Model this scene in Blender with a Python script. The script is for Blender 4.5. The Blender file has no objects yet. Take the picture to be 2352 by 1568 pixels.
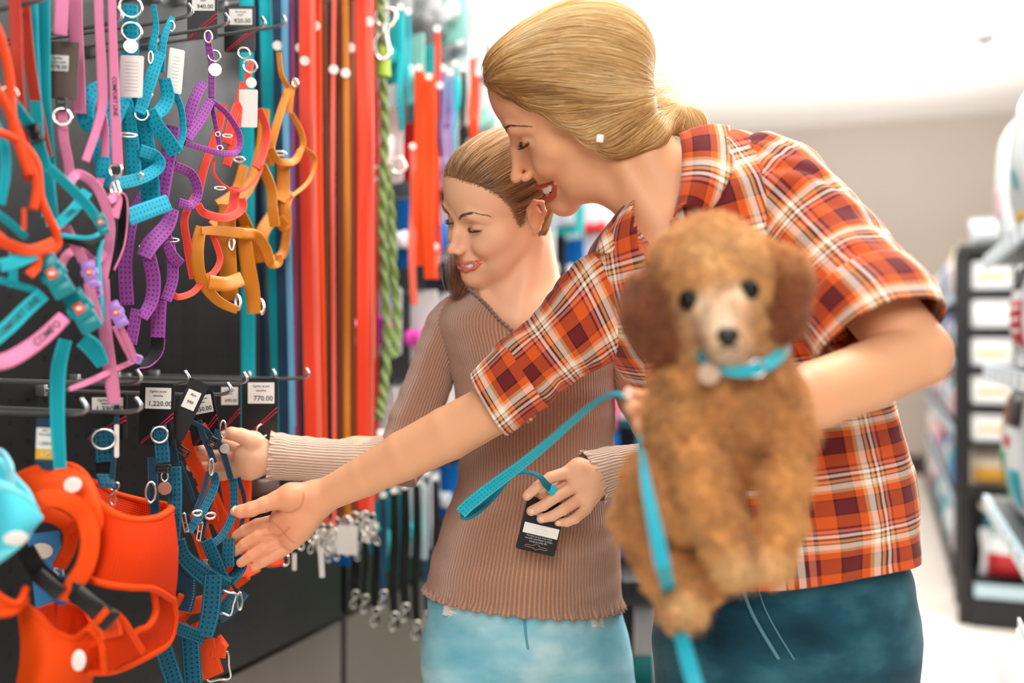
import bpy, math, random
import numpy as np
from mathutils import Vector, Matrix
C = bpy.context.scene
COL = C.collection
PI = math.pi
# ---------------------------------------------------------------- camera, world, lights, exposure
FPX = 2200.0                      # focal length in pixels of the 2352 px wide frame
HC = 1.3                          # camera height
cam_d = bpy.data.cameras.new('camera'); cam = bpy.data.objects.new('camera', cam_d); COL.objects.link(cam)
cam_d.sensor_width = 36.0; cam_d.lens = FPX / 2352 * 36.0
cam.location = (0, 0, HC); cam.rotation_euler = (PI / 2, 0, 0)
cam_d.dof.use_dof = True; cam_d.dof.focus_distance = 1.24; cam_d.dof.aperture_fstop = 1.75
cam_d.clip_start = 0.05
C.camera = cam
TH = math.atan(864 / 2200)        # the aisle runs this far right of the view axis
UX, UY = math.sin(TH), math.cos(TH)
C.view_settings.view_transform = 'Standard'; C.view_settings.look = 'None'
C.view_settings.exposure = -0.06; C.view_settings.gamma = 1.0; C.view_settings.use_curve_mapping = False
w = bpy.data.worlds.new('daylight'); C.world = w; w.use_nodes = True
w.node_tree.nodes['Background'].inputs[0].default_value = (1.0, 0.97, 0.93, 1)
w.node_tree.nodes['Background'].inputs[1].default_value = 0.36
def area(name, loc, target, size, power, col=(1, 1, 1), sy=None):
    l = bpy.data.lights.new(name, 'AREA'); l.energy = power; l.color = col; l.size = size
    if sy: l.shape = 'RECTANGLE'; l.size_y = sy
    o = bpy.data.objects.new(name, l); COL.objects.link(o); o.location = loc
    o.rotation_euler = (Vector(target) - Vector(loc)).to_track_quat('-Z', 'Y').to_euler()
    return o
area('assumed_light_rear', (2.3, 3.6, 3.1), (0.4, 1.2, 1.4), 1.6, 190, (1, .98, .95))      # rim light from the far right, an assumed source; no window is built
area('assumed_light_front', (-0.2, -1.9, 2.7), (0.1, 1.4, 1.1), 1.4, 78, (1, .965, .92))     # soft key assumed behind the camera, unseen and without a window
area('assumed_ceiling_light_aisle', (0.5, 1.5, 3.35), (0.3, 1.4, 0), 1.0, 62, (1, .98, .95))  # assumed lamp over the shoppers, unseen, no fixture of its own
area('added_uplight', (2.2, 6.2, 2.3), (2.2, 6.2, 5), 3.5, 135, (1, .985, .96))            # added lamp without a fixture, brightens the ceiling
area('added_uplight_near', (1.4, 2.9, 2.75), (1.4, 2.9, 5), 1.8, 40, (1, .985, .96))  # second added lamp, unseen, lifts the nearer part of the ceiling
area('assumed_ceiling_light_far', (2.0, 5.4, 3.35), (1.6, 6.5, 0), 2.5, 95, (1, .98, .95))  # another assumed ceiling lamp for the far aisle, bare area light
# ---------------------------------------------------------------- helpers
def P(x, y, d):                                   # a pixel of the photograph at a distance along the view axis
    return np.array([(x - 1176) / FPX * d, d, HC - (y - 784) / FPX * d])
def W(x, y, L):                                   # a pixel at a distance L left of the aisle line through the camera
    return P(x, y, FPX / math.cos(TH) * L / (2040 - x))
def A(s, L, z):                                   # aisle coordinates: s along the aisle, L to the left, height
    return np.array([s * UX - L * UY, s * UY + L * UX, z])
AZ = -TH                                          # z rotation that lines an object up with the aisle
def nz(v): v = np.asarray(v, float); return v / (np.linalg.norm(v) + 1e-12)
def sm(x): x = np.clip(x, 0, 1); return x * x * (3 - 2 * x)

# ---- materials
_M = {}
def mat(name, col, rough=.6, metal=0., bump=None, bscale=200., var=0., vscale=20., emit=0., sub=0., attr=None, spec=.5, sheen=0., coat=0., trans=0., subcol=None):
    if name in _M: return _M[name]
    m = bpy.data.materials.new(name); m.use_nodes = True; _M[name] = m
    nt = m.node_tree; b = nt.nodes['Principled BSDF']; L = nt.links.new
    c4 = (*col, 1)
    b.inputs['Base Color'].default_value = c4
    b.inputs['Roughness'].default_value = rough; b.inputs['Metallic'].default_value = metal
    b.inputs['Specular IOR Level'].default_value = spec
    b.inputs['Sheen Weight'].default_value = sheen; b.inputs['Coat Weight'].default_value = coat
    if trans: b.inputs['Transmission Weight'].default_value = trans
    if sub:
        b.inputs['Subsurface Weight'].default_value = sub; b.inputs['Subsurface Radius'].default_value = subcol or (1, .35, .2)
        b.inputs['Subsurface Scale'].default_value = .006
    if emit: b.inputs['Emission Color'].default_value = c4; b.inputs['Emission Strength'].default_value = emit
    src = None
    if attr:
        a = nt.nodes.new('ShaderNodeAttribute'); a.attribute_name = attr; src = a.outputs['Color']; L(src, b.inputs['Base Color'])
    tc = nt.nodes.new('ShaderNodeTexCoord')
    if var:
        n = nt.nodes.new('ShaderNodeTexNoise'); n.inputs['Scale'].default_value = vscale; n.inputs['Detail'].default_value = 4
        L(tc.outputs['Object'], n.inputs['Vector'])
        r = nt.nodes.new('ShaderNodeMapRange'); r.inputs[1].default_value = .3; r.inputs[2].default_value = .7
        r.inputs[3].default_value = 1 - var; r.inputs[4].default_value = 1 + var; L(n.outputs['Fac'], r.inputs[0])
        mx = nt.nodes.new('ShaderNodeMix'); mx.data_type = 'RGBA'; mx.blend_type = 'MULTIPLY'; mx.inputs[0].default_value = 1
        if src: L(src, mx.inputs[6])
        else: mx.inputs[6].default_value = c4
        L(r.outputs[0], mx.inputs[7]); L(mx.outputs[2], b.inputs['Base Color'])
    if bump:
        n = nt.nodes.new('ShaderNodeTexNoise'); n.inputs['Scale'].default_value = bscale; n.inputs['Detail'].default_value = 3
        L(tc.outputs['Object'], n.inputs['Vector'])
        bp = nt.nodes.new('ShaderNodeBump'); bp.inputs['Strength'].default_value = bump; bp.inputs['Distance'].default_value = .001
        L(n.outputs['Fac'], bp.inputs['Height']); L(bp.outputs[0], b.inputs['Normal'])
    return m
def C8(r, g, b):                                  # 8-bit picture colour to linear
    f = lambda c: (c / 255 / 12.92) if c / 255 <= .04045 else ((c / 255 + .055) / 1.055) ** 2.4
    return (f(r), f(g), f(b))

# ---- objects
def tag(o, label=None, cat=None, group=None, kind=None):
    if label: o['label'] = label
    if cat: o['category'] = cat
    if group: o['group'] = group
    if kind: o['kind'] = kind
    return o
def thing(name, label, cat, loc=(0, 0, 0), group=None, rz=0):
    o = bpy.data.objects.new(name, None); COL.objects.link(o); o.location = [float(c) for c in loc]; o.rotation_euler = (0, 0, rz)
    o.empty_display_size = .02
    return tag(o, label, cat, group)
class MB:
    def __init__(s): s.v = []; s.f = []; s.n = 0; s.at = []; s.mi = []; s.cur = 0
    def add(s, v, f, at=None):
        v = np.asarray(v, float).reshape(-1, 3); n = s.n; s.v.append(v); s.n += len(v)
        s.at.append(np.zeros((len(v), 3)) if at is None else np.asarray(at, float).reshape(-1, 3))
        if isinstance(f, np.ndarray): f = (f + n).tolist()
        else: f = [[i + n for i in q] for q in f]
        s.f += f; s.mi += [s.cur] * len(f)
        return s
    def box(s, c, size, R=None, bev=0.0):
        c = np.asarray(c, float); h = np.asarray(size, float) / 2
        if bev <= 0:
            v = np.array([[x, y, z] for z in (-1, 1) for y in (-1, 1) for x in (-1, 1)]) * h
            f = [[0, 2, 3, 1], [4, 5, 7, 6], [0, 1, 5, 4], [2, 6, 7, 3], [0, 4, 6, 2], [1, 3, 7, 5]]
        else:
            n = 4; v = []; f = []; b = min(bev, *(h * .99))
            prof = [(-h[2], -b), (-h[2] + b * .3, -b * .3), (-h[2] + b, 0), (h[2] - b, 0), (h[2] - b * .3, -b * .3), (h[2], -b)]
            for z, ins in prof:
                hx, hy = h[0] + ins, h[1] + ins
                for cx, cy, a0 in ((1, 1, 0), (-1, 1, PI / 2), (-1, -1, PI), (1, -1, 1.5 * PI)):
                    for k in range(n):
                        a = a0 + k / (n - 1) * PI / 2
                        v.append((cx * (hx - b) + b * math.cos(a), cy * (hy - b) + b * math.sin(a), z))
            m = 4 * n
            for i in range(len(prof) - 1):
                for j in range(m): f.append([i * m + j, i * m + (j + 1) % m, (i + 1) * m + (j + 1) % m, (i + 1) * m + j])
            f.append(list(range(m))[::-1]); f.append([(len(prof) - 1) * m + j for j in range(m)])
            v = np.array(v)
        if R is not None: v = v @ np.asarray(R).T
        return s.add(v + c, f)
    def tube(s, pts, r, seg=8, closed=False, caps=True, flat=1.0, up=None):
        pts = np.asarray(pts, float); n = len(pts); r = np.broadcast_to(np.asarray(r, float), (n,))
        T = np.roll(pts, -1, 0) - np.roll(pts, 1, 0)
        if not closed: T[0] = pts[1] - pts[0]; T[-1] = pts[-1] - pts[-2]
        T /= np.linalg.norm(T, axis=1)[:, None] + 1e-12
        u = np.asarray(up, float) if up is not None else (np.array([0, 0, 1.]) if abs(T[0][2]) < .9 else np.array([1., 0, 0]))
        v = []; at = []
        for i in range(n):
            u = u - T[i] * (u @ T[i]); u /= np.linalg.norm(u) + 1e-12; w_ = np.cross(T[i], u)
            for k in range(seg):
                a = 2 * PI * k / seg; v.append(pts[i] + r[i] * (math.cos(a) * u * flat + math.sin(a) * w_)); at.append((i / n, k / seg, 0))
        f = []
        for i in range(n if closed else n - 1):
            for k in range(seg):
                j = (i + 1) % n; f.append([i * seg + k, i * seg + (k + 1) % seg, j * seg + (k + 1) % seg, j * seg + k])
        if caps and not closed: f.append(list(range(seg))[::-1]); f.append([(n - 1) * seg + k for k in range(seg)])
        return s.add(v, f, at)
    def ring(s, c, R, r, nrm=(0, -1, 0), seg=28, sx=1., sy=1., up=(0, 0, 1)):
        n_ = nz(nrm); a = nz(np.cross(up, n_)); b = np.cross(n_, a)
        pts = [np.asarray(c) + R * (sx * math.cos(t) * a + sy * math.sin(t) * b) for t in np.linspace(0, 2 * PI, seg, endpoint=False)]
        return s.tube(pts, r, 8, True)
    def disc(s, c, R, th, nrm=(0, -1, 0), seg=24, sx=1., sy=1., up=(0, 0, 1)):
        n_ = nz(nrm); a = nz(np.cross(up, n_)); b = np.cross(n_, a); v = []
        for o, rr in ((-th / 2, .94), (-th / 4, 1), (th / 4, 1), (th / 2, .94)):
            for t in np.linspace(0, 2 * PI, seg, endpoint=False): v.append(np.asarray(c) + rr * R * (sx * math.cos(t) * a + sy * math.sin(t) * b) + n_ * o)
        f = [[i * seg + j, i * seg + (j + 1) % seg, (i + 1) * seg + (j + 1) % seg, (i + 1) * seg + j] for i in range(3) for j in range(seg)]
        f += [list(range(seg))[::-1], [3 * seg + j for j in range(seg)]]
        return s.add(v, f)
    def card(s, c, w_, h_, th, R, rc=.002, cut=None):           # thin rounded plate; R columns = right, normal, up
        b = min(rc, w_ / 2.01, h_ / 2.01); pl = []
        for cx, cy, a0 in ((1, 1, 0), (-1, 1, PI / 2), (-1, -1, PI), (1, -1, 1.5 * PI)):
            for k in range(5):
                a = a0 + k / 4 * PI / 2; pl.append((cx * (w_ / 2 - b) + b * math.cos(a), cy * (h_ / 2 - b) + b * math.sin(a)))
        m = len(pl); v = np.array([(x, -th / 2, z) for x, z in pl] + [(x, th / 2, z) for x, z in pl]) @ np.asarray(R).T + np.asarray(c)
        f = [list(range(m)), [m + j for j in range(m)][::-1]] + [[j, m + j, m + (j + 1) % m, (j + 1) % m] for j in range(m)]
        return s.add(v, f)
    def grid(s, V, closed_u=False, at=None, mask=None):          # V: (rows, cols, 3)
        V = np.asarray(V, float); r, c = V.shape[:2]; idx = np.arange(r * c).reshape(r, c)
        cn = c if closed_u else c - 1
        i, j = np.meshgrid(np.arange(r - 1), np.arange(cn), indexing='ij'); j2 = (j + 1) % c
        f = np.stack([idx[i, j], idx[i, j2], idx[i + 1, j2], idx[i + 1, j]], -1)
        f = f[mask] if mask is not None else f.reshape(-1, 4)
        return s.add(V.reshape(-1, 3), f, None if at is None else at)
    def build(s, name, m, parent=None, smooth=True, attr=None, thick=0, sub=0, label=None, off=-1., recalc=False):
        v = np.concatenate(s.v) if s.v else np.zeros((0, 3))
        me = bpy.data.meshes.new(name); me.from_pydata(v.tolist(), [], s.f)
        ms = m if isinstance(m, (list, tuple)) else [m]
        for q in ms: me.materials.append(q)
        if len(ms) > 1: me.polygons.foreach_set('material_index', s.mi)
        if attr:
            a = me.attributes.new(attr, 'FLOAT_VECTOR', 'POINT'); a.data.foreach_set('vector', np.concatenate(s.at).astype(np.float32).ravel())
        if smooth: me.polygons.foreach_set('use_smooth', [True] * len(me.polygons))
        me.update()
        if recalc:
            import bmesh
            bm = bmesh.new(); bm.from_mesh(me); bmesh.ops.recalc_face_normals(bm, faces=bm.faces); bm.to_mesh(me); bm.free()
        if smooth and len(me.polygons) < 60000: me.set_sharp_from_angle(angle=math.radians(50))
        o = bpy.data.objects.new(name, me); COL.objects.link(o)
        if parent is not None:
            o.parent = parent
            if parent.type == 'EMPTY' or parent.parent or any(abs(c) > 0 for c in parent.location):
                pass
            o.matrix_parent_inverse = wm(parent).inverted()
        if sub: q = o.modifiers.new('s', 'SUBSURF'); q.levels = q.render_levels = sub
        if thick: q = o.modifiers.new('t', 'SOLIDIFY'); q.thickness = thick; q.offset = off
        if label: o['label'] = label
        return o
def wm(o):
    m = Matrix.LocRotScale(o.location, o.rotation_euler, o.scale)
    return (wm(o.parent) @ o.matrix_parent_inverse @ m) if o.parent else m
def cr(pts, n=8, closed=False):                  # Catmull-Rom through rows of numbers
    pts = np.asarray(pts, float); N = len(pts)
    if N < 3 and not closed: return np.array([pts[0] + (pts[-1] - pts[0]) * t for t in np.linspace(0, 1, n + 1)])
    out = []
    for i in range(N if closed else N - 1):
        if closed: p = [pts[(i + k - 1) % N] for k in range(4)]
        else: p = [pts[max(i - 1, 0)], pts[i], pts[i + 1], pts[min(i + 2, N - 1)]]
        for t in np.linspace(0, 1, n, endpoint=False):
            out.append(.5 * (2 * p[1] + (p[2] - p[0]) * t + (2 * p[0] - 5 * p[1] + 4 * p[2] - p[3]) * t * t + (3 * p[1] - p[0] - 3 * p[2] + p[3]) * t ** 3))
    if not closed: out.append(pts[-1])
    return np.array(out)
EYE = np.array([0, 0, HC])
def strap_frames(pts, tw=0., n0=None):           # tangent, width direction, normal (towards the aisle) along a path
    T = np.gradient(pts, axis=0); T /= np.linalg.norm(T, axis=1)[:, None] + 1e-12
    V = (EYE - pts) if n0 is None else np.broadcast_to(np.asarray(n0, float), pts.shape)
    N = V - T * np.sum(V * T, 1)[:, None]; N /= np.linalg.norm(N, axis=1)[:, None] + 1e-12
    S = np.cross(T, N)
    a = np.broadcast_to(np.asarray(tw, float), (len(pts),))[:, None]
    return T, S * np.cos(a) + N * np.sin(a), N * np.cos(a) - S * np.sin(a)
def strap(mb, pts, width, th=.0018, tw=0., n0=None, n=8, closed=False, smooth=True):
    """a flat webbing strap; width and twist may be lists along the control points"""
    k = len(pts); cols = [np.asarray(pts, float), np.broadcast_to(np.asarray(width, float), (k,))[:, None], np.broadcast_to(np.asarray(tw, float), (k,))[:, None]]
    Q = cr(np.hstack(cols), n, closed)
    if closed: Q = np.vstack([Q, Q[:1]])
    p, w_, t_ = Q[:, :3], Q[:, 3], Q[:, 4]
    T, S, N = strap_frames(p, t_, n0)
    prof = [(-1, 0), (-.9, 1), (-.45, 1.25), (.45, 1.25), (.9, 1), (1, 0), (.9, -1), (0, -1.1), (-.9, -1)]
    V = np.stack([p + S * (w_[:, None] / 2 * a) + N * (th / 2 * b) for a, b in prof], 1)
    arc = np.concatenate([[0], np.cumsum(np.linalg.norm(np.diff(p, axis=0), axis=1))])
    at = np.zeros((len(p), len(prof), 3)); at[:, :, 0] = arc[:, None]; at[:, :, 1] = np.array([a for a, b in prof])[None, :]; at[:, :, 2] = w_[:, None]
    mb.grid(V, True, at.reshape(-1, 3)); m = len(prof); b0 = mb.n - len(p) * m
    mb.f += [[b0 + j for j in range(m)][::-1], [b0 + (len(p) - 1) * m + j for j in range(m)]]; mb.mi += [mb.cur] * 2
    return p, S, N
def Rz(a): c, s = math.cos(a), math.sin(a); return np.array([[c, -s, 0], [s, c, 0], [0, 0, 1]])
def Rx(a): c, s = math.cos(a), math.sin(a); return np.array([[1, 0, 0], [0, c, -s], [0, s, c]])
def Ry(a): c, s = math.cos(a), math.sin(a); return np.array([[c, 0, s], [0, 1, 0], [-s, 0, c]])
RA = Rz(PI / 2 - TH)                              # a plate on the left wall facing the aisle: x along the aisle... see face_R
def face_R(yaw=0., roll=0.): return Rz(yaw) @ Ry(roll)     # card frame facing the camera (-y), turned
# ---- lettering
_T = {}
def text_mesh(body, size):
    k = (body, size)
    if k not in _T:
        cu = bpy.data.curves.new('lettering', 'FONT'); cu.body = body; cu.size = size; cu.align_x = 'CENTER'; cu.align_y = 'CENTER'; cu.resolution_u = 2
        cu.offset = size * .012
        o = bpy.data.objects.new('lettering', cu); COL.objects.link(o)
        dg = bpy.context.evaluated_depsgraph_get(); me = o.evaluated_get(dg).to_mesh()
        v = np.array([tuple(q.co)[:2] for q in me.vertices]).reshape(-1, 2); f = [list(q.vertices) for q in me.polygons]
        o.evaluated_get(dg).to_mesh_clear(); COL.objects.unlink(o); bpy.data.objects.remove(o); bpy.data.curves.remove(cu); _T[k] = (v, f)
    return _T[k]
def letter(mb, body, c, size, R, sx=1., off=.0006):          # flat lettering on a plate with frame R (right, normal-in, up)
    v, f = text_mesh(body, size); R = np.asarray(R)
    mb.add(np.asarray(c) + np.outer(v[:, 0] * sx, R[:, 0]) + np.outer(v[:, 1], R[:, 2]) - R[:, 1] * off, f)
def letter_on(mb, body, path, S, N, at, size, flip=1, off=.0016, sx=1.):      # lettering that follows a strap
    v, f = text_mesh(body, size); d = np.concatenate([[0], np.cumsum(np.linalg.norm(np.diff(path, axis=0), axis=1))])
    a = np.clip(d[-1] * at + flip * v[:, 0] * sx, 0, d[-1])
    q = np.stack([np.interp(a, d, path[:, i]) for i in range(3)], 1); s_ = np.stack([np.interp(a, d, S[:, i]) for i in range(3)], 1); n_ = np.stack([np.interp(a, d, N[:, i]) for i in range(3)], 1)
    mb.add(q - flip * s_ * v[:, 1:2] * -1 * -1 + n_ * off, f)

# ---- implicit surfaces (sculpted bodies)
class SDF:
    def __init__(s): s.p = []
    def rc(s, a, b, ra, rb=None, k=.01, op='u'):
        a = np.asarray(a, float); b = np.asarray(b, float); rb = ra if rb is None else rb
        s.p.append((op, k, 'c', (a, b - a, max(float((b - a) @ (b - a)), 1e-12), ra, rb), (a + b) / 2, np.linalg.norm(b - a) / 2 + max(ra, rb))); return s
    def chain(s, pts, rad, k=.01, op='u'):
        for i in range(len(pts) - 1): s.rc(pts[i], pts[i + 1], rad[i], rad[i + 1], k, op)
        return s
    def ell(s, c, r, R=None, k=.01, op='u'):
        c = np.asarray(c, float); r = np.asarray(r, float) * np.ones(3); R = np.eye(3) if R is None else np.asarray(R)
        s.p.append((op, k, 'e', (c, r, R), c, r.max())); return s
    def ev(s, X, c=None, rad=0.):
        d = np.full(len(X), .3)
        for op, k, t, a, pc, pr in s.p:
            if c is not None and np.linalg.norm(pc - c) > pr + rad + 2 * k + .03: continue
            if t == 'c':
                q = X - a[0]; h = np.clip(q @ a[1] / a[2], 0, 1); e = np.sqrt(np.sum((q - h[:, None] * a[1]) ** 2, 1)) - (a[3] + (a[4] - a[3]) * h)
            else:
                q = (X - a[0]) @ a[2]; k0 = np.sqrt(np.sum((q / a[1]) ** 2, 1)); k1 = np.sqrt(np.sum((q / a[1] ** 2) ** 2, 1)) + 1e-9
                e = k0 * (k0 - 1) / k1; e = np.where(k0 < .05, -a[1].min(), e)
            if op == 'u': h = np.clip(.5 + .5 * (e - d) / k, 0, 1); d = e * (1 - h) + d * h - k * h * (1 - h)
            else: h = np.clip(.5 - .5 * (d + e) / k, 0, 1); d = d * (1 - h) - e * h + k * h * (1 - h)
        return d
    def grad(s, X, e=.0008):
        g = np.stack([s.ev(X + dv) - s.ev(X - dv) for dv in np.eye(3) * e], 1); return g / (np.linalg.norm(g, axis=1)[:, None] + 1e-12)
    def mesh(s, h=.002, nb=16, disp=None):
        lo = np.min([pc - pr for op, k, t, a, pc, pr in s.p if op == 'u'], 0) - .02; hi = np.max([pc + pr for op, k, t, a, pc, pr in s.p if op == 'u'], 0) + .02
        B = h * nb; nbk = np.ceil((hi - lo) / B).astype(int); NJ, NK = (nbk[1] + 2) * nb, (nbk[2] + 2) * nb
        g = np.stack(np.meshgrid(*[np.arange(q) for q in nbk], indexing='ij'), -1).reshape(-1, 3)
        cen = lo + (g + .5) * B; br = B * .87
        near = []
        for i in range(0, len(cen), 20000): near.append(np.abs(s.ev(cen[i:i + 20000])) < br * 2.1 + .008)
        g = g[np.concatenate(near)]
        o = np.stack(np.meshgrid(*[np.arange(nb + 1)] * 3, indexing='ij'), -1).reshape(-1, 3)
        cells, verts, quads = [], [], []
        E = [((a, b), ax) for ax in range(3) for a in (0, 1) for b in (0, 1)]
        for gb in g:
            org = gb * nb; X = lo + (org + o) * h; c = lo + (gb + .5) * B
            D = s.ev(X, c, br)
            if disp is not None: D = D + disp(X)
            D = D.reshape(nb + 1, nb + 1, nb + 1)
            if D.min() > 0 or D.max() < 0: continue
            I = D < 0; cnt = np.zeros((nb,) * 3, int); sl = lambda q: slice(q, q + nb)
            for i in (0, 1):
                for j in (0, 1):
                    for k in (0, 1): cnt += I[sl(i), sl(j), sl(k)]
            act = np.argwhere((cnt > 0) & (cnt < 8))
            if len(act) == 0: continue
            acc = np.zeros((len(act), 3)); num = np.zeros(len(act))
            for (a, b), ax in E:
                o0 = [0, 0, 0]; ot = [q for q in range(3) if q != ax]; o0[ot[0]] = a; o0[ot[1]] = b; o1 = list(o0); o1[ax] = 1
                d0 = D[tuple((act + o0).T)]; d1 = D[tuple((act + o1).T)]; x = (d0 < 0) != (d1 < 0)
                t = np.where(x, d0 / np.where(x, d0 - d1, 1), 0)
                pt = np.tile(np.array(o0, float), (len(act), 1)); pt[:, ax] = t; acc += pt * x[:, None]; num += x
            verts.append(lo + (org + act + acc / num[:, None]) * h)
            G = org + act; cells.append((G[:, 0] * NJ + G[:, 1]) * NK + G[:, 2])
            for ax in range(3):
                s0 = [sl(0)] * 3; s1 = [sl(0)] * 3; s1[ax] = sl(1)
                i0 = I[tuple(s0)]; i1 = I[tuple(s1)]; e = np.argwhere(i0 != i1)
                if len(e) == 0: continue
                fl = i0[tuple(e.T)]; G = org + e; b_, c_ = [(1, 2), (2, 0), (0, 1)][ax]; qs = []
                for db, dc in ((0, 0), (-1, 0), (-1, -1), (0, -1)):
                    H = G.copy(); H[:, b_] += db; H[:, c_] += dc; qs.append((H[:, 0] * NJ + H[:, 1]) * NK + H[:, 2])
                Q = np.stack(qs, 1); Q[~fl] = Q[~fl][:, ::-1]; quads.append(Q)
        cells = np.concatenate(cells); verts = np.concatenate(verts); quads = np.concatenate(quads)
        od = np.argsort(cells); sc = cells[od]; ix = np.clip(np.searchsorted(sc, quads), 0, len(sc) - 1)
        ok = np.all(sc[ix] == quads, 1)
        return verts, od[ix[ok]]
def fast_mesh(name, v, f, m, parent=None, col=None, attrs=None, smooth=True, relax=0):
    f = np.asarray(f)
    for _ in range(relax):
        acc = np.zeros_like(v); n = np.zeros(len(v))
        for a in range(4):
            for b in (1, 3): np.add.at(acc, f[:, a], v[f[:, (a + b) % 4]]); np.add.at(n, f[:, a], 1)
        v = v * .5 + .5 * acc / np.maximum(n, 1)[:, None]
    me = bpy.data.meshes.new(name); me.vertices.add(len(v)); me.vertices.foreach_set('co', v.astype(np.float32).ravel())
    k = f.shape[1]; me.loops.add(f.size); me.loops.foreach_set('vertex_index', f.ravel().astype(np.int32))
    me.polygons.add(len(f)); me.polygons.foreach_set('loop_start', np.arange(0, f.size, k, dtype=np.int32)); 
    me.update(calc_edges=True); me.validate()
    me.polygons.foreach_set('use_smooth', np.full(len(me.polygons), smooth))
    if col is not None:
        a = me.attributes.new('Col', 'FLOAT_COLOR', 'POINT'); a.data.foreach_set('color', np.hstack([col, np.ones((len(v), 1))]).astype(np.float32).ravel())
    for kk, vv in (attrs or {}).items():
        a = me.attributes.new(kk, 'FLOAT_VECTOR', 'POINT'); a.data.foreach_set('vector', np.asarray(vv, np.float32).ravel())
    for q in (m if isinstance(m, (list, tuple)) else [m]): me.materials.append(q)
    o = bpy.data.objects.new(name, me); COL.objects.link(o)
    if parent is not None: o.parent = parent; o.matrix_parent_inverse = wm(parent).inverted()
    return o
def mend(o):                                     # closes pinholes left where sculpting blocks meet
    import bmesh
    bm = bmesh.new(); bm.from_mesh(o.data); e = [q for q in bm.edges if q.is_boundary]
    if e: bmesh.ops.holes_fill(bm, edges=e, sides=16)
    for q in bm.faces: q.smooth = True
    bm.to_mesh(o.data); bm.free(); return o
def strands(name, paths, width, m, parent, tone, taper=True, side=None):
    """paths (n, k, 3): hair strands as slim three-sided ribbons of one mesh; tone (n,3) colour"""
    n, k, _ = paths.shape; T = np.gradient(paths, axis=1); T /= np.linalg.norm(T, axis=2)[..., None] + 1e-9
    V = (side if side is not None else np.array([.3, -1, .4])) * np.ones_like(T); S = np.cross(T, V); S /= np.linalg.norm(S, axis=2)[..., None] + 1e-9; N = np.cross(S, T)
    wd = np.broadcast_to(np.asarray(width, float).reshape(-1, 1), (n, k)).copy()
    if taper: wd *= np.concatenate([np.linspace(.6, 1, k // 3), np.linspace(1, .12, k - k // 3)])[None, :]
    X = np.stack([paths + S * wd[..., None] / 2, paths + N * wd[..., None] * .35, paths - S * wd[..., None] / 2], 2)
    idx = np.arange(n * k * 3).reshape(n, k, 3); F = []
    for a in range(3): b = (a + 1) % 3; F.append(np.stack([idx[:, :-1, a], idx[:, :-1, b], idx[:, 1:, b], idx[:, 1:, a]], -1).reshape(-1, 4))
    col = np.repeat(tone, k * 3, axis=0)
    return fast_mesh(name, X.reshape(-1, 3), np.concatenate(F), m, parent, col)
def pnp(loc, pix, d0, s0=1., w=None, fix_s=True, it=200):      # pose of known points from where they appear
    loc = np.asarray(loc, float); pix = np.asarray(pix, float)
    def rod(r):
        th = np.linalg.norm(r) + 1e-12; k = r / th; K = np.array([[0, -k[2], k[1]], [k[2], 0, -k[0]], [-k[1], k[0], 0]]); return np.eye(3) + math.sin(th) * K + (1 - math.cos(th)) * K @ K
    best = None
    for yaw in np.linspace(-PI, PI, 9):
        R0 = Rz(yaw); x = np.zeros(6); x[3:] = P(*pix.mean(0), d0) - R0 @ loc.mean(0) * s0
        def res(x):
            q = (rod(x[:3]) @ R0 @ (loc * s0).T).T + x[3:]
            u = 1176 + FPX * q[:, 0] / q[:, 1]; v = 784 - FPX * (q[:, 2] - HC) / q[:, 1]
            r = np.stack([u - pix[:, 0], v - pix[:, 1]], 1)
            if w is not None: r = r * np.asarray(w)[:, None]
            return np.concatenate([r.ravel(), [(q[:, 1].mean() - d0) * 3000]])
        lam = 1.
        e = res(x)
        for _ in range(it):
            J = np.stack([(res(x + dx) - e) / 1e-5 for dx in np.eye(6) * 1e-5], 1)
            dx = np.linalg.solve(J.T @ J + lam * np.diag(np.diag(J.T @ J) + 1e-9), -J.T @ e); e2 = res(x + dx)
            if e2 @ e2 < e @ e: x = x + dx; e = e2; lam *= .5
            else: lam *= 3
            if lam > 1e12: break
        if best is None or e @ e < best[0]: best = (e @ e, rod(x[:3]) @ R0, x[3:].copy(), e)
    return best
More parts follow.
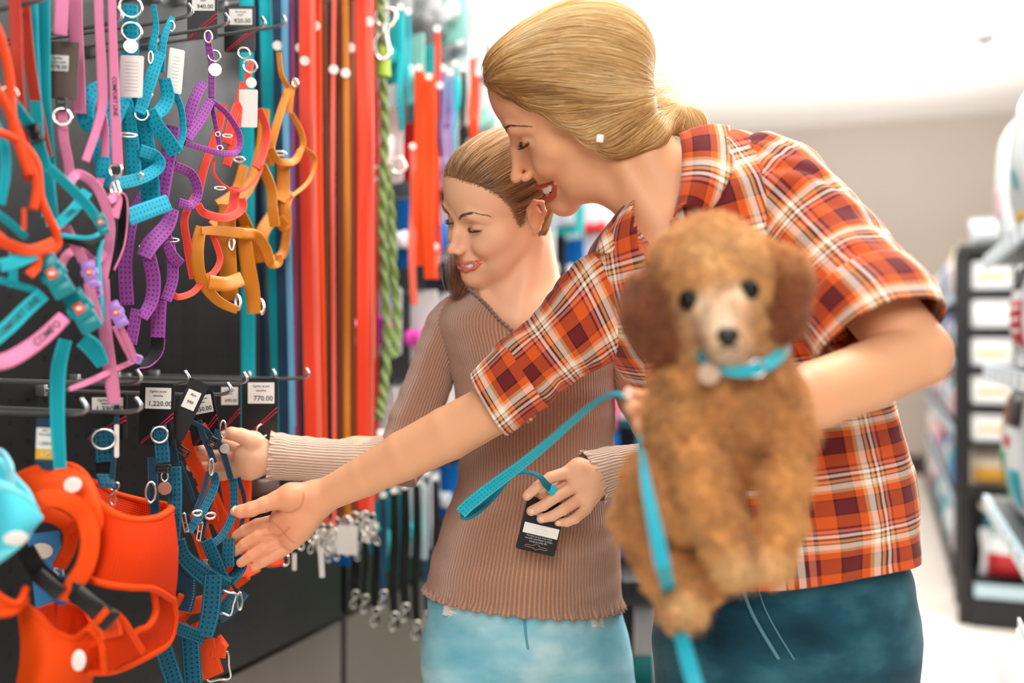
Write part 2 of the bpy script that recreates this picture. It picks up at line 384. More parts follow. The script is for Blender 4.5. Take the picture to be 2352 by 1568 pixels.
# ---------------------------------------------------------------- the shop
def struct(o): o['kind'] = 'structure'; return o
def aisle_box(name, s0, s1, L0, L1, z0, z1, m, parent=None, bev=0., kind=True):
    mb = MB(); mb.box(A((s0 + s1) / 2, (L0 + L1) / 2, (z0 + z1) / 2), (abs(L1 - L0), abs(s1 - s0), z1 - z0), Rz(AZ), bev); o = mb.build(name, m, parent, smooth=bev > 0)
    return struct(o) if kind and parent is None else o
FLOOR = mat('floor_tile', C8(236, 226, 216), rough=.4, var=.03, vscale=3)
CEIL = mat('ceiling_paint', C8(252, 250, 247), rough=.9)
BACK = mat('far_wall_paint', C8(192, 180, 170), rough=.9, var=.02, vscale=1.5)
def room():
    aisle_box('floor', -3, 12.2, 2.6, -5.5, -.05, 0, FLOOR)
    # ceiling left off above and behind the camera to let the world light in
    aisle_box('ceiling', .2, 12.2, 2.6, -5.5, 3.48, 3.58, CEIL)
    aisle_box('wall_far', 10.2, 10.35, 2.6, -5.5, 0, 3.48, BACK)
    aisle_box('wall_left', -3, 10.2, 2.6, 2.5, 0, 3.48, mat('left_wall_paint', C8(240, 236, 230), rough=.9))
    aisle_box('baseboard_far', 10.17, 10.2, 2.5, -5.5, 0, .18, mat('dark_baseboard', C8(60, 50, 46), rough=.6))
    # smoke detector
    t = thing('smoke_detector', 'small round grey smoke detector on the ceiling', 'smoke detector', P(2262, 82, 8.2) )
    c = P(2262, 82, 8.2); k = (3.48 - HC) / (c[2] - HC); c = EYE + (c - EYE) * k
    t.location = c
    mb = MB(); mb.disc(c - [0, 0, .02], .075, .04, (0, 0, -1), up=(0, 1, 0)); mb.build('housing', mat('detector_grey', C8(150, 146, 142), rough=.5), t)
    mb = MB(); mb.disc(c - [0, 0, .05], .04, .03, (0, 0, -1), up=(0, 1, 0)); mb.build('sensor_head', mat('detector_dark', C8(110, 106, 104), rough=.5), t)
    # ceiling light panels running down the shop
    lm = mat('light_panel', (1, .99, .97), emit=6)
    for i, s in enumerate((1.6, 3.6, 5.6, 7.6)):
        t = thing('ceiling_light', ['square ceiling light panel above the shoppers', 'square ceiling light panel second along the aisle', 'square ceiling light panel third along the aisle', 'square ceiling light panel nearest the far wall'][i], 'ceiling light', A(s, .35, 3.48), 'ceiling lights over the aisle')
        aisle_box('frame', s - .32, s + .32, .67, .03, 3.455, 3.48, mat('light_frame', C8(235, 235, 235), rough=.5), t)
        aisle_box('diffuser', s - .29, s + .29, .64, .06, 3.445, 3.456, lm, t)
def holes_panel(name, s0, s1, z0, z1, L, m, dm, parent, pitch=.025, r=.0035):
    """perforated steel back panel with pressed holes"""
    aisle_box(name, s0, s1, L, L + .004, z0, z1, m, parent)
    return
def pegboard():
    # painted steel with rows of round holes: the holes are shown by the procedural pattern of the sheet
    m = bpy.data.materials.new('perforated_steel'); m.use_nodes = True; nt = m.node_tree; N = nt.nodes; L = nt.links.new; b = N['Principled BSDF']; b.inputs['Roughness'].default_value = .36; b.inputs['Specular IOR Level'].default_value = .35
    tc = N.new('ShaderNodeTexCoord'); mp = N.new('ShaderNodeMapping'); mp.inputs['Rotation'].default_value = (0, 0, TH); L(tc.outputs['Object'], mp.inputs['Vector'])
    sp = N.new('ShaderNodeSeparateXYZ'); L(mp.outputs[0], sp.inputs[0]); fr = []
    for ax, per in ((1, .030), (2, .030)):
        d = N.new('ShaderNodeMath'); d.operation = 'DIVIDE'; d.inputs[1].default_value = per; L(sp.outputs[ax], d.inputs[0])
        f = N.new('ShaderNodeMath'); f.operation = 'FRACT'; L(d.outputs[0], f.inputs[0]); s = N.new('ShaderNodeMath'); s.operation = 'SUBTRACT'; s.inputs[1].default_value = .5; L(f.outputs[0], s.inputs[0])
        p = N.new('ShaderNodeMath'); p.operation = 'MULTIPLY'; L(s.outputs[0], p.inputs[0]); L(s.outputs[0], p.inputs[1]); fr.append(p)
    a = N.new('ShaderNodeMath'); a.operation = 'ADD'; L(fr[0].outputs[0], a.inputs[0]); L(fr[1].outputs[0], a.inputs[1])
    g = N.new('ShaderNodeMath'); g.operation = 'LESS_THAN'; g.inputs[1].default_value = .018; L(a.outputs[0], g.inputs[0])
    mx = N.new('ShaderNodeMix'); mx.data_type = 'RGBA'; L(g.outputs[0], mx.inputs[0]); mx.inputs[6].default_value = (*C8(25, 25, 27), 1); mx.inputs[7].default_value = (*C8(14, 12, 12), 1); L(mx.outputs[2], b.inputs['Base Color'])
    return m
PEG = pegboard(); KICK = mat('grey_steel', C8(96, 88, 83), rough=.35); BLK = mat('black_steel', C8(20, 20, 22), rough=.4)
WL_ = 1.16                                        # how far left the wall of pet gear stands
def gondola():
    t = thing('wall_gondola', 'tall dark grey perforated steel shop rack full of leashes', 'shop rack', A(2, WL_ + .1, 0))
    s_up = [-.6, .42, 1.9, 3.1, 4.3, 5.5, 6.7]
    # bays: perforated panel above, plain panel below
    for i in range(len(s_up) - 1):
        a, b = s_up[i] + .012, s_up[i + 1] - .012
        aisle_box('perforated_panel', a, b, WL_, WL_ + .02, .675, 2.2, PEG, t)
        aisle_box('plain_panel', a, b, WL_, WL_ + .02, .10, .662, KICK, t)
    for s in s_up: aisle_box('upright', s - .011, s + .011, WL_ + .012, WL_ + .06, 0, 2.2, BLK, t)
    aisle_box('base_plinth', s_up[0], s_up[-1], WL_ - .01, WL_ + .06, 0, .10, BLK, t)
    aisle_box('panel_gap', s_up[0], s_up[-1], WL_ + .015, WL_ + .03, .655, .68, BLK, t)
    aisle_box('cap', s_up[0], s_up[-1], WL_ - .005, WL_ + .06, 2.2, 2.225, BLK, t)
    return t
# ---------------------------------------------------------------- shelves on the right of the aisle
LEFT = np.array([-UY, UX, 0.]); FWD = np.array([UX, UY, 0.])
def pillow_bag(name, label, cat, c, w_, h_, d_, m, yaw=AZ, group=None, lean=0., art=(), parent=None, seams=True, puff=1.):
    """a filled plastic or paper sack: puffed body, pinched top and bottom seams, printed patches"""
    t = thing(name, label, cat, c, group); R = Rz(yaw) @ Rx(lean)
    n, k = 26, 30; V = []
    for i in range(n):
        v = i / (n - 1); z = (v - .0) * h_; pf = (math.sin(PI * min(max(v, .0), 1)) ** .45) * .9 + .06
        for j in range(k):
            a = 2 * PI * j / k; ca, sa = math.cos(a), math.sin(a)
            x = w_ / 2 * np.sign(ca) * abs(ca) ** .55 * (1 - .05 * math.sin(PI * v)); y = d_ / 2 * np.sign(sa) * abs(sa) ** .8 * pf * puff
            q = np.array([x, y, z]); V.append(q)
    V = np.array(V); V[:, 1] += .006 * sn(V, 30, int(abs(c[0]) * 1000) % 97) * (w_ / .3); V[:, 0] += .003 * sn(V, 40, 5)
    P_ = V @ R.T + np.asarray(c); mb = MB(); mb.grid(P_.reshape(n, k, 3), True); mb.f += [list(range(k))[::-1], [(n - 1) * k + j for j in range(k)]]; mb.mi += [0, 0]
    body = mb.build('bag_body', m, t)
    if seams:
        mb = MB(); mb.box(np.asarray(c) + R @ np.array([0, 0, h_ + .008]), (w_ * .98, .004, .022), R); mb.build('top_seam', m, t)
    for a in art:                                   # (kind, x, z, w, h, material) on the front of the sack
        x, z, ww, hh, am = a[:5]; g = 8; G = []
        for i in range(g):
            for j in range(g):
                xx = x + ww * (j / (g - 1) - .5); zz = z + hh * (i / (g - 1) - .5); v = zz / h_; ca = min(abs(xx) / (w_ / 2), .999) ** (1 / .55); sa = math.sqrt(max(1 - ca * ca, 0)) ** .8
                pf = (math.sin(PI * min(max(v, .02), .98)) ** .45) * .9 + .06; q = np.array([xx, -(d_ / 2 * sa * pf * puff), zz]); q[1] += .006 * sn(np.array([[xx, q[1], zz]]), 30, int(abs(c[0]) * 1000) % 97)[0] * (w_ / .3) - .002; G.append(q)
        G = np.array(G) @ R.T + np.asarray(c); mb = MB(); mb.grid(G.reshape(g, g, 3)); mb.build(a[5] if len(a) > 5 else 'printed_panel', am, t, thick=.0006, off=0)
    return t
def right_side():
    WHT = mat('white_film', C8(244, 246, 246), rough=.3, var=.03, vscale=12); GRY = mat('silver_film', C8(205, 210, 212), rough=.3, var=.05, vscale=9)
    TQ = mat('turquoise_print', C8(0, 165, 185), rough=.4); RED = mat('red_print', C8(196, 24, 40), rough=.4); GRN = mat('green_print', C8(24, 160, 110), rough=.4); YEL = mat('yellow_print', C8(236, 176, 60), rough=.4)
    PNK = mat('pink_print', C8(240, 190, 200), rough=.5); BRN = mat('cardboard_brown', C8(170, 112, 60), rough=.7); DK = mat('charcoal_print', C8(40, 42, 46), rough=.4); BLU = mat('blue_print', C8(30, 130, 200), rough=.4); CRM = mat('cream_print', C8(240, 226, 200), rough=.5)
    RAIL = mat('price_rail', C8(190, 214, 226), rough=.3); TICK = mat('price_ticket', C8(246, 246, 248), rough=.5); SH = mat('shelf_steel', C8(70, 74, 78), rough=.4)
    Lr = -.30                                       # front edge of the right hand shelves
    # near shelf unit (only its far end is in the picture)
    t = thing('shelf_unit', 'black steel shelving at the right edge holding large pet food sacks', 'shelf', A(2.6, Lr - .25, 0))
    s0, s1 = 1.75, 3.46
    for z, nm in ((.80, 'shelf_board'), (1.225, 'shelf_board'), (1.575, 'shelf_board'), (.10, 'shelf_board')):
        aisle_box(nm, s0, s1, Lr, Lr - .45, z - .03, z, SH, t)
        r = aisle_box('price_rail', s0, s1, Lr + .012, Lr - .002, z - .042, z + .002, RAIL, t)
        for k in range(11):
            sk = s0 + .1 + k * .155; aisle_box('price_ticket', sk - .028, sk + .028, Lr + .0145, Lr + .0115, z - .037, z - .004, TICK, t)
    aisle_box('back_panel', s0, s1, Lr - .45, Lr - .47, 0, 1.9, BLK, t); 
    # goods on it
    faceR = AZ - PI / 2
    pillow_bag('pet_food_sack', 'large white pet food sack on the middle shelf at the right edge', 'pet food', A(3.02, Lr - .075, .802), .34, .37, .14, WHT, faceR, art=[(.06, .30, .14, .07, DK, 'printed_band'), (.10, .10, .09, .10, TQ), (-.06, .12, .10, .14, GRN), (.02, .22, .08, .03, RED)])
    pillow_bag('pet_food_sack', 'tall grey and brown paper sack at the end of the middle shelf', 'pet food', A(3.34, Lr - .10, .802), .20, .37, .14, GRY, faceR, art=[(0, .25, .12, .16, BRN)])
    pillow_bag('pet_food_sack', 'white sack with red stripes on the upper shelf at the right edge', 'pet food', A(2.86, Lr - .075, 1.227), .28, .29, .14, WHT, faceR, art=[(0, .12, .20, .12, RED), (0, .13, .18, .012, WHT, 'stripe'), (0, .10, .18, .012, WHT, 'stripe'), (0, .16, .18, .012, WHT, 'stripe'), (0, .24, .16, .06, DK)])
    pillow_bag('pet_food_sack', 'silver sack with brown panel at the end of the upper shelf', 'pet food', A(3.25, Lr - .12, 1.227), .34, .29, .15, GRY, faceR, art=[(.0, .17, .10, .19, BRN)])
    pillow_bag('pet_food_sack', 'white sack with pink panel on top of the right shelving', 'pet food', A(3.36, Lr - .07, 1.577), .20, .40, .12, WHT, faceR, art=[(.03, .15, .08, .09, PNK)])
    pillow_bag('pet_food_sack', 'silver sack with turquoise patch on top of the right shelving', 'pet food', A(2.98, Lr - .09, 1.577), .38, .42, .16, GRY, faceR, art=[(.08, .16, .05, .05, TQ), (.05, .06, .12, .03, YEL)])
    b = pillow_bag('pet_food_sack', 'crumpled white sack with black lettering low at the right corner', 'pet food', A(1.72, -.212, 0), .32, .80, .16, WHT, faceR, puff=1.0, art=[(.04, .63, .16, .17, DK), (.04, .45, .10, .05, GRY)])
    R = Rz(faceR); mb = MB(); letter(mb, 'ic', np.array(A(1.72, -.212, 0)) + R @ np.array([.04, -.092, .63]), .15, R); mb.build('lettering', WHT, b, smooth=False)
    # end cap facing the camera: white cartons on dark shelves
    t = thing('end_display', 'tall narrow black end display with white packs behind the woman\'s elbow', 'shelf', A(4.4, Lr - .2, 0))
    cx = P(2204, 0, 4.4)[0]; E_ = lambda x, y, z: np.array([cx, 4.4, z]) - LEFT * (x - cx) + FWD * (y - 4.4)
    def eb(nm, x0, x1, y0, y1, z0, z1, m, par=t, bev=0.):
        mb = MB(); mb.box(E_((x0 + x1) / 2, (y0 + y1) / 2, (z0 + z1) / 2), (x1 - x0, y1 - y0, z1 - z0), Rz(AZ), bev); return mb.build(nm, m, par, smooth=bev > 0)
    eb('upright', cx - .005, cx + .045, 4.4, 4.46, 0, 1.73, BLK); eb('upright', cx + .62, cx + .66, 4.4, 4.46, 0, 1.73, BLK); eb('back_panel', cx, cx + .66, 4.78, 4.8, 0, 1.73, BLK)
    eb('plinth', cx + .045, cx + .62, 4.38, 4.78, .0, .13, BLK); eb('top_board', cx, cx + .66, 4.38, 4.8, 1.70, 1.74, BLK)
    zs = [1.535, 1.36, 1.185, 1.01, .84, .62, .20]
    for z in zs: eb('shelf_board', cx + .045, cx + .62, 4.40, 4.78, z - .028, z, BLK)
    eb('price_rail', cx + .06, cx + .62, 4.372, 4.382, .14, .20, RAIL)
    for i, z in enumerate(zs[:5]):
        for j in range(3):
            x = cx + .055 + j * .185; 
            o = thing('carton', ['white carton with a %s band in the %s of the end display' % (['orange', 'yellow', 'plain', 'amber', 'gold'][i], ['top shelf', 'second shelf', 'third shelf', 'fourth shelf', 'fifth shelf'][i])][0] + [', left', ', middle', ', right'][j], 'carton', E_(x + .08, 4.5, z), 'white cartons on the end display')
            h = .135 if i < 4 else .13
            eb('box_body', x, x + .165, 4.42, 4.62, z + .001, z + h, WHT, o, .004); eb('printed_band', x + .02, x + .145, 4.4175, 4.4195, z + h * .40, z + h * .52, [YEL, CRM, YEL, YEL, YEL][i], o)
    mid = [('yellow and green sachet pack on the lower end display shelf', YEL), ('green and cream pack on the lower end display shelf', GRN), ('cream pack on the lower end display shelf', CRM)]
    for j, (lb, m_) in enumerate(mid): pillow_bag('treat_pack', lb, 'pet treats', E_(cx + .13 + j * .18, 4.52, .622), .16, .17, .10, [CRM, WHT, CRM][j], AZ, art=[(0, .06, .13, .07, m_)])
    for j in range(3): 
        o = thing('toy_ball', ['pale yellow toy ball', 'mint toy ball', 'orange toy ball'][j] + ' on the pack pile in the low bin', 'ball', E_(cx + .12 + j * .15, 4.5, .54), 'toy balls in the low bin'); e = SDF(); e.ell(E_(cx + .12 + j * .15, 4.5, .545), .034); v, f = e.mesh(.008, 8); fast_mesh('ball_skin', v, f, [CRM, mat('mint_print', C8(150, 224, 210), rough=.5), YEL][j], o)
    pillow_bag('treat_pack', 'turquoise pack under the toy balls in the end display', 'pet treats', E_(cx + .33, 4.52, .445), .44, .040, .16, TQ, AZ)
    pillow_bag('pet_food_sack', 'red and white sack on the lowest shelf of the end display', 'pet food', E_(cx + .33, 4.52, .202), .48, .21, .16, WHT, AZ, art=[(0, .07, .42, .11, RED), (.04, .08, .06, .04, PNK)])
    pillow_bag('pet_food_sack', 'white sack standing on top of the end display', 'pet food', E_(cx + .16, 4.56, 1.742), .22, .12, .12, GRY, AZ)
    # goods along the aisle side of the far gondola
    t = thing('shelf_unit', 'long black shelving beyond the end display running to the far wall', 'shelf', A(7, Lr - .3, 0))
    for z in (.12, .48, .85, 1.22, 1.55): aisle_box('shelf_board', 5.5, 9.4, Lr - .02, Lr - .45, z - .03, z, BLK, t); aisle_box('price_rail', 5.5, 9.4, Lr - .005, Lr - .02, z - .045, z + .002, RAIL if z > .2 else BLK, t)
    aisle_box('back_panel', 5.5, 9.4, Lr - .45, Lr - .47, 0, 1.72, BLK, t); aisle_box('plinth', 5.5, 9.4, Lr - .03, Lr - .4, 0, .09, BLK, t)
    rng = random.Random(4); cols = [('white', WHT), ('blue', BLU), ('pale', WHT), ('silver', GRY), ('turquoise', TQ), ('cream', CRM), ('red', RED), ('pink', PNK)]
    lv = {.12: 'lowest shelf', .48: 'second shelf', .85: 'middle shelf', 1.22: 'fourth shelf', 1.55: 'top shelf'}
    far = {}
    for z in lv:
        s = 5.55; k = 0
        while s < 9.2:
            nm, m_ = rng.choice(cols); w_ = rng.uniform(.16, .28); h_ = rng.uniform(.21, .27)
            key = (nm, z); far[key] = far.get(key, 0) + 1
            lbl = '%s sack on the %s of the far right shelving, %s from the near end' % (nm, lv[z], ['first', 'second', 'third', 'fourth', 'fifth', 'sixth', 'seventh', 'eighth', 'ninth', 'tenth', 'eleventh', 'twelfth', 'thirteenth', 'fourteenth', 'fifteenth', 'sixteenth', 'seventeenth', 'eighteenth', 'nineteenth', 'twentieth', 'last', 'last'][min(k, 21)])
            pillow_bag('pet_food_sack', lbl, 'pet food', A(s + w_ / 2, Lr - .075, z + .001), w_ * .96, h_, .13, m_, faceR, 'sacks on the far right shelving', art=[(0, h_ * .5, w_ * .5, h_ * .3, rng.choice(cols)[1])] if m_ in (WHT, GRY, CRM) else ())
            s += w_ + .015; k += 1
# ---------------------------------------------------------------- webbing, harnesses and leashes
def webbing(name, col, stitch=None, dots=None, rough=.75, weave=.35):
    m = bpy.data.materials.new(name); m.use_nodes = True; nt = m.node_tree; N = nt.nodes; L = nt.links.new; b = N['Principled BSDF']
    b.inputs['Roughness'].default_value = rough; b.inputs['Specular IOR Level'].default_value = .3
    at = N.new('ShaderNodeAttribute'); at.attribute_name = 'uvm'; sp = N.new('ShaderNodeSeparateXYZ'); L(at.outputs['Vector'], sp.inputs[0])
    def mth(op, a, bb=None):
        q = N.new('ShaderNodeMath'); q.operation = op
        for i, v in enumerate((a, bb)):
            if v is None: continue
            if isinstance(v, (int, float)): q.inputs[i].default_value = v
            else: L(v, q.inputs[i])
        return q.outputs[0]
    ab = mth('ABSOLUTE', sp.outputs[1]); cur = None
    base = (*col, 1); src = None
    def mixin(mask, c):
        nonlocal src
        mx = N.new('ShaderNodeMix'); mx.data_type = 'RGBA'; L(mask, mx.inputs[0]); mx.inputs[7].default_value = (*c, 1)
        if src is None: mx.inputs[6].default_value = base
        else: L(src, mx.inputs[6])
        src = mx.outputs[2]
    if dots:
        w_ = sp.outputs[2]; v = mth('MULTIPLY', sp.outputs[1], 1.7); fv = mth('SUBTRACT', mth('FRACT', mth('ADD', v, .5)), .5); fu = mth('SUBTRACT', mth('FRACT', mth('MULTIPLY', sp.outputs[0], 160.)), .5)
        r = mth('ADD', mth('MULTIPLY', fv, fv), mth('MULTIPLY', fu, fu)); mixin(mth('LESS_THAN', r, .055), dots)
    if stitch:
        e = mth('LESS_THAN', mth('ABSOLUTE', mth('SUBTRACT', ab, .80)), .045); d = mth('GREATER_THAN', mth('SINE', mth('MULTIPLY', sp.outputs[0], 2 * PI / .0030)), -.2); mixin(mth('MULTIPLY', e, d), stitch)
    if src is not None: L(src, b.inputs['Base Color'])
    else: b.inputs['Base Color'].default_value = base
    tc = N.new('ShaderNodeTexCoord'); wv = N.new('ShaderNodeTexNoise'); wv.inputs['Scale'].default_value = 1400; L(tc.outputs['Object'], wv.inputs['Vector'])
    bp = N.new('ShaderNodeBump'); bp.inputs['Strength'].default_value = weave; bp.inputs['Distance'].default_value = .0006; L(wv.outputs['Fac'], bp.inputs['Height']); L(bp.outputs[0], b.inputs['Normal'])
    return m
K = {'teal': webbing('teal_webbing', C8(0, 158, 174), C8(90, 222, 226)), 'tealdot': webbing('teal_printed_webbing', C8(0, 152, 178), None, C8(0, 108, 140)), 'tealflat': webbing('teal_strap', C8(10, 176, 190)),
     'pink': webbing('pink_webbing', C8(222, 130, 170), C8(166, 74, 112)), 'purple': webbing('purple_printed_webbing', C8(148, 70, 152), None, C8(98, 38, 110)), 'coral': webbing('coral_strap', C8(232, 72, 58), C8(250, 140, 110)),
     'mustard': webbing('mustard_leather', C8(204, 124, 22), None, None, .5, .15), 'orange': webbing('orange_webbing', C8(230, 70, 14), C8(250, 120, 60)), 'rust': webbing('rust_leather', C8(178, 44, 20), None, None, .5), 'petrol': webbing('petrol_printed_webbing', C8(14, 92, 118), C8(60, 140, 164), C8(8, 52, 76)),
     'petroldark': webbing('petrol_dark_strap', C8(22, 56, 78), C8(80, 130, 150)), 'black': webbing('black_webbing', C8(16, 15, 16), None), 'redlt': webbing('red_leather', C8(226, 62, 30), None, None, .45, .15), 'salmon': webbing('salmon_leather', C8(236, 104, 84), None, None, .45, .15),
     'brown': webbing('brown_leather', C8(128, 66, 34), None, None, .5, .15), 'dkbrown': webbing('dark_brown_leather', C8(64, 32, 26), None, None, .5, .15), 'navy': webbing('navy_leather', C8(22, 58, 88), None, None, .5, .2), 'ltblue': webbing('light_blue_strap', C8(110, 178, 216), None), 'lilac': webbing('lilac_strap', C8(150, 110, 190), None),
     'green': webbing('green_rope', C8(130, 152, 92), None), 'lime': webbing('lime_strap', C8(170, 205, 80), None)}
STEEL = mat('nickel_steel', (.80, .76, .70), rough=.22, metal=1.); DSTEEL = mat('hook_steel', (.42, .41, .41), rough=.35, metal=.9); BPL = mat('black_plastic', C8(18, 18, 20), rough=.35); TPL = mat('teal_plastic', C8(0, 134, 144), rough=.35); LPL = mat('lilac_plastic', C8(176, 132, 212), rough=.35)
ORP = mat('orange_badge', C8(238, 84, 20), rough=.4); WTG = mat('white_card', C8(240, 238, 232), rough=.6); BKC = mat('black_card', C8(18, 17, 18), rough=.35); BRC = mat('brown_card', C8(96, 80, 72), rough=.6); PNS = mat('pink_red_print', C8(228, 40, 80), rough=.4); INK = mat('black_ink', C8(20, 18, 20), rough=.6); GINK = mat('grey_ink', C8(120, 116, 112), rough=.6); COP = mat('copper_disc', (.66, .38, .30), rough=.3, metal=.8)
LEFT = np.array([-UY, UX, 0.]); FWD = np.array([UX, UY, 0.])
LM = lambda L: .86 - (.86 - L) * .5 if L < .86 else L          # hanging depth of the front rows
class Hang:
    """one hanging article: every piece of it is a child"""
    def __init__(s, name, label, cat, L, at, group=None): L = LM(L); s.L = L; s.t = thing(name, label, cat, W(at[0], at[1], L), group); 
    def pts(s, xy, dl=0.):
        n = len(xy) // 2; d = np.broadcast_to(np.asarray(dl, float), (n,)); return [W(xy[2 * i], xy[2 * i + 1], s.L + d[i]) for i in range(n)]
    def sc(s, x): return s.L / math.cos(TH) / (2040 - x)        # metres per pixel there
    def S(s, m, w_, xy, dl=0., tw=0., th=.0022, closed=False, nm='strap', txt=None, tsz=.7, flip=1, tat=.5, n0=None, par=None, ink=None, tl=1.):
        mb = MB(); k = s.sc(xy[0]); n_ = len(xy) // 2; rs = lambda q: np.interp(np.linspace(0, 1, n_), np.linspace(0, 1, np.size(q)), np.atleast_1d(np.asarray(q, float))); ww = rs(w_) * k; tw = rs(tw); dl = rs(dl); p, S_, N_ = strap(mb, s.pts(xy, dl), ww, th, tw, n0, 8, closed); o = mb.build(nm, K[m] if isinstance(m, str) else m, par or s.t, attr='uvm')
        if txt: mb = MB(); letter_on(mb, txt, p, S_, N_, tat, float(np.mean(ww)) * tsz, flip, th * .5 * 1.25 + .0006, tl); mb.build('lettering', ink or INK, o, smooth=False)
        return o
    def T(s, m, r, xy, dl=0., closed=False, nm='cord', flat=1.):
        mb = MB(); p = cr(s.pts(xy, dl), 8, closed); mb.tube(p, r * s.sc(xy[0]), 8, closed, flat=flat); return mb.build(nm, K[m] if isinstance(m, str) else m, s.t, attr='uvm')
    def R(s, x, y, r, th=2.0, dl=-.004, nrm=(.3, -1, .1), sx=1., sy=1., m=STEEL, nm='ring'):
        mb = MB(); k = s.sc(x); mb.ring(W(x, y, s.L + dl), r * k, th * k, nrm, 24, sx, sy); return mb.build(nm, m, s.t)
    def D(s, x, y, r, m=STEEL, dl=-.006, nm='medallion', nrm=(.2, -1, 0), sy=1.): mb = MB(); mb.disc(W(x, y, s.L + dl), r * s.sc(x), .0012, nz(nrm), sy=sy); return mb.build(nm, m, s.t, smooth=False)
    def C(s, x0, y0, x1, y1, m=WTG, dl=-.008, roll=0., yaw=0., nm='hang_tag', th=.0008, rc=.002):
        k = s.sc((x0 + x1) / 2); c = W((x0 + x1) / 2, (y0 + y1) / 2, s.L + dl); R = face_R(yaw, roll); mb = MB(); mb.card(c, (x1 - x0) * k, (y1 - y0) * k, th, R, rc); o = mb.build(nm, m, s.t, smooth=False); return o, c, R, k
    def snap(s, x, y, ang=0., sc=1., dl=-.008, m=STEEL):        # swivel snap hook
        k = s.sc(x) * sc; c = W(x, y, s.L + dl); R = Ry(ang); mb = MB(); q = lambda a, b: c + R @ np.array([a * k, 0, -b * k])
        mb.tube(cr([q(-11, -24), q(11, -24), q(13, -8), q(6, 0), q(-6, 0), q(-13, -8)], 5, True), 2.6 * k, 8, True); mb.tube([q(0, -2), q(0, 10)], [6 * k, 5 * k], 10)
        mb.tube(cr([q(0, 8), q(-9, 16), q(-11, 34), q(-2, 48), q(9, 42), q(9, 30)], 5), [3.4 * k] * 26, 8); mb.tube([q(3, 12), q(10, 36)], [2.2 * k, 2.2 * k], 8); return mb.build('snap_hook', m, s.t)
    def buckle(s, x, y, ang, sc, m, badge=True, dl=-.010):      # side release buckle seen from the front
        k = s.sc(x) * sc; c = W(x, y, s.L + dl); R = face_R(.15, ang); mb = MB()
        q = lambda a, b, d=0.: c + R @ np.array([a * k, d * k, -b * k])
        mb.box(q(0, -26), (40 * k, 13 * k, 34 * k), R, 4 * k); mb.box(q(0, 6), (48 * k, 15 * k, 34 * k), R, 5 * k); mb.box(q(0, 36), (40 * k, 12 * k, 26 * k), R, 4 * k)
        for sd in (-1, 1): mb.box(q(sd * 25, -4), (9 * k, 11 * k, 26 * k), R, 3 * k)
        for b in (24, 50, -44): mb.tube([q(-22, b), q(22, b)], 4.2 * k, 8)
        for sd in (-1, 1): mb.tube([q(sd * 21, -44), q(sd * 21, 50)], 3.6 * k, 8)
        o = mb.build('buckle', m, s.t)
        if badge: mb = MB(); mb.box(q(0, -4, -8.5), (21 * k, 2 * k, 24 * k), R, 1.5 * k); mb.build('badge', ORP, o); mb = MB(); mb.disc(q(0, -4, -10), 6 * k, .0004, R @ np.array([0, -1., 0]), 14, 1.2, .7); mb.build('badge_print', WTG, o)
    def slider(s, x, y, w_, h_, ang=0., m=STEEL, dl=-.004, r=2.2, bar=True):
        k = s.sc(x); c = W(x, y, s.L + dl); R = face_R(.1, ang); q = lambda a, b: c + R @ np.array([a * k, 0, -b * k]); mb = MB()
        mb.tube(cr([q(-w_ / 2, -h_ / 2), q(0, -h_ / 2), q(w_ / 2, -h_ / 2), q(w_ / 2, 0), q(w_ / 2, h_ / 2), q(0, h_ / 2), q(-w_ / 2, h_ / 2), q(-w_ / 2, 0)], 3, True), r * k, 8, True)
        if bar: mb.tube([q(-w_ / 2, 0), q(w_ / 2, 0)], r * k * .8, 8)
        mb.build('slider', m, s.t)
def lines(o, c, R, k, rows, m=INK, base=0.):                    # rows of small lettering: (text, x, y, size) in pixels about the centre
    mb = MB()
    for tx, x, y, sz in rows: letter(mb, tx, c + R @ np.array([x * k, 0, -y * k]), sz * k, R, 1., .0007 + base)
    mb.build('lettering', m, o, smooth=False)
def hook(label, x, y, Lf, tip=.016, group='peg hooks', price=None, r=.0026):
    Lf = LM(Lf); p = W(x, y, Lf); t = thing('peg_hook', label, 'hook', p, group); mb = MB(); b = p + LEFT * (WL_ - Lf - .002); mb.tube(cr([b, (b + p) / 2 + [0, 0, -.001], p, p + np.array([0, 0, tip]) - LEFT * tip * .55], 6), r, 8); mb.build('wire', DSTEEL, t)
    mb = MB(); mb.box(b - LEFT * .003, (.026, .006, .018), Rz(AZ + PI / 2) @ Rz(PI / 2), .001); mb.build('base_plate', DSTEEL, t); return t
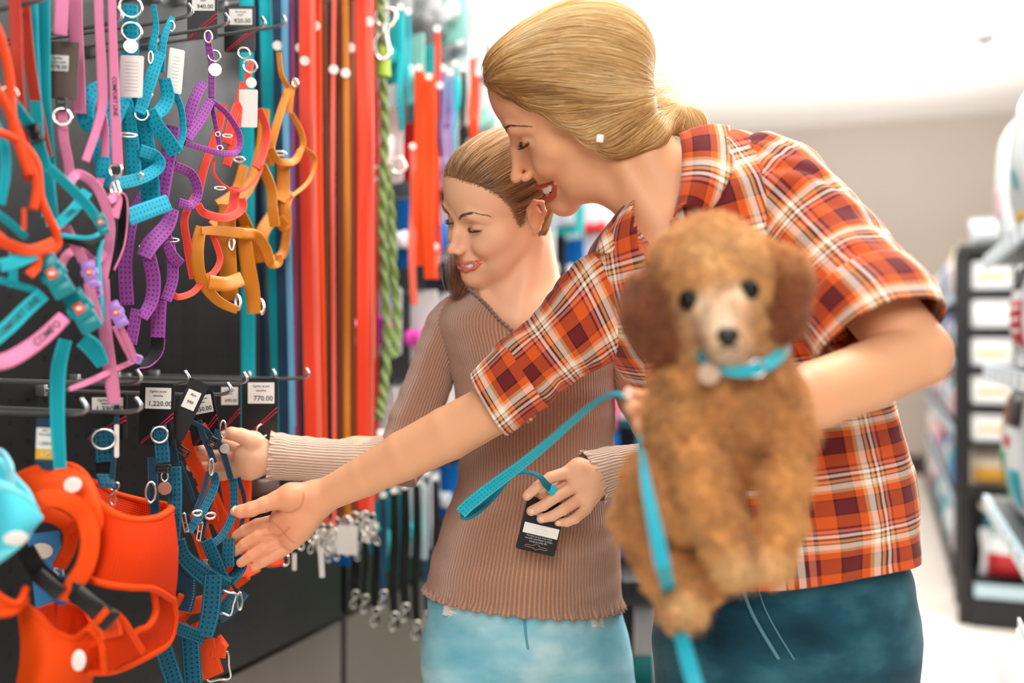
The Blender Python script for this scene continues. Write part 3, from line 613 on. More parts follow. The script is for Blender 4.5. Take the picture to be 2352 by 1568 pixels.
def price_card(x0, y0, x1, y1, L, price, label, group='price cards on black backing', roll=0., yaw=0., desc=('Ogrlica za pse', 'tekstilna')):
    h = Hang('product_card', label, 'card', L, ((x0 + x1) / 2, y0), group); o, c, R, k = h.C(x0, y0, x1, y1, BKC, 0, roll, yaw, 'backing_card', .0012, .003)
    w_, hh = (x1 - x0), (y1 - y0)
    mb = MB(); mb.card(c + R @ np.array([w_ * .04 * k, -.0012, hh * .26 * k]), w_ * .74 * k, hh * .34 * k, .0004, R, .0006); lb = mb.build('price_label', WTG, o, smooth=False)
    lines(lb, c + R @ np.array([w_ * .04 * k, -.0012, hh * .26 * k]), R, k, [(desc[0], 0, -hh * .11, w_ * .085), (desc[1], 0, -hh * .04, w_ * .085), (price, w_ * .06, hh * .09, w_ * .20)])
    for dz in (0, 9): mb = MB(); a, b = c + R @ np.array([-w_ * .42 * k, -.0010, (-hh * .46 - dz * .4) * k]), c + R @ np.array([w_ * .48 * k, -.0010, (hh * .02 - dz) * k]); mb.tube([a, b], [.0012, .0022], 6, flat=.35); mb.build('pink_stripe', PNS, o)
    mb = MB(); RR = R @ Ry(-PI / 2); letter(mb, 'HUNTING', c + R @ np.array([-w_ * .42 * k, 0, -hh * .05 * k]), w_ * .12 * k, RR, 1., .0009) if False else None
    return h
def wall_goods():
    H = Hang
    # ---- far left, top
    h = H('leather_leash', 'rust red flat leash hanging at the top left corner', 'leash', .76, (40, 0)); h.S('rust', 26, [30, -60, 36, 60, 40, 180, 50, 300, 68, 415], [0, 0, 0, .005, .01]); h.S('rust', 24, [52, -60, 60, 60, 72, 170, 92, 280, 108, 360], [.02] * 5)
    h = H('tubular_leash', 'glossy orange round leash looping down the left edge', 'leash', .70, (10, 60)); h.T('orange', 10, [-20, 40, 2, 90, 22, 180, 28, 270, 42, 330, 66, 400]); h.T('orange', 10, [-30, 180, 0, 215, 40, 300, 60, 360, 84, 420, 76, 480])
    h.T('orange', 10.5, [-40, 300, 0, 305, 50, 330, 84, 380, 92, 450, 112, 500, 131, 540, 128, 570, 90, 590, 40, 580, 0, 545, -30, 520]); h.S('orange', 26, [-20, 545, 20, 562, 70, 575, 124, 556], -.008); h.S('orange', 22, [80, 580, 84, 610, 66, 632], -.006); h.S('orange', 9, [55, 478, 55, 528], -.012, nm='badge_tab')
    h = H('webbing_leash', 'pair of broad turquoise stitched leashes left of the pink ones', 'leash', .80, (88, 0)); h.S('teal', 24, [72, -60, 76, 100, 84, 250, 100, 420, 118, 520]); h.S('teal', 30, [98, -60, 100, 100, 102, 250, 112, 380, 110, 500], .012)
    h = H('dog_harness', 'turquoise padded harness with dark badge lying under the orange leash', 'harness', .735, (60, 250)); h.S('teal', [22, 26, 28, 26, 24], [30, 235, 55, 270, 80, 310, 100, 370, 112, 420, 122, 500]); h.R(22, 215, 17); h.slider(80, 307, 26, 40, -.35, BPL, -.010, 3)
    mb = MB(); c = W(80, 305, LM(.735) - .007); mb.box(c, (20 * h.sc(80), .003, 36 * h.sc(80)), face_R(0, -.35), .001); mb.build('badge', BPL, h.t); h.S('teal', 22, [-20, 270, 8, 330, 12, 400, 0, 470]); h.S('teal', 18, [-20, 480, 20, 510, 60, 545], -.004)
    # ---- pink
    h = H('pink_leash', 'pink stitched leash with a sewn handle above the brown card', 'leash', .80, (160, 0)); h.S('pink', 28, [144, -60, 142, 0, 138, 80], -.004); h.S('pink', 30, [172, -60, 174, 60, 178, 150, 182, 260], .012); 
    h.S('pink', 22, [142, 255, 146, 320, 156, 370, 162, 420], .002); h.R(143, 268, 19, 3); h.slider(141, 240, 18, 26, 0, BPL, -.003, 3)
    o, c, R, k = h.C(110, 95, 180, 228, BRC, .008, .05, 0, 'backing_card'); mb = MB(); mb.card(c + R @ np.array([-10 * k, -.001, 16 * k]), 46 * k, 36 * k, .0003, R, .0005); lb = mb.build('price_label', WTG, o, smooth=False); lines(lb, c + R @ np.array([-10 * k, -.001, 16 * k]), R, k, [('Ogrlica', -4, -11, 8), ('najlon pink', 0, -2, 8), ('978.00', 2, 10, 14)])
    h = H('pink_leash', 'pink leash with black COMFORT LINE lettering and a swivel snap', 'leash', .765, (258, 0)); h.S('pink', [18, 18, 20, 22, 24], [256, -40, 258, 60, 262, 180, 266, 290, 270, 382], 0, txt='COMFORT LINE', tat=.62, tsz=.62, flip=1); h.snap(266, 404, .0, 1.0); h.snap(266, 440, 3.14, .55)
    h = H('pink_leash', 'narrow pink leash folded back behind the lettered one', 'leash', .785, (228, 0)); h.S('pink', [20, 20, 22, 20, 18], [224, -50, 228, 60, 234, 180, 232, 260, 196, 370]); h.S('pink', 18, [228, 230, 240, 300, 238, 380, 222, 440], .006)
    h = H('black_slip_lead', 'black strap loop hanging from the turquoise harness', 'lead', .765, (275, 430)); h.S('black', [8, 20, 24, 22, 12, 6], [240, 456, 270, 450, 284, 480, 280, 560, 256, 620, 236, 665]); h.S('pink', 5, [250, 445, 284, 445, 293, 480, 286, 560, 262, 620], -.004, nm='edge_binding')
    # ---- turquoise printed harnesses
    h = H('dog_harness', 'large turquoise printed harness with a white hang tag and silver disc', 'harness', .80, (302, 10)); h.R(300, 16, 24, 3, -.004); h.S('tealdot', 32, [300, 10, 300, 50, 301, 80, 302, 120]); h.R(302, 72, 21, 3.2); h.D(300, 106, 16); o, c, R, k = h.C(275, 128, 328, 223, roll=.04); lines(o, c, R, k, [('lorem ipsum dolor' if False else '.............', 0, -34 + 8 * i, 11) for i in range(9)], GINK)
    h.S('tealdot', [34, 40, 44, 38, 34], [300, 120, 292, 190, 262, 260, 236, 320, 236, 380], .010); h.S('tealdot', 44, [318, 200, 328, 300, 340, 380, 348, 480], .012); h.S('tealdot', [30, 34, 36], [290, 230, 302, 320, 308, 400], .006, tw=.3)
    h.S('tealdot', 30, [238, 360, 236, 400, 262, 420, 320, 410, 362, 385, 358, 360, 320, 345], -.004); h.S('tealdot', 40, [292, 500, 340, 482, 388, 465], -.010); h.S('tealdot', 36, [240, 260, 214, 290, 196, 270, 206, 220, 236, 200], .014); h.R(293, 310, 12, 2.4, sx=1.6, sy=.35); h.slider(318, 410, 10, 26, .5)
    h = H('dog_harness', 'smaller turquoise harness with a narrow white tag beside the large one', 'harness', .80, (360, 20)); h.S('tealdot', [10, 14, 18, 20], [352, 10, 358, 60, 350, 110, 352, 120]); h.S('tealdot', [14, 16, 14], [396, 40, 376, 90, 370, 165], -.002); h.R(394, 60, 12, 2.2, sx=.5); h.S('tealdot', [24, 28, 24], [368, 120, 350, 170, 330, 230, 320, 260], -.006); h.slider(335, 215, 26, 8, .4); h.R(325, 262, 14, 2.4)
    h.S('tealdot', [26, 30, 30, 24], [378, 180, 385, 220, 372, 250, 350, 268], -.008); h.S('tealdot', [28, 34, 36], [344, 252, 362, 290, 384, 320, 404, 352], -.010); h.S('tealdot', 14, [404, 352, 420, 310, 416, 250, 396, 205], .0); h.R(346, 132, 9, 2, sx=.5, sy=1.6); o, c, R, k = h.C(386, 112, 420, 214, roll=.08, yaw=.5, dl=-.004); lines(o, c, R, k, [('.......', 0, -34 + 8 * i, 10) for i in range(9)], GINK)
    # ---- purple
    h = H('dog_harness', 'purple printed harness with silver disc between turquoise and coral', 'harness', .82, (480, 70)); h.S('purple', [12, 16, 14], [476, 76, 480, 110, 486, 150, 486, 225]); h.R(478, 84, 14, 2.2, sx=.6); h.R(492, 128, 13, 2.2); h.D(494, 160, 15)
    h.S('purple', [20, 24, 22], [468, 190, 446, 230, 428, 290]); h.S('purple', [20, 24, 22], [484, 230, 462, 270, 430, 318], -.006); h.S('purple', [12, 14, 14, 12], [486, 232, 520, 260, 550, 310, 544, 348, 510, 352, 470, 342, 424, 328], -.004); h.S('purple', 10, [484, 232, 496, 290, 506, 345]); h.R(500, 308, 5, 1.6); h.R(505, 340, 6, 1.6)
    h = H('dog_harness', 'long purple harness straps dropping below the turquoise harness', 'harness', .83, (400, 260)); h.S('purple', [30, 34, 34], [398, 290, 388, 350, 372, 440, 366, 480], .0); h.S('purple', [26, 34, 36, 30], [398, 480, 382, 520, 346, 560, 330, 590], -.008); h.S('purple', [30, 32, 30, 26], [340, 580, 352, 640, 348, 690, 326, 730], -.006); h.S('purple', 26, [374, 520, 392, 580, 396, 640, 380, 690], .002); h.S('purple', [16, 26, 30, 30], [340, 420, 304, 500, 288, 600, 292, 700], .01)
    h.S('purple', 32, [366, 690, 364, 730, 362, 775], .004); h.S('black', 28, [362, 772, 360, 800, 342, 830, 320, 842], .006); h.S('purple', 26, [314, 710, 308, 745, 300, 790]); h.S('purple', 4, [378, 778, 372, 812, 346, 840, 318, 846], .002, nm='edge_binding'); h.R(394, 551, 14, 2.2, sx=1.1, sy=.3); h.R(336, 566, 14, 2.0, sx=1.1, sy=.3); h.S('purple', [20, 26, 22], [380, 556, 398, 590, 416, 606], -.01); h.S('purple', 22, [410, 465, 440, 470, 455, 440, 440, 400, 400, 380], .004)
    # ---- coral
    h = H('dog_harness', 'coral red harness with a blank white tag', 'harness', .84, (565, 130)); h.R(560, 122, 13, 2.2); h.R(574, 152, 15, 2.4); h.S('coral', 14, [580, 140, 570, 165, 568, 200]); h.D(577, 190, 12, WTG); h.C(549, 206, 591, 292, roll=.02); h.S('coral', [18, 22, 20], [560, 190, 545, 260, 534, 330, 520, 380], .004)
    h.S('coral', [16, 20, 20], [596, 250, 612, 300, 604, 350, 588, 385]); h.S('coral', [6, 7, 7, 6], [492, 365, 492, 400, 520, 430, 560, 436, 596, 400, 602, 380], -.006); h.S('coral', 22, [520, 330, 532, 280, 546, 240], .006); h.R(522, 312, 9, 2, sx=1.2, sy=.4)
    h.S('coral', [18, 20, 20, 18], [455, 470, 470, 490, 520, 500, 556, 480, 556, 455], -.010); h.S('coral', 20, [456, 440, 470, 380, 500, 300, 512, 240], .010); h.S('coral', 22, [540, 430, 536, 470, 520, 500], .002); h.S('coral', [14, 16, 14], [484, 530, 505, 590, 492, 625, 470, 640, 444, 670, 410, 682, 392, 672], .006); h.S('coral', [14, 20, 20], [452, 440, 424, 500, 430, 560, 444, 640], .012); h.R(505, 432, 10, 2, sx=1.2, sy=.35)
    h.S('coral', 16, [470, 100, 500, 80, 540, 60], .02, nm='card_stripe') if False else None
    # ---- mustard leather
    h = H('dog_harness', 'mustard brown leather harness with rounded belly loop', 'harness', .86, (650, 200)); h.R(678, 190, 9, 2.2, sx=.7); h.S('mustard', 12, [640, 120, 646, 170, 662, 200]); h.S('mustard', [10, 14, 14], [678, 180, 668, 220, 664, 260]); h.S('mustard', [12, 14, 14, 12], [670, 262, 690, 300, 696, 330, 688, 350, 664, 380]); h.S('mustard', 18, [664, 200, 640, 270, 622, 340, 620, 380], .004)
    h.S('mustard', [9, 10, 10, 9], [700, 340, 722, 360, 722, 385, 706, 420, 670, 450], -.004); h.S('mustard', [16, 18, 16], [622, 340, 640, 370, 676, 370, 690, 345], -.006); h.S('mustard', 24, [600, 380, 622, 430, 626, 480, 632, 520], .0); h.S('mustard', 30, [640, 460, 650, 430, 650, 380], .006); h.S('mustard', [26, 30, 24], [640, 500, 655, 520, 654, 470, 668, 440], .004)
    h.S('mustard', [18, 26, 28, 26, 20, 18], [462, 530, 500, 530, 560, 536, 590, 542, 612, 575, 622, 605, 640, 604, 640, 585], -.010); h.S('mustard', [24, 30, 28, 24, 20], [462, 520, 452, 580, 462, 640, 500, 690, 545, 712], -.006); h.S('mustard', 40, [524, 470, 520, 540, 524, 620, 528, 690], .010); h.S('mustard', [32, 34, 34, 30], [556, 520, 568, 600, 580, 670, 584, 720], .0)
    h.S('mustard', 34, [480, 648, 520, 652, 556, 640], -.012); h.S('mustard', 26, [548, 480, 572, 530, 600, 600], .012); h.R(532, 560, 14, 3, sx=.4, sy=1.0); h.R(546, 694, 14, 3.6, sx=.4, sy=1.2, nrm=(.6, -1, .3)); h.R(600, 704, 14, 3.6, sx=.4, sy=1.2, nrm=(.6, -1, .3)); h.R(548, 366, 14, 3, sx=.9, sy=.4); h.R(642, 352, 12, 2.6, sx=1.2, sy=.4)
    h = H('dog_harness', 'second mustard harness hanging closer to the wall', 'harness', .95, (600, 240)); h.S('mustard', 26, [606, 250, 600, 340, 570, 430, 490, 520]); h.S('mustard', 30, [640, 480, 600, 540, 610, 600]); h.S('mustard', 22, [560, 380, 540, 440, 500, 470]); h.S('mustard', 20, [660, 520, 650, 580, 624, 600])
    # ---- lower left buckles and straps
    h = H('dog_harness', 'turquoise harness with two click buckles and COMFORT LINE lettering', 'harness', .70, (120, 400)); h.S('teal', [22, 24, 24], [112, 385, 150, 420, 190, 460, 225, 505], -.004); h.buckle(232, 512, -.35, .50, TPL); h.S('teal', 22, [236, 545, 226, 600, 232, 680, 236, 740], .012, tw=1.2)
    h.buckle(124, 632, -.52, 1.0, TPL); h.buckle(186, 712, -.52, 1.0, TPL, dl=-.014); h.S('teal', [34, 36, 36], [-40, 800, 20, 750, 60, 710, 98, 676], -.002, txt='COMFORT LINE', tat=.55, tsz=.62, flip=1); h.S('teal', [24, 26], [128, 520, 170, 480, 200, 440], .004, txt='LINE', tat=.4, tsz=.55, flip=1)
    h.S('teal', [30, 34, 32, 28], [150, 780, 134, 850, 132, 960, 138, 1075], .02); h.S('teal', 16, [-10, 640, 40, 655, 80, 668, 104, 690], .004); h.S('teal', [40, 44, 30], [190, 780, 214, 800, 236, 838], .010); h.S('tealflat', 20, [30, 560, 30, 660], .03); h.S('tealflat', 10, [140, 540, 200, 546, 232, 535], -.004); h.S('teal', 30, [0, 610, 40, 600, 84, 580], -.006)
    h = H('dog_harness', 'pink harness strap lettered COMFO at the left edge', 'harness', .69, (60, 780)); h.S('pink', [34, 38, 38, 36], [-40, 836, 20, 826, 90, 782, 148, 728], -.002, txt='COMFO', tat=.74, tsz=.72, flip=1)
    h = H('dog_harness', 'pink harness with lilac click buckle, slider and long hanging end', 'harness', .73, (200, 500)); h.S('pink', 22, [150, 520, 176, 570, 190, 600], -.002); h.buckle(206, 628, -.22, .62, LPL); h.slider(214, 666, 30, 30, -.15, LPL, -.010, 3.4); h.S('pink', [24, 26, 26, 24], [204, 650, 212, 690, 222, 735, 226, 745], -.010); h.S('pink', [24, 28, 30, 30, 26], [238, 640, 240, 740, 248, 820, 258, 890, 263, 926], .0)
    h.buckle(268, 720, -.45, .60, LPL); h.S('pink', [12, 14, 12], [276, 750, 300, 800, 312, 830], -.008); h.S('pink', [10, 12, 12], [262, 750, 290, 805, 306, 830], -.004); h.slider(310, 822, 26, 14, .4, LPL, -.008, 3.4); h.S('pink', [12, 14, 14, 10], [310, 828, 260, 850, 200, 878, 158, 894], .0); h.S('pink', 20, [130, 640, 150, 590, 180, 575, 220, 600, 246, 570], .006)
    h.S('pink', [22, 24, 22], [160, 420, 180, 400, 222, 430, 250, 500, 250, 560, 236, 640], .004); h.S('pink', 20, [250, 460, 270, 456, 262, 500], .0); h.S('black', 16, [140, 545, 200, 560, 236, 540], -.006)
    # ---- hook rows
    for i, (x, y, L) in enumerate(((256, 52, .79), (82, 4, .74), (420, 40, .80), (505, 60, .82), (590, 66, .84), (172, 950, .72), (298, 945, .72), (412, 880, .80), (300, 880, .78), (548, 880, .84), (615, 872, .86), (692, 868, .86), (510, 905, .80), (640, 60, .9), (560, 875, .92))):
        hook(['hook tip ending between the two pink leashes', 'hook wire in the top left corner', 'hook above the small turquoise harness', 'hook above the purple harness', 'hook above the coral harness', 'hook under the turquoise strap in the lower row', 'hook tip beside the pink strap end', 'hook holding the price cards left of the girl\'s fingers', 'hook behind the first black price card', 'hook in the middle of the lower row', 'hook holding the last price card', 'longest hook in the lower row against the blue leashes', 'hook nearest the girl\'s fingers', 'hook above the mustard harness', 'hook behind the middle price card'][i], x, y, L)
    # ---- price cards
    price_card(196, 905, 292, 1010, .80, '1,390.00', 'black price card marked 1,390.00 behind the pink strap end')
    price_card(320, 880, 400, 1022, .80, '1,220.00', 'black price card marked 1,220.00 with pink stripes', roll=.03)
    price_card(432, 900, 500, 1020, .85, '850.00', 'tilted black price card marked 850.00', roll=-.18); price_card(556, 868, 638, 1010, .86, '770.00', 'black price card marked 770.00 beside the blue leashes', roll=.0)
    price_card(500, 880, 552, 1000, .92, '690.00', 'narrow black card behind the tag cluster'); price_card(515, 14, 586, 120, .92, '920.00', 'black card above the coral harness', desc=('Am za pse', 'kozni'))
    price_card(430, -20, 500, 90, .92, '940.00', 'brown black card above the purple harness', desc=('Am za pse', 'kozni'))
    h = H('product_card', 'slanted narrow card with white label crossing the hook tips', 'card', .76, (412, 880), 'price cards on black backing'); o, c, R, k = h.C(406, 870, 452, 1010, BKC, 0, .42, .3, 'backing_card'); mb = MB(); mb.card(c + R @ np.array([0, -.001, 24 * k]), 30 * k, 44 * k, .0003, R, .0005); lb = mb.build('price_label', WTG, o, smooth=False); lines(lb, c + R @ np.array([0, -.001, 24 * k]), R, k, [('Am', 0, -12, 9), ('990', 0, 6, 10)])
    h = H('product_card', 'small card with 1,300.00 label and yellow band beside the turquoise strap', 'card', .78, (105, 960)); o, c, R, k = h.C(82, 960, 126, 1080, mat('navy_card', C8(24, 60, 84), rough=.4), 0, .04, 0, 'backing_card'); mb = MB(); mb.card(c + R @ np.array([0, -.001, 14 * k]), 40 * k, 48 * k, .0003, R, .0005); lb = mb.build('price_label', WTG, o, smooth=False); lines(lb, c + R @ np.array([0, -.001, 14 * k]), R, k, [('2022', 0, -18, 7), ('Povodac', 0, -9, 8), ('1,300.00', 4, 12, 11)])
    mb = MB(); mb.card(c + R @ np.array([0, -.001, -22 * k]), 40 * k, 24 * k, .0003, R, .0005); mb.build('yellow_band', mat('yellow_label', C8(232, 180, 40), rough=.5), o, smooth=False); lines(o, c + R @ np.array([0, -.0014, -22 * k]), R, k, [('L M', 4, 0, 14)], WTG)
    # ---- petrol collars
    h = H('dog_collar', 'petrol blue collar with large D ring beneath the 1,390.00 card', 'collar', .79, (240, 980)); h.S('petrol', 40, [236, 984, 240, 1030, 242, 1060]); h.R(238, 1008, 25, 3, sy=.9); h.S('black', 38, [240, 1058, 242, 1100], .004); h.S('petrol', 36, [226, 1104, 262, 1104], -.002, n0=(0, -1, .3)); h.S('petroldark', 12, [268, 930, 268, 980, 262, 1040, 258, 1100], -.01); o, c, R, k = h.C(263, 975, 273, 1050, WTG, -.014, 0, .2); h.snap(262, 1125, .1, .7)
    h = H('dog_collar', 'petrol blue collar hung on the 1,220.00 card with a copper disc', 'collar', .78, (365, 975)); h.S('petrol', 32, [366, 978, 372, 1030, 374, 1062]); h.R(366, 998, 18, 2.6, sy=1.0); h.S('petrol', 32, [400, 1072, 402, 1130, 400, 1200, 396, 1260]); h.D(378, 1121, 15, COP); h.R(378, 1094, 9, 1.8, sx=.8, sy=1.2); h.S('petroldark', 24, [350, 1050, 352, 1120, 356, 1180], .008); h.R(346, 1130, 18, 2.6, sx=.6, sy=1.3); h.slider(376, 1076, 28, 16, 0, BPL)
    # ---- the bundle under the hands
    h = H('dog_harness', 'petrol printed harness bundle the girl is lifting', 'harness', .815, (470, 960)); h.S('petroldark', 14, [456, 966, 466, 1000, 480, 1030, 492, 1062], -.02); h.S('petroldark', 14, [500, 985, 500, 1010, 516, 1050, 530, 1098], -.02); h.S('petroldark', 12, [404, 970, 396, 1010, 406, 1060, 404, 1080], -.008); h.S('petroldark', [10, 12, 14], [440, 968, 470, 985, 490, 1010], -.022)
    h.slider(488, 1015, 16, 20, .5, BPL, -.03); h.R(512, 985, 13, 2.2, sx=.5, sy=1.5); h.R(485, 1072, 12, 2.4, sx=.4, sy=1.5, dl=-.028); h.D(516, 1030, 11, mat('pewter_disc', (.55, .5, .46), rough=.35, metal=.9), -.028); h.slider(420, 1036, 26, 16, .6, BPL, -.01)
    h.S('petrol', [18, 20, 20], [490, 1085, 494, 1110, 478, 1150, 454, 1190, 432, 1222], -.020); h.S('petroldark', [10, 12, 12], [478, 1082, 470, 1120, 450, 1170], -.016); h.S('petroldark', 11, [492, 1090, 484, 1150, 470, 1200, 462, 1240], -.014); h.S('petroldark', 9, [412, 1060, 436, 1120, 452, 1170], -.01)
    h.S('petrol', 18, [536, 1098, 538, 1150, 532, 1190, 510, 1230, 484, 1252], -.016); h.S('petroldark', 10, [548, 1096, 562, 1150, 556, 1200, 540, 1240], -.012); h.R(452, 1178, 8, 3.4, sx=1.2, sy=.7, dl=-.024); h.R(482, 1184, 9, 3.4, sx=1.2, sy=.7, dl=-.024); h.slider(424, 1200, 8, 40, -.2, STEEL, -.02); h.slider(458, 1220, 8, 40, .15, STEEL, -.02)
    h.S('petrol', [26, 30, 30], [474, 1240, 492, 1280, 512, 1330, 530, 1340], -.022); h.S('petrol', [26, 28], [526, 1235, 524, 1270, 524, 1300], -.024); h.S('petrol', [32, 34, 30], [524, 1338, 548, 1310, 554, 1290, 540, 1280], -.018, tw=.6); h.S('petroldark', 9, [470, 1240, 440, 1210, 430, 1180], -.012); h.slider(472, 1290, 12, 8, 0)
    h = H('dog_harness', 'petrol harness with wide lower straps below the bundle', 'harness', .78, (440, 1230)); h.S('petrol', [30, 34, 44, 48], [410, 1240, 424, 1280, 470, 1320, 520, 1352], -.006); h.S('petrol', [40, 42, 36], [490, 1320, 484, 1400, 470, 1462], -.014); h.S('petrol', [28, 30], [404, 1440, 440, 1455, 470, 1466], -.008); h.S('petroldark', 60, [420, 1290, 420, 1360, 410, 1400], .01); h.S('petrol', 42, [436, 1450, 440, 1520, 446, 1600], .0); h.S('petrol', 40, [372, 1480, 392, 1540, 410, 1600], .006)
    h.slider(518, 1384, 34, 48, .25, STEEL, -.012, 3.2, False); h.S('petrol', 26, [540, 1366, 520, 1390, 508, 1410], -.004); h.R(404, 1262, 10, 2.2, sx=.4, sy=1.4, nrm=(.5, -1, 0)); h.R(550, 1380, 16, 3, sx=.35, sy=1.2, nrm=(.5, -1, .2)); h.S('petroldark', 30, [500, 1420, 530, 1400, 560, 1360], .012)
    h = H('dog_harness', 'orange red harness bunched behind the petrol straps', 'harness', .88, (500, 1000)); h.S('orange', 30, [430, 990, 440, 1050, 470, 1110, 490, 1200]); h.S('orange', 34, [520, 1080, 530, 1150, 550, 1220, 560, 1290]); h.S('orange', 40, [470, 1110, 500, 1180, 540, 1260]); h.S('orange', 36, [560, 1100, 556, 1180, 540, 1260, 540, 1330]); h.S('orange', 20, [486, 970, 470, 985, 476, 1010], -.03); h.S('redlt', 26, [590, 1280, 620, 1290, 650, 1285]); h.S('orange', 40, [450, 1180, 470, 1250, 500, 1330, 540, 1400]); h.S('dkbrown', 40, [560, 1100, 590, 1120, 640, 1110], .02); h.R(655, 1286, 12, 2.6, sx=.7)
    h.S('orange', 36, [560, 1340, 550, 1320, 590, 1296], -.01); h.R(620, 985 - 0, 1, 1) if False else None
    h = H('dog_harness', 'orange harness straps hanging at the bottom beside the mesh vest', 'harness', .80, (460, 1380)); h.S('orange', 40, [404, 1380, 440, 1390, 470, 1384], n0=None); h.S('orange', [44, 50, 50], [472, 1470, 480, 1520, 490, 1552]); h.S('orange', 34, [500, 1510, 506, 1480, 516, 1470], -.012); h.S('orange', 26, [450, 1430, 470, 1470, 490, 1500], .006); h.slider(500, 1530, 50, 60, -.1, STEEL, .002, 3, False); h.S('orange', 30, [430, 1400, 410, 1430, 440, 1460], .01)
    for p_ in ((604, 988, .86),): h = H('metal_ring', 'steel ring on the girl\'s cuff side of the 770.00 card', 'ring', p_[2], p_[:2]); h.R(p_[0], p_[1], 14, 3)
# ---------------------------------------------------------------- air mesh vests in front
def mesh_fabric(name, col, dot):
    m = bpy.data.materials.new(name); m.use_nodes = True; nt = m.node_tree; N = nt.nodes; L = nt.links.new; b = N['Principled BSDF']; b.inputs['Roughness'].default_value = .85; b.inputs['Specular IOR Level'].default_value = .15
    at = N.new('ShaderNodeAttribute'); at.attribute_name = 'uvm'; mp = N.new('ShaderNodeMapping'); mp.inputs['Scale'].default_value = (330, 330, 0); L(at.outputs['Vector'], mp.inputs['Vector']); sp = N.new('ShaderNodeSeparateXYZ'); L(mp.outputs[0], sp.inputs[0]); t = []
    for i in (0, 1):
        f = N.new('ShaderNodeMath'); f.operation = 'FRACT'; L(sp.outputs[i], f.inputs[0]); s = N.new('ShaderNodeMath'); s.operation = 'SUBTRACT'; s.inputs[1].default_value = .5; L(f.outputs[0], s.inputs[0]); p = N.new('ShaderNodeMath'); p.operation = 'MULTIPLY'; L(s.outputs[0], p.inputs[0]); L(s.outputs[0], p.inputs[1]); t.append(p)
    a = N.new('ShaderNodeMath'); a.operation = 'ADD'; L(t[0].outputs[0], a.inputs[0]); L(t[1].outputs[0], a.inputs[1]); g = N.new('ShaderNodeMath'); g.operation = 'LESS_THAN'; g.inputs[1].default_value = .10; L(a.outputs[0], g.inputs[0])
    mx = N.new('ShaderNodeMix'); mx.data_type = 'RGBA'; L(g.outputs[0], mx.inputs[0]); mx.inputs[6].default_value = (*col, 1); mx.inputs[7].default_value = (*dot, 1); L(mx.outputs[2], b.inputs['Base Color']); return m
VO = mesh_fabric('orange_air_mesh', C8(232, 62, 4), C8(160, 28, 4)); VP = mat('orange_piping', C8(238, 74, 6), rough=.7, spec=.2, bump=.2, bscale=900); VC = mat('cyan_fleece', C8(70, 196, 214), rough=.8, bump=.2, bscale=700); VCP = mat('cyan_piping', C8(110, 216, 228), rough=.7)
W2 = lambda x, y, L: W(x, y, L * 1.2)
def panel(par, top, bot, m, pm=None, nm='panel', th=.004, bulge=0., pr=.0040, edges=(1, 1)):
    a, b = cr([W2(*q) for q in top], 12), cr([W2(*q) for q in bot], 12); n = 60
    f = lambda c: np.stack([np.interp(np.linspace(0, 1, n), np.linspace(0, 1, len(c)), c[:, i]) for i in range(3)], 1)
    a, b = f(a), f(b); r = 16; t = np.linspace(0, 1, r)[:, None, None]; V = a[None] * (1 - t) + b[None] * t; V = V + (LEFT * -1)[None, None] * bulge * np.sin(PI * t)
    u = np.concatenate([[0], np.cumsum(np.linalg.norm(np.diff(a, axis=0), axis=1))])[None].repeat(r, 0); v = np.linalg.norm(b - a, axis=1)[None] * t[..., 0]
    mb = MB(); mb.grid(V, False, np.stack([u, v, 0 * u], -1).reshape(-1, 3)); o = mb.build(nm, m, par, attr='uvm', thick=th, off=0)
    if pm:
        for e, c in zip(edges, (a, b)):
            if e: mb = MB(); mb.tube(c, pr, 10); mb.build('piping', pm, o)
    return o
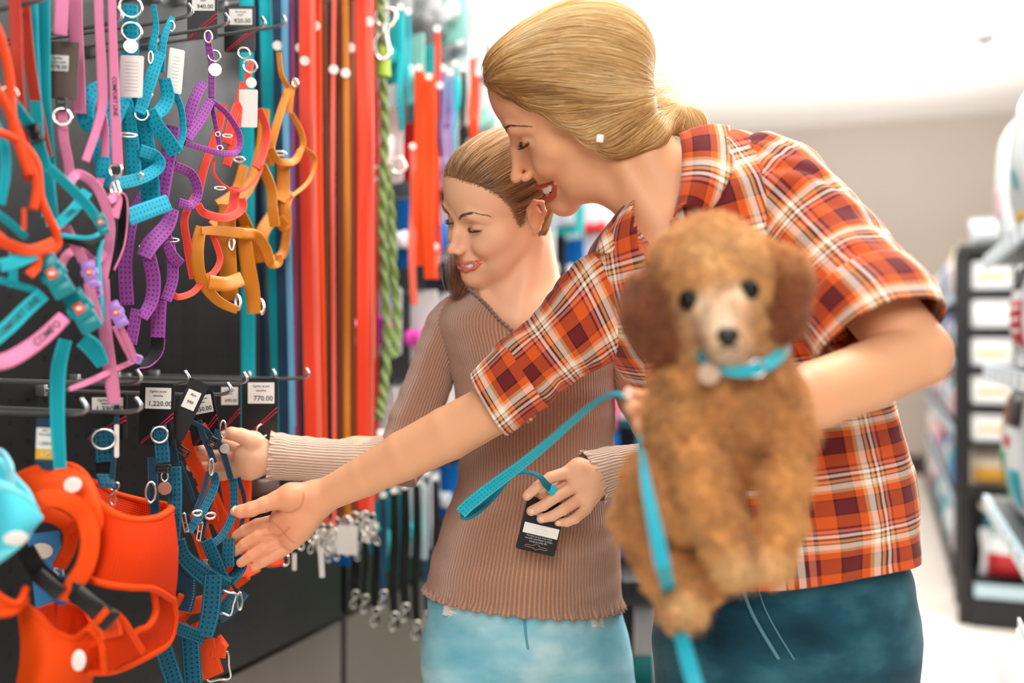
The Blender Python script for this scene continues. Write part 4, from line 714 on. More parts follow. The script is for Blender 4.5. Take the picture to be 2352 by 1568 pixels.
def vests():
    t = thing('dog_vest_harness', 'large bright orange mesh vest harness with round white patch in front', 'harness', W(200, 1100, .66))
    panel(t, [(214, 1106, .72), (262, 1132, .74), (330, 1150, .74), (384, 1160, .70), (394, 1178, .655)], [(220, 1240, .72), (270, 1262, .74), (330, 1270, .74), (384, 1270, .70), (396, 1270, .655)], VO, VP, 'inner_panel')
    panel(t, [(218, 1146, .655), (262, 1180, .632), (310, 1194, .625), (362, 1188, .63), (394, 1168, .65)], [(192, 1322, .645), (240, 1340, .625), (300, 1348, .615), (352, 1352, .62), (398, 1378, .645)], VO, VP, 'front_panel', bulge=.006)
    panel(t, [(34, 1096, .70), (90, 1074, .69), (158, 1069, .675), (196, 1094, .66), (222, 1146, .65)], [(70, 1166, .69), (112, 1148, .675), (160, 1156, .66), (196, 1190, .645), (214, 1258, .64)], VP, VP, 'shoulder_panel', bulge=.010)
    mb = MB(); mb.disc(W2(167, 1113, .648), 20 * 1.2 * .65 * 1.0744 / 1873, .0016, nz((.05, -1, .25)), sy=.9); mb.build('reflective_patch', mat('white_patch', C8(238, 232, 226), rough=.5), t, smooth=False)
    for pts, w_, nm in (([(72, 1168, .66), (104, 1146, .65), (150, 1150, .64), (192, 1184, .635), (206, 1236, .63), (196, 1296, .63), (168, 1344, .635), (152, 1376, .64)], .0165, 'armhole_edge'), ([(60, 1196, .70), (96, 1182, .695), (134, 1190, .69), (160, 1216, .69), (158, 1258, .69), (136, 1300, .70)], .013, 'armhole_edge'), ([(160, 1214, .69), (186, 1206, .68), (198, 1226, .67)], .012, 'armhole_edge')):
        mb = MB(); strap(mb, [W2(*q) for q in pts], w_ * 1.2, .007, .25); mb.build(nm, VP, t, attr='uvm')
    panel(t, [(396, 1372, .645), (402, 1420, .65), (386, 1476, .65), (330, 1512, .64), (262, 1540, .635), (196, 1542, .64)], [(352, 1352, .635), (358, 1400, .635), (342, 1436, .63), (316, 1448, .63), (288, 1466, .63), (206, 1480, .64)], VO, VP, 'side_panel', bulge=-.004)
    panel(t, [(256, 1404, .625), (276, 1418, .622), (296, 1446, .62), (326, 1496, .625)], [(206, 1440, .63), (230, 1470, .63), (236, 1500, .63), (240, 1545, .635)], VO, VP, 'belly_strap')
    panel(t, [(40, 1384, .68), (84, 1410, .66), (122, 1450, .648), (170, 1466, .645), (211, 1436, .65)], [(34, 1600, .70), (70, 1600, .66), (100, 1600, .65), (150, 1600, .645), (196, 1600, .65)], VP, VP, 'chest_panel', bulge=.008); mb = MB(); mb.disc(W2(181, 1516, .632), 19 * 1.2 * .64 * 1.0744 / 1860, .0016, nz((.3, -1, .1)), sy=1.25, sx=.8); mb.build('reflective_patch', _M['white_patch'], t)
    panel(t, [(88, 1396, .70), (140, 1380, .72), (190, 1400, .71), (212, 1438, .67)], [(100, 1470, .70), (150, 1480, .72), (190, 1480, .71), (205, 1470, .67)], VO, None, 'lining'); panel(t, [(-40, 1330, .66), (0, 1372, .655), (40, 1386, .655), (60, 1350, .66)], [(-40, 1410, .66), (0, 1410, .655), (30, 1404, .655), (60, 1376, .66)], VP, VP, 'side_panel')
    mb = MB(); strap(mb, [W2(*q) for q in [(60, 1262, .69), (90, 1310, .66), (140, 1352, .64)]], .017, .003); mb.build('buckle_strap', K['black'], t, attr='uvm')
    c = W2(206, 1386, .622); R = face_R(.1, .72); mb = MB(); k = .00038 * 1.2; mb.box(c, (90 * k, 15 * k, 42 * k), R, 5 * k); mb.box(c + R @ np.array([-62 * k, 0, 0]), (40 * k, 13 * k, 36 * k), R, 4 * k); mb.box(c + R @ np.array([54 * k, 0, 0]), (24 * k, 10 * k, 50 * k), R, 3 * k); mb.build('buckle', BPL, t)
    mb = MB(); mb.box(c + R @ np.array([38 * k, -9 * k, 0]), (16 * k, 5 * k, 38 * k), R, 2 * k); mb.build('webbing_keeper', VP, t); mb = MB(); strap(mb, [W2(*q) for q in [(232, 1412, .62), (252, 1442, .618), (256, 1462, .618)]], .022, .003); mb.build('webbing_end', K['orange'], t, attr='uvm')
    c = W2(112, 1340, .645); mb = MB(); mb.box(c, (70 * k, 14 * k, 34 * k), face_R(.1, .72), 4 * k); mb.build('buckle', BPL, t)
    h = Hang('product_card', 'blue card with white lettering inside the orange vest', 'card', .868, (110, 1230)); o, c, R, k = h.C(72, 1222, 146, 1392, mat('sky_blue_card', C8(50, 128, 186), rough=.4), 0, -.12, 0, 'backing_card'); lines(o, c, R, k, [('FAST', 12, 10, 30)], WTG); mb = MB(); mb.disc(c + R @ np.array([-6 * k, -.002, 44 * k]), 26 * k, .0006, (0, -1, 0), sy=.7); mb.build('printed_oval', CRM_, o)
    t = thing('dog_vest_harness', 'soft cyan vest harness cut by the left edge of the photo', 'harness', W(20, 1080, .62)); S = SDF()
    panel(t, [(-60, 1104, .66), (-10, 1112, .63), (34, 1132, .62), (68, 1158, .625), (80, 1180, .64)], [(-60, 1310, .66), (-30, 1296, .63), (10, 1270, .615), (50, 1236, .62), (76, 1196, .64)], VC, VCP, 'front_panel', .006, .008, .005)
    panel(t, [(-60, 1060, .68), (0, 1060, .67), (30, 1096, .66), (60, 1130, .655), (74, 1160, .65)], [(-60, 1140, .68), (0, 1150, .67), (40, 1170, .66), (64, 1180, .655), (76, 1184, .65)], VC, VCP, 'inner_panel', .005)
    panel(t, [(-40, 1030, .70), (0, 1030, .68), (24, 1060, .66), (34, 1090, .655)], [(-40, 1110, .70), (0, 1110, .68), (20, 1116, .66), (34, 1120, .655)], mat('pale_cyan_card', C8(150, 220, 236), rough=.5), None, 'label_panel'); mb = MB(); mb.disc(W2(36, 1236, .606), .0072, .0014, nz((.4, -1, -.1)), sx=1.4, sy=.9); mb.build('reflective_patch', _M['white_patch'], t)
CRM_ = mat('cream_oval', C8(236, 226, 208), rough=.5)
# ---------------------------------------------------------------- rows of leashes and the goods further down the aisle
def leash_rows():
    spec = [ # x top, x bottom, y bottom, width, colour, L, label
        (566, 570, 1000, 30, 'tealflat', 1.02, 'bright turquoise flat leash behind the mustard harness loops'), (592, 604, 990, 14, 'navy', 1.05, 'dark navy leash just behind the turquoise one'), (606, 640, 1012, 26, 'tealflat', 1.00, 'turquoise leash nearest the mustard leather harness'),
        (636, 652, 1008, 22, 'navy', .98, 'navy leash between turquoise and light blue'), (652, 668, 1010, 12, 'ltblue', .96, 'narrow light blue leash'), (664, 678, 1040, 10, 'lilac', 1.0, 'thin lilac leash beside the light blue one'), (676, 688, 1040, 14, 'rust', 1.02, 'dull red leash beside the lilac one'), (686, 706, 1060, 24, 'navy', .98, 'navy leash left of the red leather leashes'),
        (700, 712, 1195, 26, 'redlt', .92, 'first bright red leash, beside the navy one'), (724, 738, 1200, 26, 'orange', .94, 'orange red leash second in the red group'), (716, 732, 1180, 10, 'salmon', .90, 'thin salmon leash lying over the red ones'), (742, 752, 1215, 14, 'brown', .98, 'brown leash right of the red group'), (756, 760, 1190, 10, 'dkbrown', 1.0, 'dark brown leash in the middle of the row'),
        (768, 764, 1210, 10, 'salmon', .94, 'narrow pinkish leash in the middle of the row'), (780, 786, 1200, 22, 'brown', .96, 'broad tan brown leash'), (792, 800, 1190, 14, 'mustard', .94, 'amber leather leash with round tag'), (806, 806, 1200, 14, 'brown', .95, 'light brown leash beside the amber one'), (818, 814, 1210, 10, 'dkbrown', 1.0, 'very dark leash before the coral pair'),
        (826, 836, 1170, 26, 'redlt', .91, 'wide coral red leash near the rope leash'), (846, 854, 1175, 16, 'salmon', .92, 'salmon leash last before the rope leash'), (858, 862, 1150, 10, 'rust', 1.0, 'dull red leash behind the last salmon one')]
    rng = random.Random(11)
    for i, (x0, x1, yb, w_, c, L, lb) in enumerate(spec):
        h = Hang('leash', lb, 'leash', L, (x0, 20), 'leashes in the long row'); a = rng.uniform(-3, 3); xs = lambda t: x0 + (x1 - x0) * t + a * math.sin(t * 5)
        h.S(c, [w_ * 1.05] * 7, sum([[xs(t), -70 + (yb + 70) * t] for t in (0, .16, .33, .5, .66, .83, 1)], []), [rng.uniform(-.004, .004) for _ in range(7)], [rng.uniform(-.3, .3) for _ in range(7)], th=.003)
        h.S(c, w_ * .8, sum([[xs(t) + 5, -70 + (yb + 40) * t] for t in (0, .3, .6, 1)], []), .02, .3, th=.003) if i % 2 == 0 else None
        if yb > 1150: h.snap(x1, yb + 20, rng.uniform(-.2, .2), .62); h.snap(x1 + 7, yb + 50, rng.uniform(-.4, .4), .55, dl=.012)
        if i in (3, 7, 8, 9, 13, 15, 16, 19): y = [60, 50, 100, 105, 160, 130, 168, 110, 140][i % 9]; h.D(xs(.1), y, 11, WTG, nm='round_tag')
    for x, y, w_, h_, a, lb in ((738, 1290, 12, 72, -.06, 'narrow white tag hanging from the leash clips'), (798, 1240, 46, 66, .04, 'square white tag hanging from the leash clips'), (676, 1290, 10, 40, 0, 'small white tag at the left end of the clips')):
        h = Hang('white_tag', lb, 'tag', .90, (x, y - h_ / 2), 'tags under the leash row'); h.C(x - w_ / 2, y - h_ / 2, x + w_ / 2, y + h_ / 2, WTG, 0, a)
        h.T('black', 1, [x, y - h_ / 2 - 20, x, y - h_ / 2 + 4], .0, nm='string')
    rng = random.Random(3)
    for i in range(12):
        x = 640 + i * 19; y = 1225 + rng.uniform(-20, 30) - i * 4; h = Hang('snap_clip', 'loose nickel snap clip below the leashes, %s from the left' % ['first', 'second', 'third', 'fourth', 'fifth', 'sixth', 'seventh', 'eighth', 'ninth', 'tenth', 'eleventh', 'last'][i], 'clip', .95, (x, y - 30), 'snap clips under the leash row'); h.snap(x, y, rng.uniform(-.5, .5), .75)
    # hooks carrying the row
    for i, x in enumerate((600, 650, 700, 740, 780, 820, 855)): hook('upper hook above the long leash row, %s from the left' % ['first', 'second', 'third', 'fourth', 'fifth', 'sixth', 'last'][i], x, -60 + i * 8, .90, group='hooks above the long leash row')
    # green rope leash
    h = Hang('rope_leash', 'thick green twisted rope leash with lime end sleeve', 'leash', .95, (875, 0))
    for ph in (0, PI):
        pts = cr(h.pts([870, -60, 876, 40, 880, 180, 884, 300, 880, 420, 878, 540, 884, 660, 890, 800, 880, 900, 870, 960]), 24); a = np.arange(len(pts)) * .35 + ph; pts = pts + np.stack([np.cos(a) * .0045, np.sin(a) * .0045, 0 * a], 1); mb = MB(); mb.tube(pts, .0060, 8); mb.build('rope_strand', K['green'], h.t, attr='uvm')
        pts = cr(h.pts([884, 380, 898, 480, 902, 600, 912, 720, 906, 820]), 24); a = np.arange(len(pts)) * .35 + ph; pts = pts + np.stack([np.cos(a) * .0045, np.sin(a) * .0045, 0 * a], 1); mb = MB(); mb.tube(pts, .0055, 8); mb.build('rope_strand', K['green'], h.t, attr='uvm')
    mb = MB(); mb.tube(h.pts([880, 110, 881, 176]), [.0125, .0145], 14); mb.build('end_sleeve', K['lime'], h.t, attr='uvm'); h.snap(884, 60, .1, 1.6); h.snap(900, 385, 1.2, 1.2)
def far_goods():
    WH = mat('product_white', C8(244, 242, 242), rough=.4); cols = {'white': WH, 'teal': mat('product_teal', C8(60, 190, 190), rough=.4), 'pink': mat('product_pink', C8(246, 120, 150), rough=.4), 'blue': mat('product_blue', C8(20, 110, 190), rough=.4), 'red': mat('product_red', C8(220, 40, 36), rough=.4), 'black': mat('product_black', C8(24, 24, 28), rough=.4), 'silver': mat('product_silver', C8(190, 196, 204), rough=.3), 'mint': mat('product_mint', C8(170, 226, 214), rough=.4), 'magenta': mat('product_magenta', C8(226, 70, 180), rough=.4), 'yellow': mat('product_yellow', C8(228, 190, 80), rough=.4)}
    rng = random.Random(21); ordn = ['first', 'second', 'third', 'fourth', 'fifth', 'sixth', 'seventh', 'eighth', 'ninth', 'tenth', 'eleventh', 'twelfth', 'thirteenth', 'fourteenth', 'fifteenth', 'sixteenth', 'seventeenth', 'eighteenth', 'nineteenth', 'twentieth', 'twenty-first', 'twenty-second', 'twenty-third', 'twenty-fourth', 'twenty-fifth', 'twenty-sixth', 'twenty-seventh', 'twenty-eighth', 'twenty-ninth', 'thirtieth', 'thirty-first', 'thirty-second', 'thirty-third', 'thirty-fourth']
    rows = [(2.22, ['white', 'silver', 'mint', 'white']), (2.02, ['white', 'white', 'silver', 'teal', 'black', 'mint']), (1.83, ['white', 'white', 'teal', 'silver', 'red', 'mint']), (1.64, ['white', 'blue', 'silver', 'white', 'black']), (1.42, ['pink', 'white', 'red', 'blue', 'mint', 'magenta']), (1.20, ['pink', 'white', 'blue', 'pink', 'magenta', 'mint']), (.98, ['white', 'teal', 'blue', 'black', 'silver']), (.78, ['black', 'blue', 'black', 'silver']), (.56, ['black', 'black', 'yellow', 'silver'])]
    for r, (z, pal) in enumerate(rows):
        s = 1.70; k = 0
        while s < 5.3 and k < 34:
            c = rng.choice(pal); w_ = rng.uniform(.10, .145); hh = rng.uniform(.17, .23); L = (1.04 if s < 2.7 else .97) + rng.uniform(-.05, .05); p = A(s, L, z)
            if s < 2.75 and z < .95: s += .12; continue
            if s < 2.5: w_ *= .7; hh *= .8; c = 'white' if c in ('magenta', 'pink') else c
            t = thing('pet_toy_pack', '%s pack in %s row of the far wall, %s from the near end' % (c, ['top', 'second', 'third', 'fourth', 'fifth', 'sixth', 'seventh', 'eighth', 'lowest'][r], ordn[k]), 'pet toy', p, 'packs along the far part of the wall'); R = Rz(AZ - .35)
            mb = MB(); mb.card(p - [0, 0, hh / 2], w_, hh, .002, R, .008); mb.build('header_card', cols[c], t)
            c2 = rng.choice(pal); kind = rng.random(); q = p - [0, 0, hh * .62] + R @ np.array([0, -.022, 0])
            mb = MB()
            if kind < .4: mb.tube(cr([q + R @ np.array([-w_ * .3, 0, 0]), q, q + R @ np.array([w_ * .3, 0, 0])], 5), [.014, .02, .022, .02, .016, .014, .016, .02, .022, .02, .014], 12); mb.build('bone_toy', cols[c2], t)
            elif kind < .7: mb.disc(q, w_ * .36, .022, R @ np.array([0, -1., 0]), 18); mb.build('round_toy', cols[c2], t)
            else: mb.box(q, (w_ * .7, .026, hh * .5), R, .008); mb.build('blister', cols[c2], t)
            mb = MB(); b = p + LEFT * (WL_ - L - .002); mb.tube([b, p + [0, 0, -.004]], .002, 6); mb.build('hanger_wire', DSTEEL, t); s += w_ * .8 + rng.uniform(.02, .06); k += 1
    # hanging leash groups
    grp = [(962, 150, 610, 26, 'orange', .92, 'bright orange leash hanging far down the wall'), (985, 170, 640, 30, 'orange', .90, 'wide orange leash, tallest of the distant orange ones'), (1004, 60, 580, 16, 'redlt', .95, 'red orange leash behind the wide orange one'), (1018, 150, 400, 9, 'lilac', .95, 'lilac leash beyond the orange group'), (1010, 190, 360, 8, 'navy', .93, 'blue leash beyond the orange group'),
           (1034, 160, 420, 9, 'lilac', .96, 'second lilac leash beyond the orange group'), (1046, 140, 380, 8, 'tealflat', .96, 'teal leash beyond the lilac ones'), (1084, 120, 330, 14, 'orange', .95, 'orange leash farthest to the right above the girl\'s hair'), (1096, 160, 340, 10, 'redlt', .97, 'red leash beside the farthest orange one'), (948, 330, 700, 18, 'salmon', .93, 'pink leash hanging in front of the toy packs'),
           (1000, 560, 640, 16, 'salmon', .9, 'short pink strap near the girl\'s cheek'), (1064, 150, 330, 12, 'black', .96, 'black leash between orange ones'), (920, 10, 300, 14, 'tealflat', .97, 'turquoise leash near the rope leash'), (938, 20, 240, 8, 'tealflat', .97, 'thin turquoise leash near the rope leash'),
           (880, 1130, 1390, 16, 'navy', .96, 'blue leash hanging low beyond the clips'), (905, 1120, 1440, 20, 'black', .95, 'black leash hanging low beyond the clips'), (930, 1110, 1420, 22, 'black', .94, 'second black leash hanging low'), (956, 1100, 1460, 20, 'black', .95, 'third black leash hanging low'), (980, 1080, 1440, 14, 'navy', .97, 'dark blue leash hanging low beside the sweater'), (862, 1200, 1430, 16, 'black', .98, 'short black leash right of the tags'), (1000, 1090, 1420, 18, 'black', .96, 'black leash nearest the sweater hem'),
           (838, 1230, 1400, 12, 'black', 1.0, 'black strap under the coral leash'), (815, 1260, 1390, 22, 'black', 1.02, 'wide black strap under the square tag'), (885, 560, 900, 10, 'black', 1.0, 'black leash behind the rope leash')]
    for x, y0, y1, w_, c, L, lb in grp:
        h = Hang('leash', lb, 'leash', L, (x, y0), 'leashes far down the wall'); h.S(c, [w_ * .8, w_, w_, w_ * .9], [x, y0, x + 2, y0 + (y1 - y0) * .35, x - 2, y0 + (y1 - y0) * .7, x + 3, y1], 0, [.2, -.2, .3, 0], th=.004); h.D(x, y0 + 6, 8, WTG, nm='round_tag')
        if y1 > 1300: h.snap(x, y1 - 20, .2, .55)
    # big green sack and the low counter behind the people
    GB = mat('green_film', C8(40, 178, 70), rough=.3, var=.25, vscale=14)
    pillow_bag('pet_food_sack', 'green sack standing on the floor beyond the black leashes', 'pet food', A(2.75, .82, 0), .38, .62, .20, GB, AZ - .2, art=[(0, .40, .30, .06, mat('lime_print', C8(190, 220, 60), rough=.4)), (.05, .2, .2, .1, mat('pale_print', C8(226, 240, 220), rough=.4))])
    t = thing('low_table', 'low dark display table glimpsed between the girl and the puppy', 'table', (P(1460, 0, 2.3)[0], 2.3, 0)); x0, x1 = P(1405, 0, 2.3)[0], P(1560, 0, 2.3)[0]
    def tb(nm, a, b, c_, d, z0, z1, m): mb = MB(); mb.box(((a + b) / 2, (c_ + d) / 2, (z0 + z1) / 2), (b - a, d - c_, z1 - z0), None, .003); return mb.build(nm, m, t)
    tb('table_top', x0, x1, 2.1, 2.6, .72, .775, BLK); tb('leg', x0, x0 + .03, 2.12, 2.16, 0, .72, BLK); tb('leg', x1 - .03, x1, 2.12, 2.16, 0, .72, BLK); tb('leg', x0, x0 + .03, 2.54, 2.58, 0, .72, BLK); tb('leg', x1 - .03, x1, 2.54, 2.58, 0, .72, BLK); tb('lower_shelf', x0, x1, 2.1, 2.6, .45, .48, BLK)
    pillow_bag('pet_food_sack', 'white sack with turquoise base on the lower shelf of the low table', 'pet food', np.array([P(1478, 0, 2.2)[0], 2.25, .482]), .075, .20, .06, WH, 0., art=[(0, .05, .05, .08, cols['teal'])])
    for i, (x, c, h_) in enumerate(((1430, 'blue', .06), (1450, 'yellow', .10), (1475, 'white', .12), (1500, 'yellow', .08))): pillow_bag('treat_pack', '%s treat pack on the low table behind the puppy' % ['small blue', 'short yellow', 'white', 'rounded yellow'][i], 'pet treats', np.array([P(x, 0, 2.3)[0], 2.3, .776]), .05, h_, .03, cols[c], 0., 'treat packs on the low table')
# ---------------------------------------------------------------- heads
SKIN = mat('skin', (.8, .5, .36), rough=.48, attr='Col', sub=.12, bump=.06, bscale=900, spec=.35)
def add_head(S, R, t, s, kid=False, smile=1., lid=.5, mo=(1., 1.), fl=1.):
    """sculpts a head into S; local axes: x the person's right, y forward, z up, eyes at z=0"""
    def T(p): p = np.array(p, float); p[2] *= fl if p[2] < 0 else 1; return np.asarray(R) @ (p * s) + t
    def ell(c, r, k, op='u', Rl=None): S.ell(T(c), np.asarray(r, float) * np.ones(3) * s, R if Rl is None else R @ Rl, k * s, op)
    def ch(pts, rad, k, op='u'): S.chain([T(p) for p in pts], [q * s for q in rad], k * s, op)
    j = .9 if kid else 1.; mq = lambda L: [(x * mo[0], y - (mo[0] - 1) * .040 * (x / .0265) ** 2, -.0655 + (z + .0655) * (mo[1] if z < -.066 else 1)) for x, y, z in L]
    nl = 0 if kid else .004; ny = .005 if kid else .006
    def lips(L, off):
        o = []
        for p in mq(L):
            q = T(p)
            if 1:
                for _ in range(6): g = S.grad(q[None], .001); q = q - (g * (S.ev(q[None]) - off * s)[:, None])[0]
            o.append(q)
        return o
    ell((0, -.020, .034), (.0735, .093, .079), .01)
    ell((0, .028, .036), (.059, .049, .055), .03)
    ell((0, -.004, -.030), (.0655, .056, .058), .02)
    ell((0, .032, -.030), (.053 + (.004 if kid else 0), .044, .062), .02)
    for q in (-1, 1):
        ch([(q * .0455, .004, -.050), (q * .0305, .041, -.082), (q * .010, .063, -.0965)], [.015, .0125, .0135], .026)
        ell((q * .038, .036, -.056), (.0165, .020, .022), .026)
        ell((q * .043, .044, -.022), (.0195, .020, .017), .024)
        ell((q * .035, .0595, -.038), (.0165, .0165 * (1 + .1 * smile), .0145), .014)
        ch([(q * .014, .0715, .013), (q * .030, .0685, .018), (q * .044, .056, .014)], [.0085, .009, .008], .012)
    ell((0, .0675, -.1000), (.017 * j, .0160, .0150), .020)
    ell((0, .0715, -.036), (.0135, .0170, .028), .012)
    ell((0, .034, -.080), (.026, .034, .016), .02)
    ell((0, .067, -.070), (.027, .0160, .017), .014)
    ch([(0, .0745, .006), (0, .0825 + ny * .45, -.014), (0, .0925 - .004 * kid + ny, -.032 - nl)], [.0062, .0052, .0060], .009)
    ell((0, .0970 - .004 * kid + ny, -.0380 - nl), (.0074, .0078, .0070), .007)
    for q in (-1, 1):
        ell((q * .0096, .0870 + ny * .5, -.0415 - nl), (.0050, .0090, .0056), .0045)
        ell((q * .0315, .0845, -.001), (.0165, .0125, .0105), .012, 's')
        ell((q * .0310, .0600, -.001), (.0148, .0138, .0138), .003)
        if lid > 0: ell((q * .0310, .0755, -.0062), (.0122, .0085, .0012 + .002 * lid), .001, 's')
        ell((q * .0048, .0915 + ny * .7, -.0480 - nl), (.0026, .0045, .0028), .002, 's')
        ch([(q * .0170, .0840, -.046), (q * .026, .0785, -.054), (q * .0345, .069, -.064)], [.0006, .0010, .0004], .006, 's')
    # lips parted in a smile
    S.base = len(S.p)
    up = lips([(-.0280, .0675, -.0590), (-.018, .0775, -.0650), (-.007, .0845, -.0660), (0, .0848, -.0668), (.007, .0845, -.0660), (.018, .0775, -.0650), (.0280, .0675, -.0590)], .0008)
    lo = lips([(-.0278, .0680, -.0602), (-.018, .0775, -.0740), (-.007, .0835, -.0805), (.007, .0835, -.0805), (.018, .0775, -.0740), (.0278, .0680, -.0602)], .0008)
    cu = lips([(-.0262, .0715, -.0602), (-.016, .0790, -.0682), (0, .0850, -.0730), (.016, .0790, -.0682), (.0262, .0715, -.0602)], .0002)
    S.chain(up, [q * s for q in [.0009, .0024, .0030, .0027, .0030, .0024, .0009]], .0025 * s); S.chain(lo, [q * s for q in [.0009, .0025, .0034, .0034, .0025, .0009]], .0025 * s)
    S.chain(cu, [q * s for q in [.0006, .0036 * smile * mo[1], .0048 * smile * mo[1], .0036 * smile * mo[1], .0006]], .001 * s, 's')
    ell((0, .0760, -.0715), (.020 * mo[0], .0130, .0048 * smile * mo[1]), .001, 's')
    S.lip = [np.array(up), np.array(lo)]
    for q in (-1, 1):                              # ears
        Re = Rz(-q * .32) @ Rx(-.15)
        ell((q * .0715, -.014, -.006), (.0062, .0155, .0265), .006, 'u', Re)
        ell((q * .0785, -.006, -.008), (.0048, .0070, .0120), .004, 's', Re)
        ch([(q * .073, -.002, -.004), (q * .0745, -.002, .011), (q * .077, -.012, .0215), (q * .080, -.024, .016), (q * .079, -.027, .0), (q * .0755, -.021, -.017), (q * .070, -.009, -.029)], [.0022, .0028, .0032, .0034, .0032, .0028, .0045], .0035)
    return T
def head_paint(X, R, t, s, base, lip, brow, blush=.25, kid=False, mo=(1., 1.), fl=1., S=None):
    q = (X - t) @ np.asarray(R) / s; q[:, 2] = np.where(q[:, 2] < 0, q[:, 2] / fl, q[:, 2]); base = np.asarray(base); col = np.tile(base, (len(X), 1)); ax = np.abs(q[:, 0])
    def mixc(c, a):
        nonlocal col
        a = np.clip(a, 0, 1)[:, None]; col = col * (1 - a) + np.asarray(c) * a
    def dseg(pts):
        d = np.full(len(q), 9.); Q = np.stack([ax, q[:, 1], q[:, 2]], 1)
        for a, b in zip(pts[:-1], pts[1:]):
            a, b = np.array(a), np.array(b); h = np.clip((Q - a) @ (b - a) / ((b - a) @ (b - a)), 0, 1); d = np.minimum(d, np.linalg.norm(Q - a - h[:, None] * (b - a), axis=1))
        return d
    nl = 0 if kid else .004; mq = lambda L: [(x * mo[0], y - (mo[0] - 1) * .040 * (x / .0265) ** 2, -.0655 + (z + .0655) * (mo[1] if z < -.066 else 1)) for x, y, z in L]
    head = np.linalg.norm(q - [0, .02, -.02], axis=1) < .14
    bl = np.exp(-(((ax - .040) / .018) ** 2 + ((q[:, 2] + .040) / .016) ** 2 + ((q[:, 1] - .058) / .03) ** 2)); mixc(base * [1.05, .68, .62], bl * blush * head)
    mixc(base * [1.02, .70, .62], np.exp(-(((q[:, 0]) / .012) ** 2 + ((q[:, 2] + .04) / .01) ** 2 + ((q[:, 1] - .1) / .012) ** 2)) * .35)
    mixc(base * [1.0, .62, .55], np.clip((ax - .074) / .006, 0, 1) * (q[:, 2] > -.05) * (q[:, 1] < .012) * head * .5)
    for L_, r_ in ((S.lip[0], .0036), (S.lip[1], .0042)):
        d = np.full(len(X), 9.)
        for a, b in zip(L_[:-1], L_[1:]): h = np.clip((X - a) @ (b - a) / ((b - a) @ (b - a)), 0, 1); d = np.minimum(d, np.linalg.norm(X - a - h[:, None] * (b - a), axis=1))
        mixc(lip, np.clip(1 - (d / s - r_ * (1 - .5 * np.clip(ax / .031 / mo[0], 0, 1) ** 3)) / .0010, 0, 1) * (ax < .0295 * mo[0]))
    mixc((.12, .02, .02), ((ax < .021 * mo[0]) & (q[:, 1] < .0675) & (q[:, 1] > .05) & (np.abs(q[:, 2] + .0655 + .008 * mo[1]) < .006 * mo[1])) * 1.)
    d = dseg([(.0115, .081, .0140), (.021, .0785, .0205), (.033, .0725, .0240), (.047, .055, .0180)]); mixc(brow, np.clip(1 - (d - .0006) / .0022, 0, 1) * (.28 if kid else .75) * (q[:, 1] > .03))
    d = dseg([(.0195, .0715, -.0035), (.026, .0745, -.0048), (.033, .0745, -.0052), (.040, .0700, -.0040), (.0435, .066, -.002)]); mixc((.03, .015, .01), np.clip(1 - (d - .0006) / .0012, 0, 1) * .9)
    d = dseg([(.019, .070, .006), (.026, .0735, .0075), (.035, .072, .0075), (.043, .065, .003)]); mixc(base * .55, np.clip(1 - (d - .0003) / .0012, 0, 1) * .6)
    mixc((.05, .015, .01), (np.linalg.norm((q - [0, .0915 + (.0035 if kid else .0042), -.0480 - nl]) * [0, 1, 1] + np.stack([ax - .0048, 0 * ax, 0 * ax], 1), axis=1) < .0038) * .8)
    return col
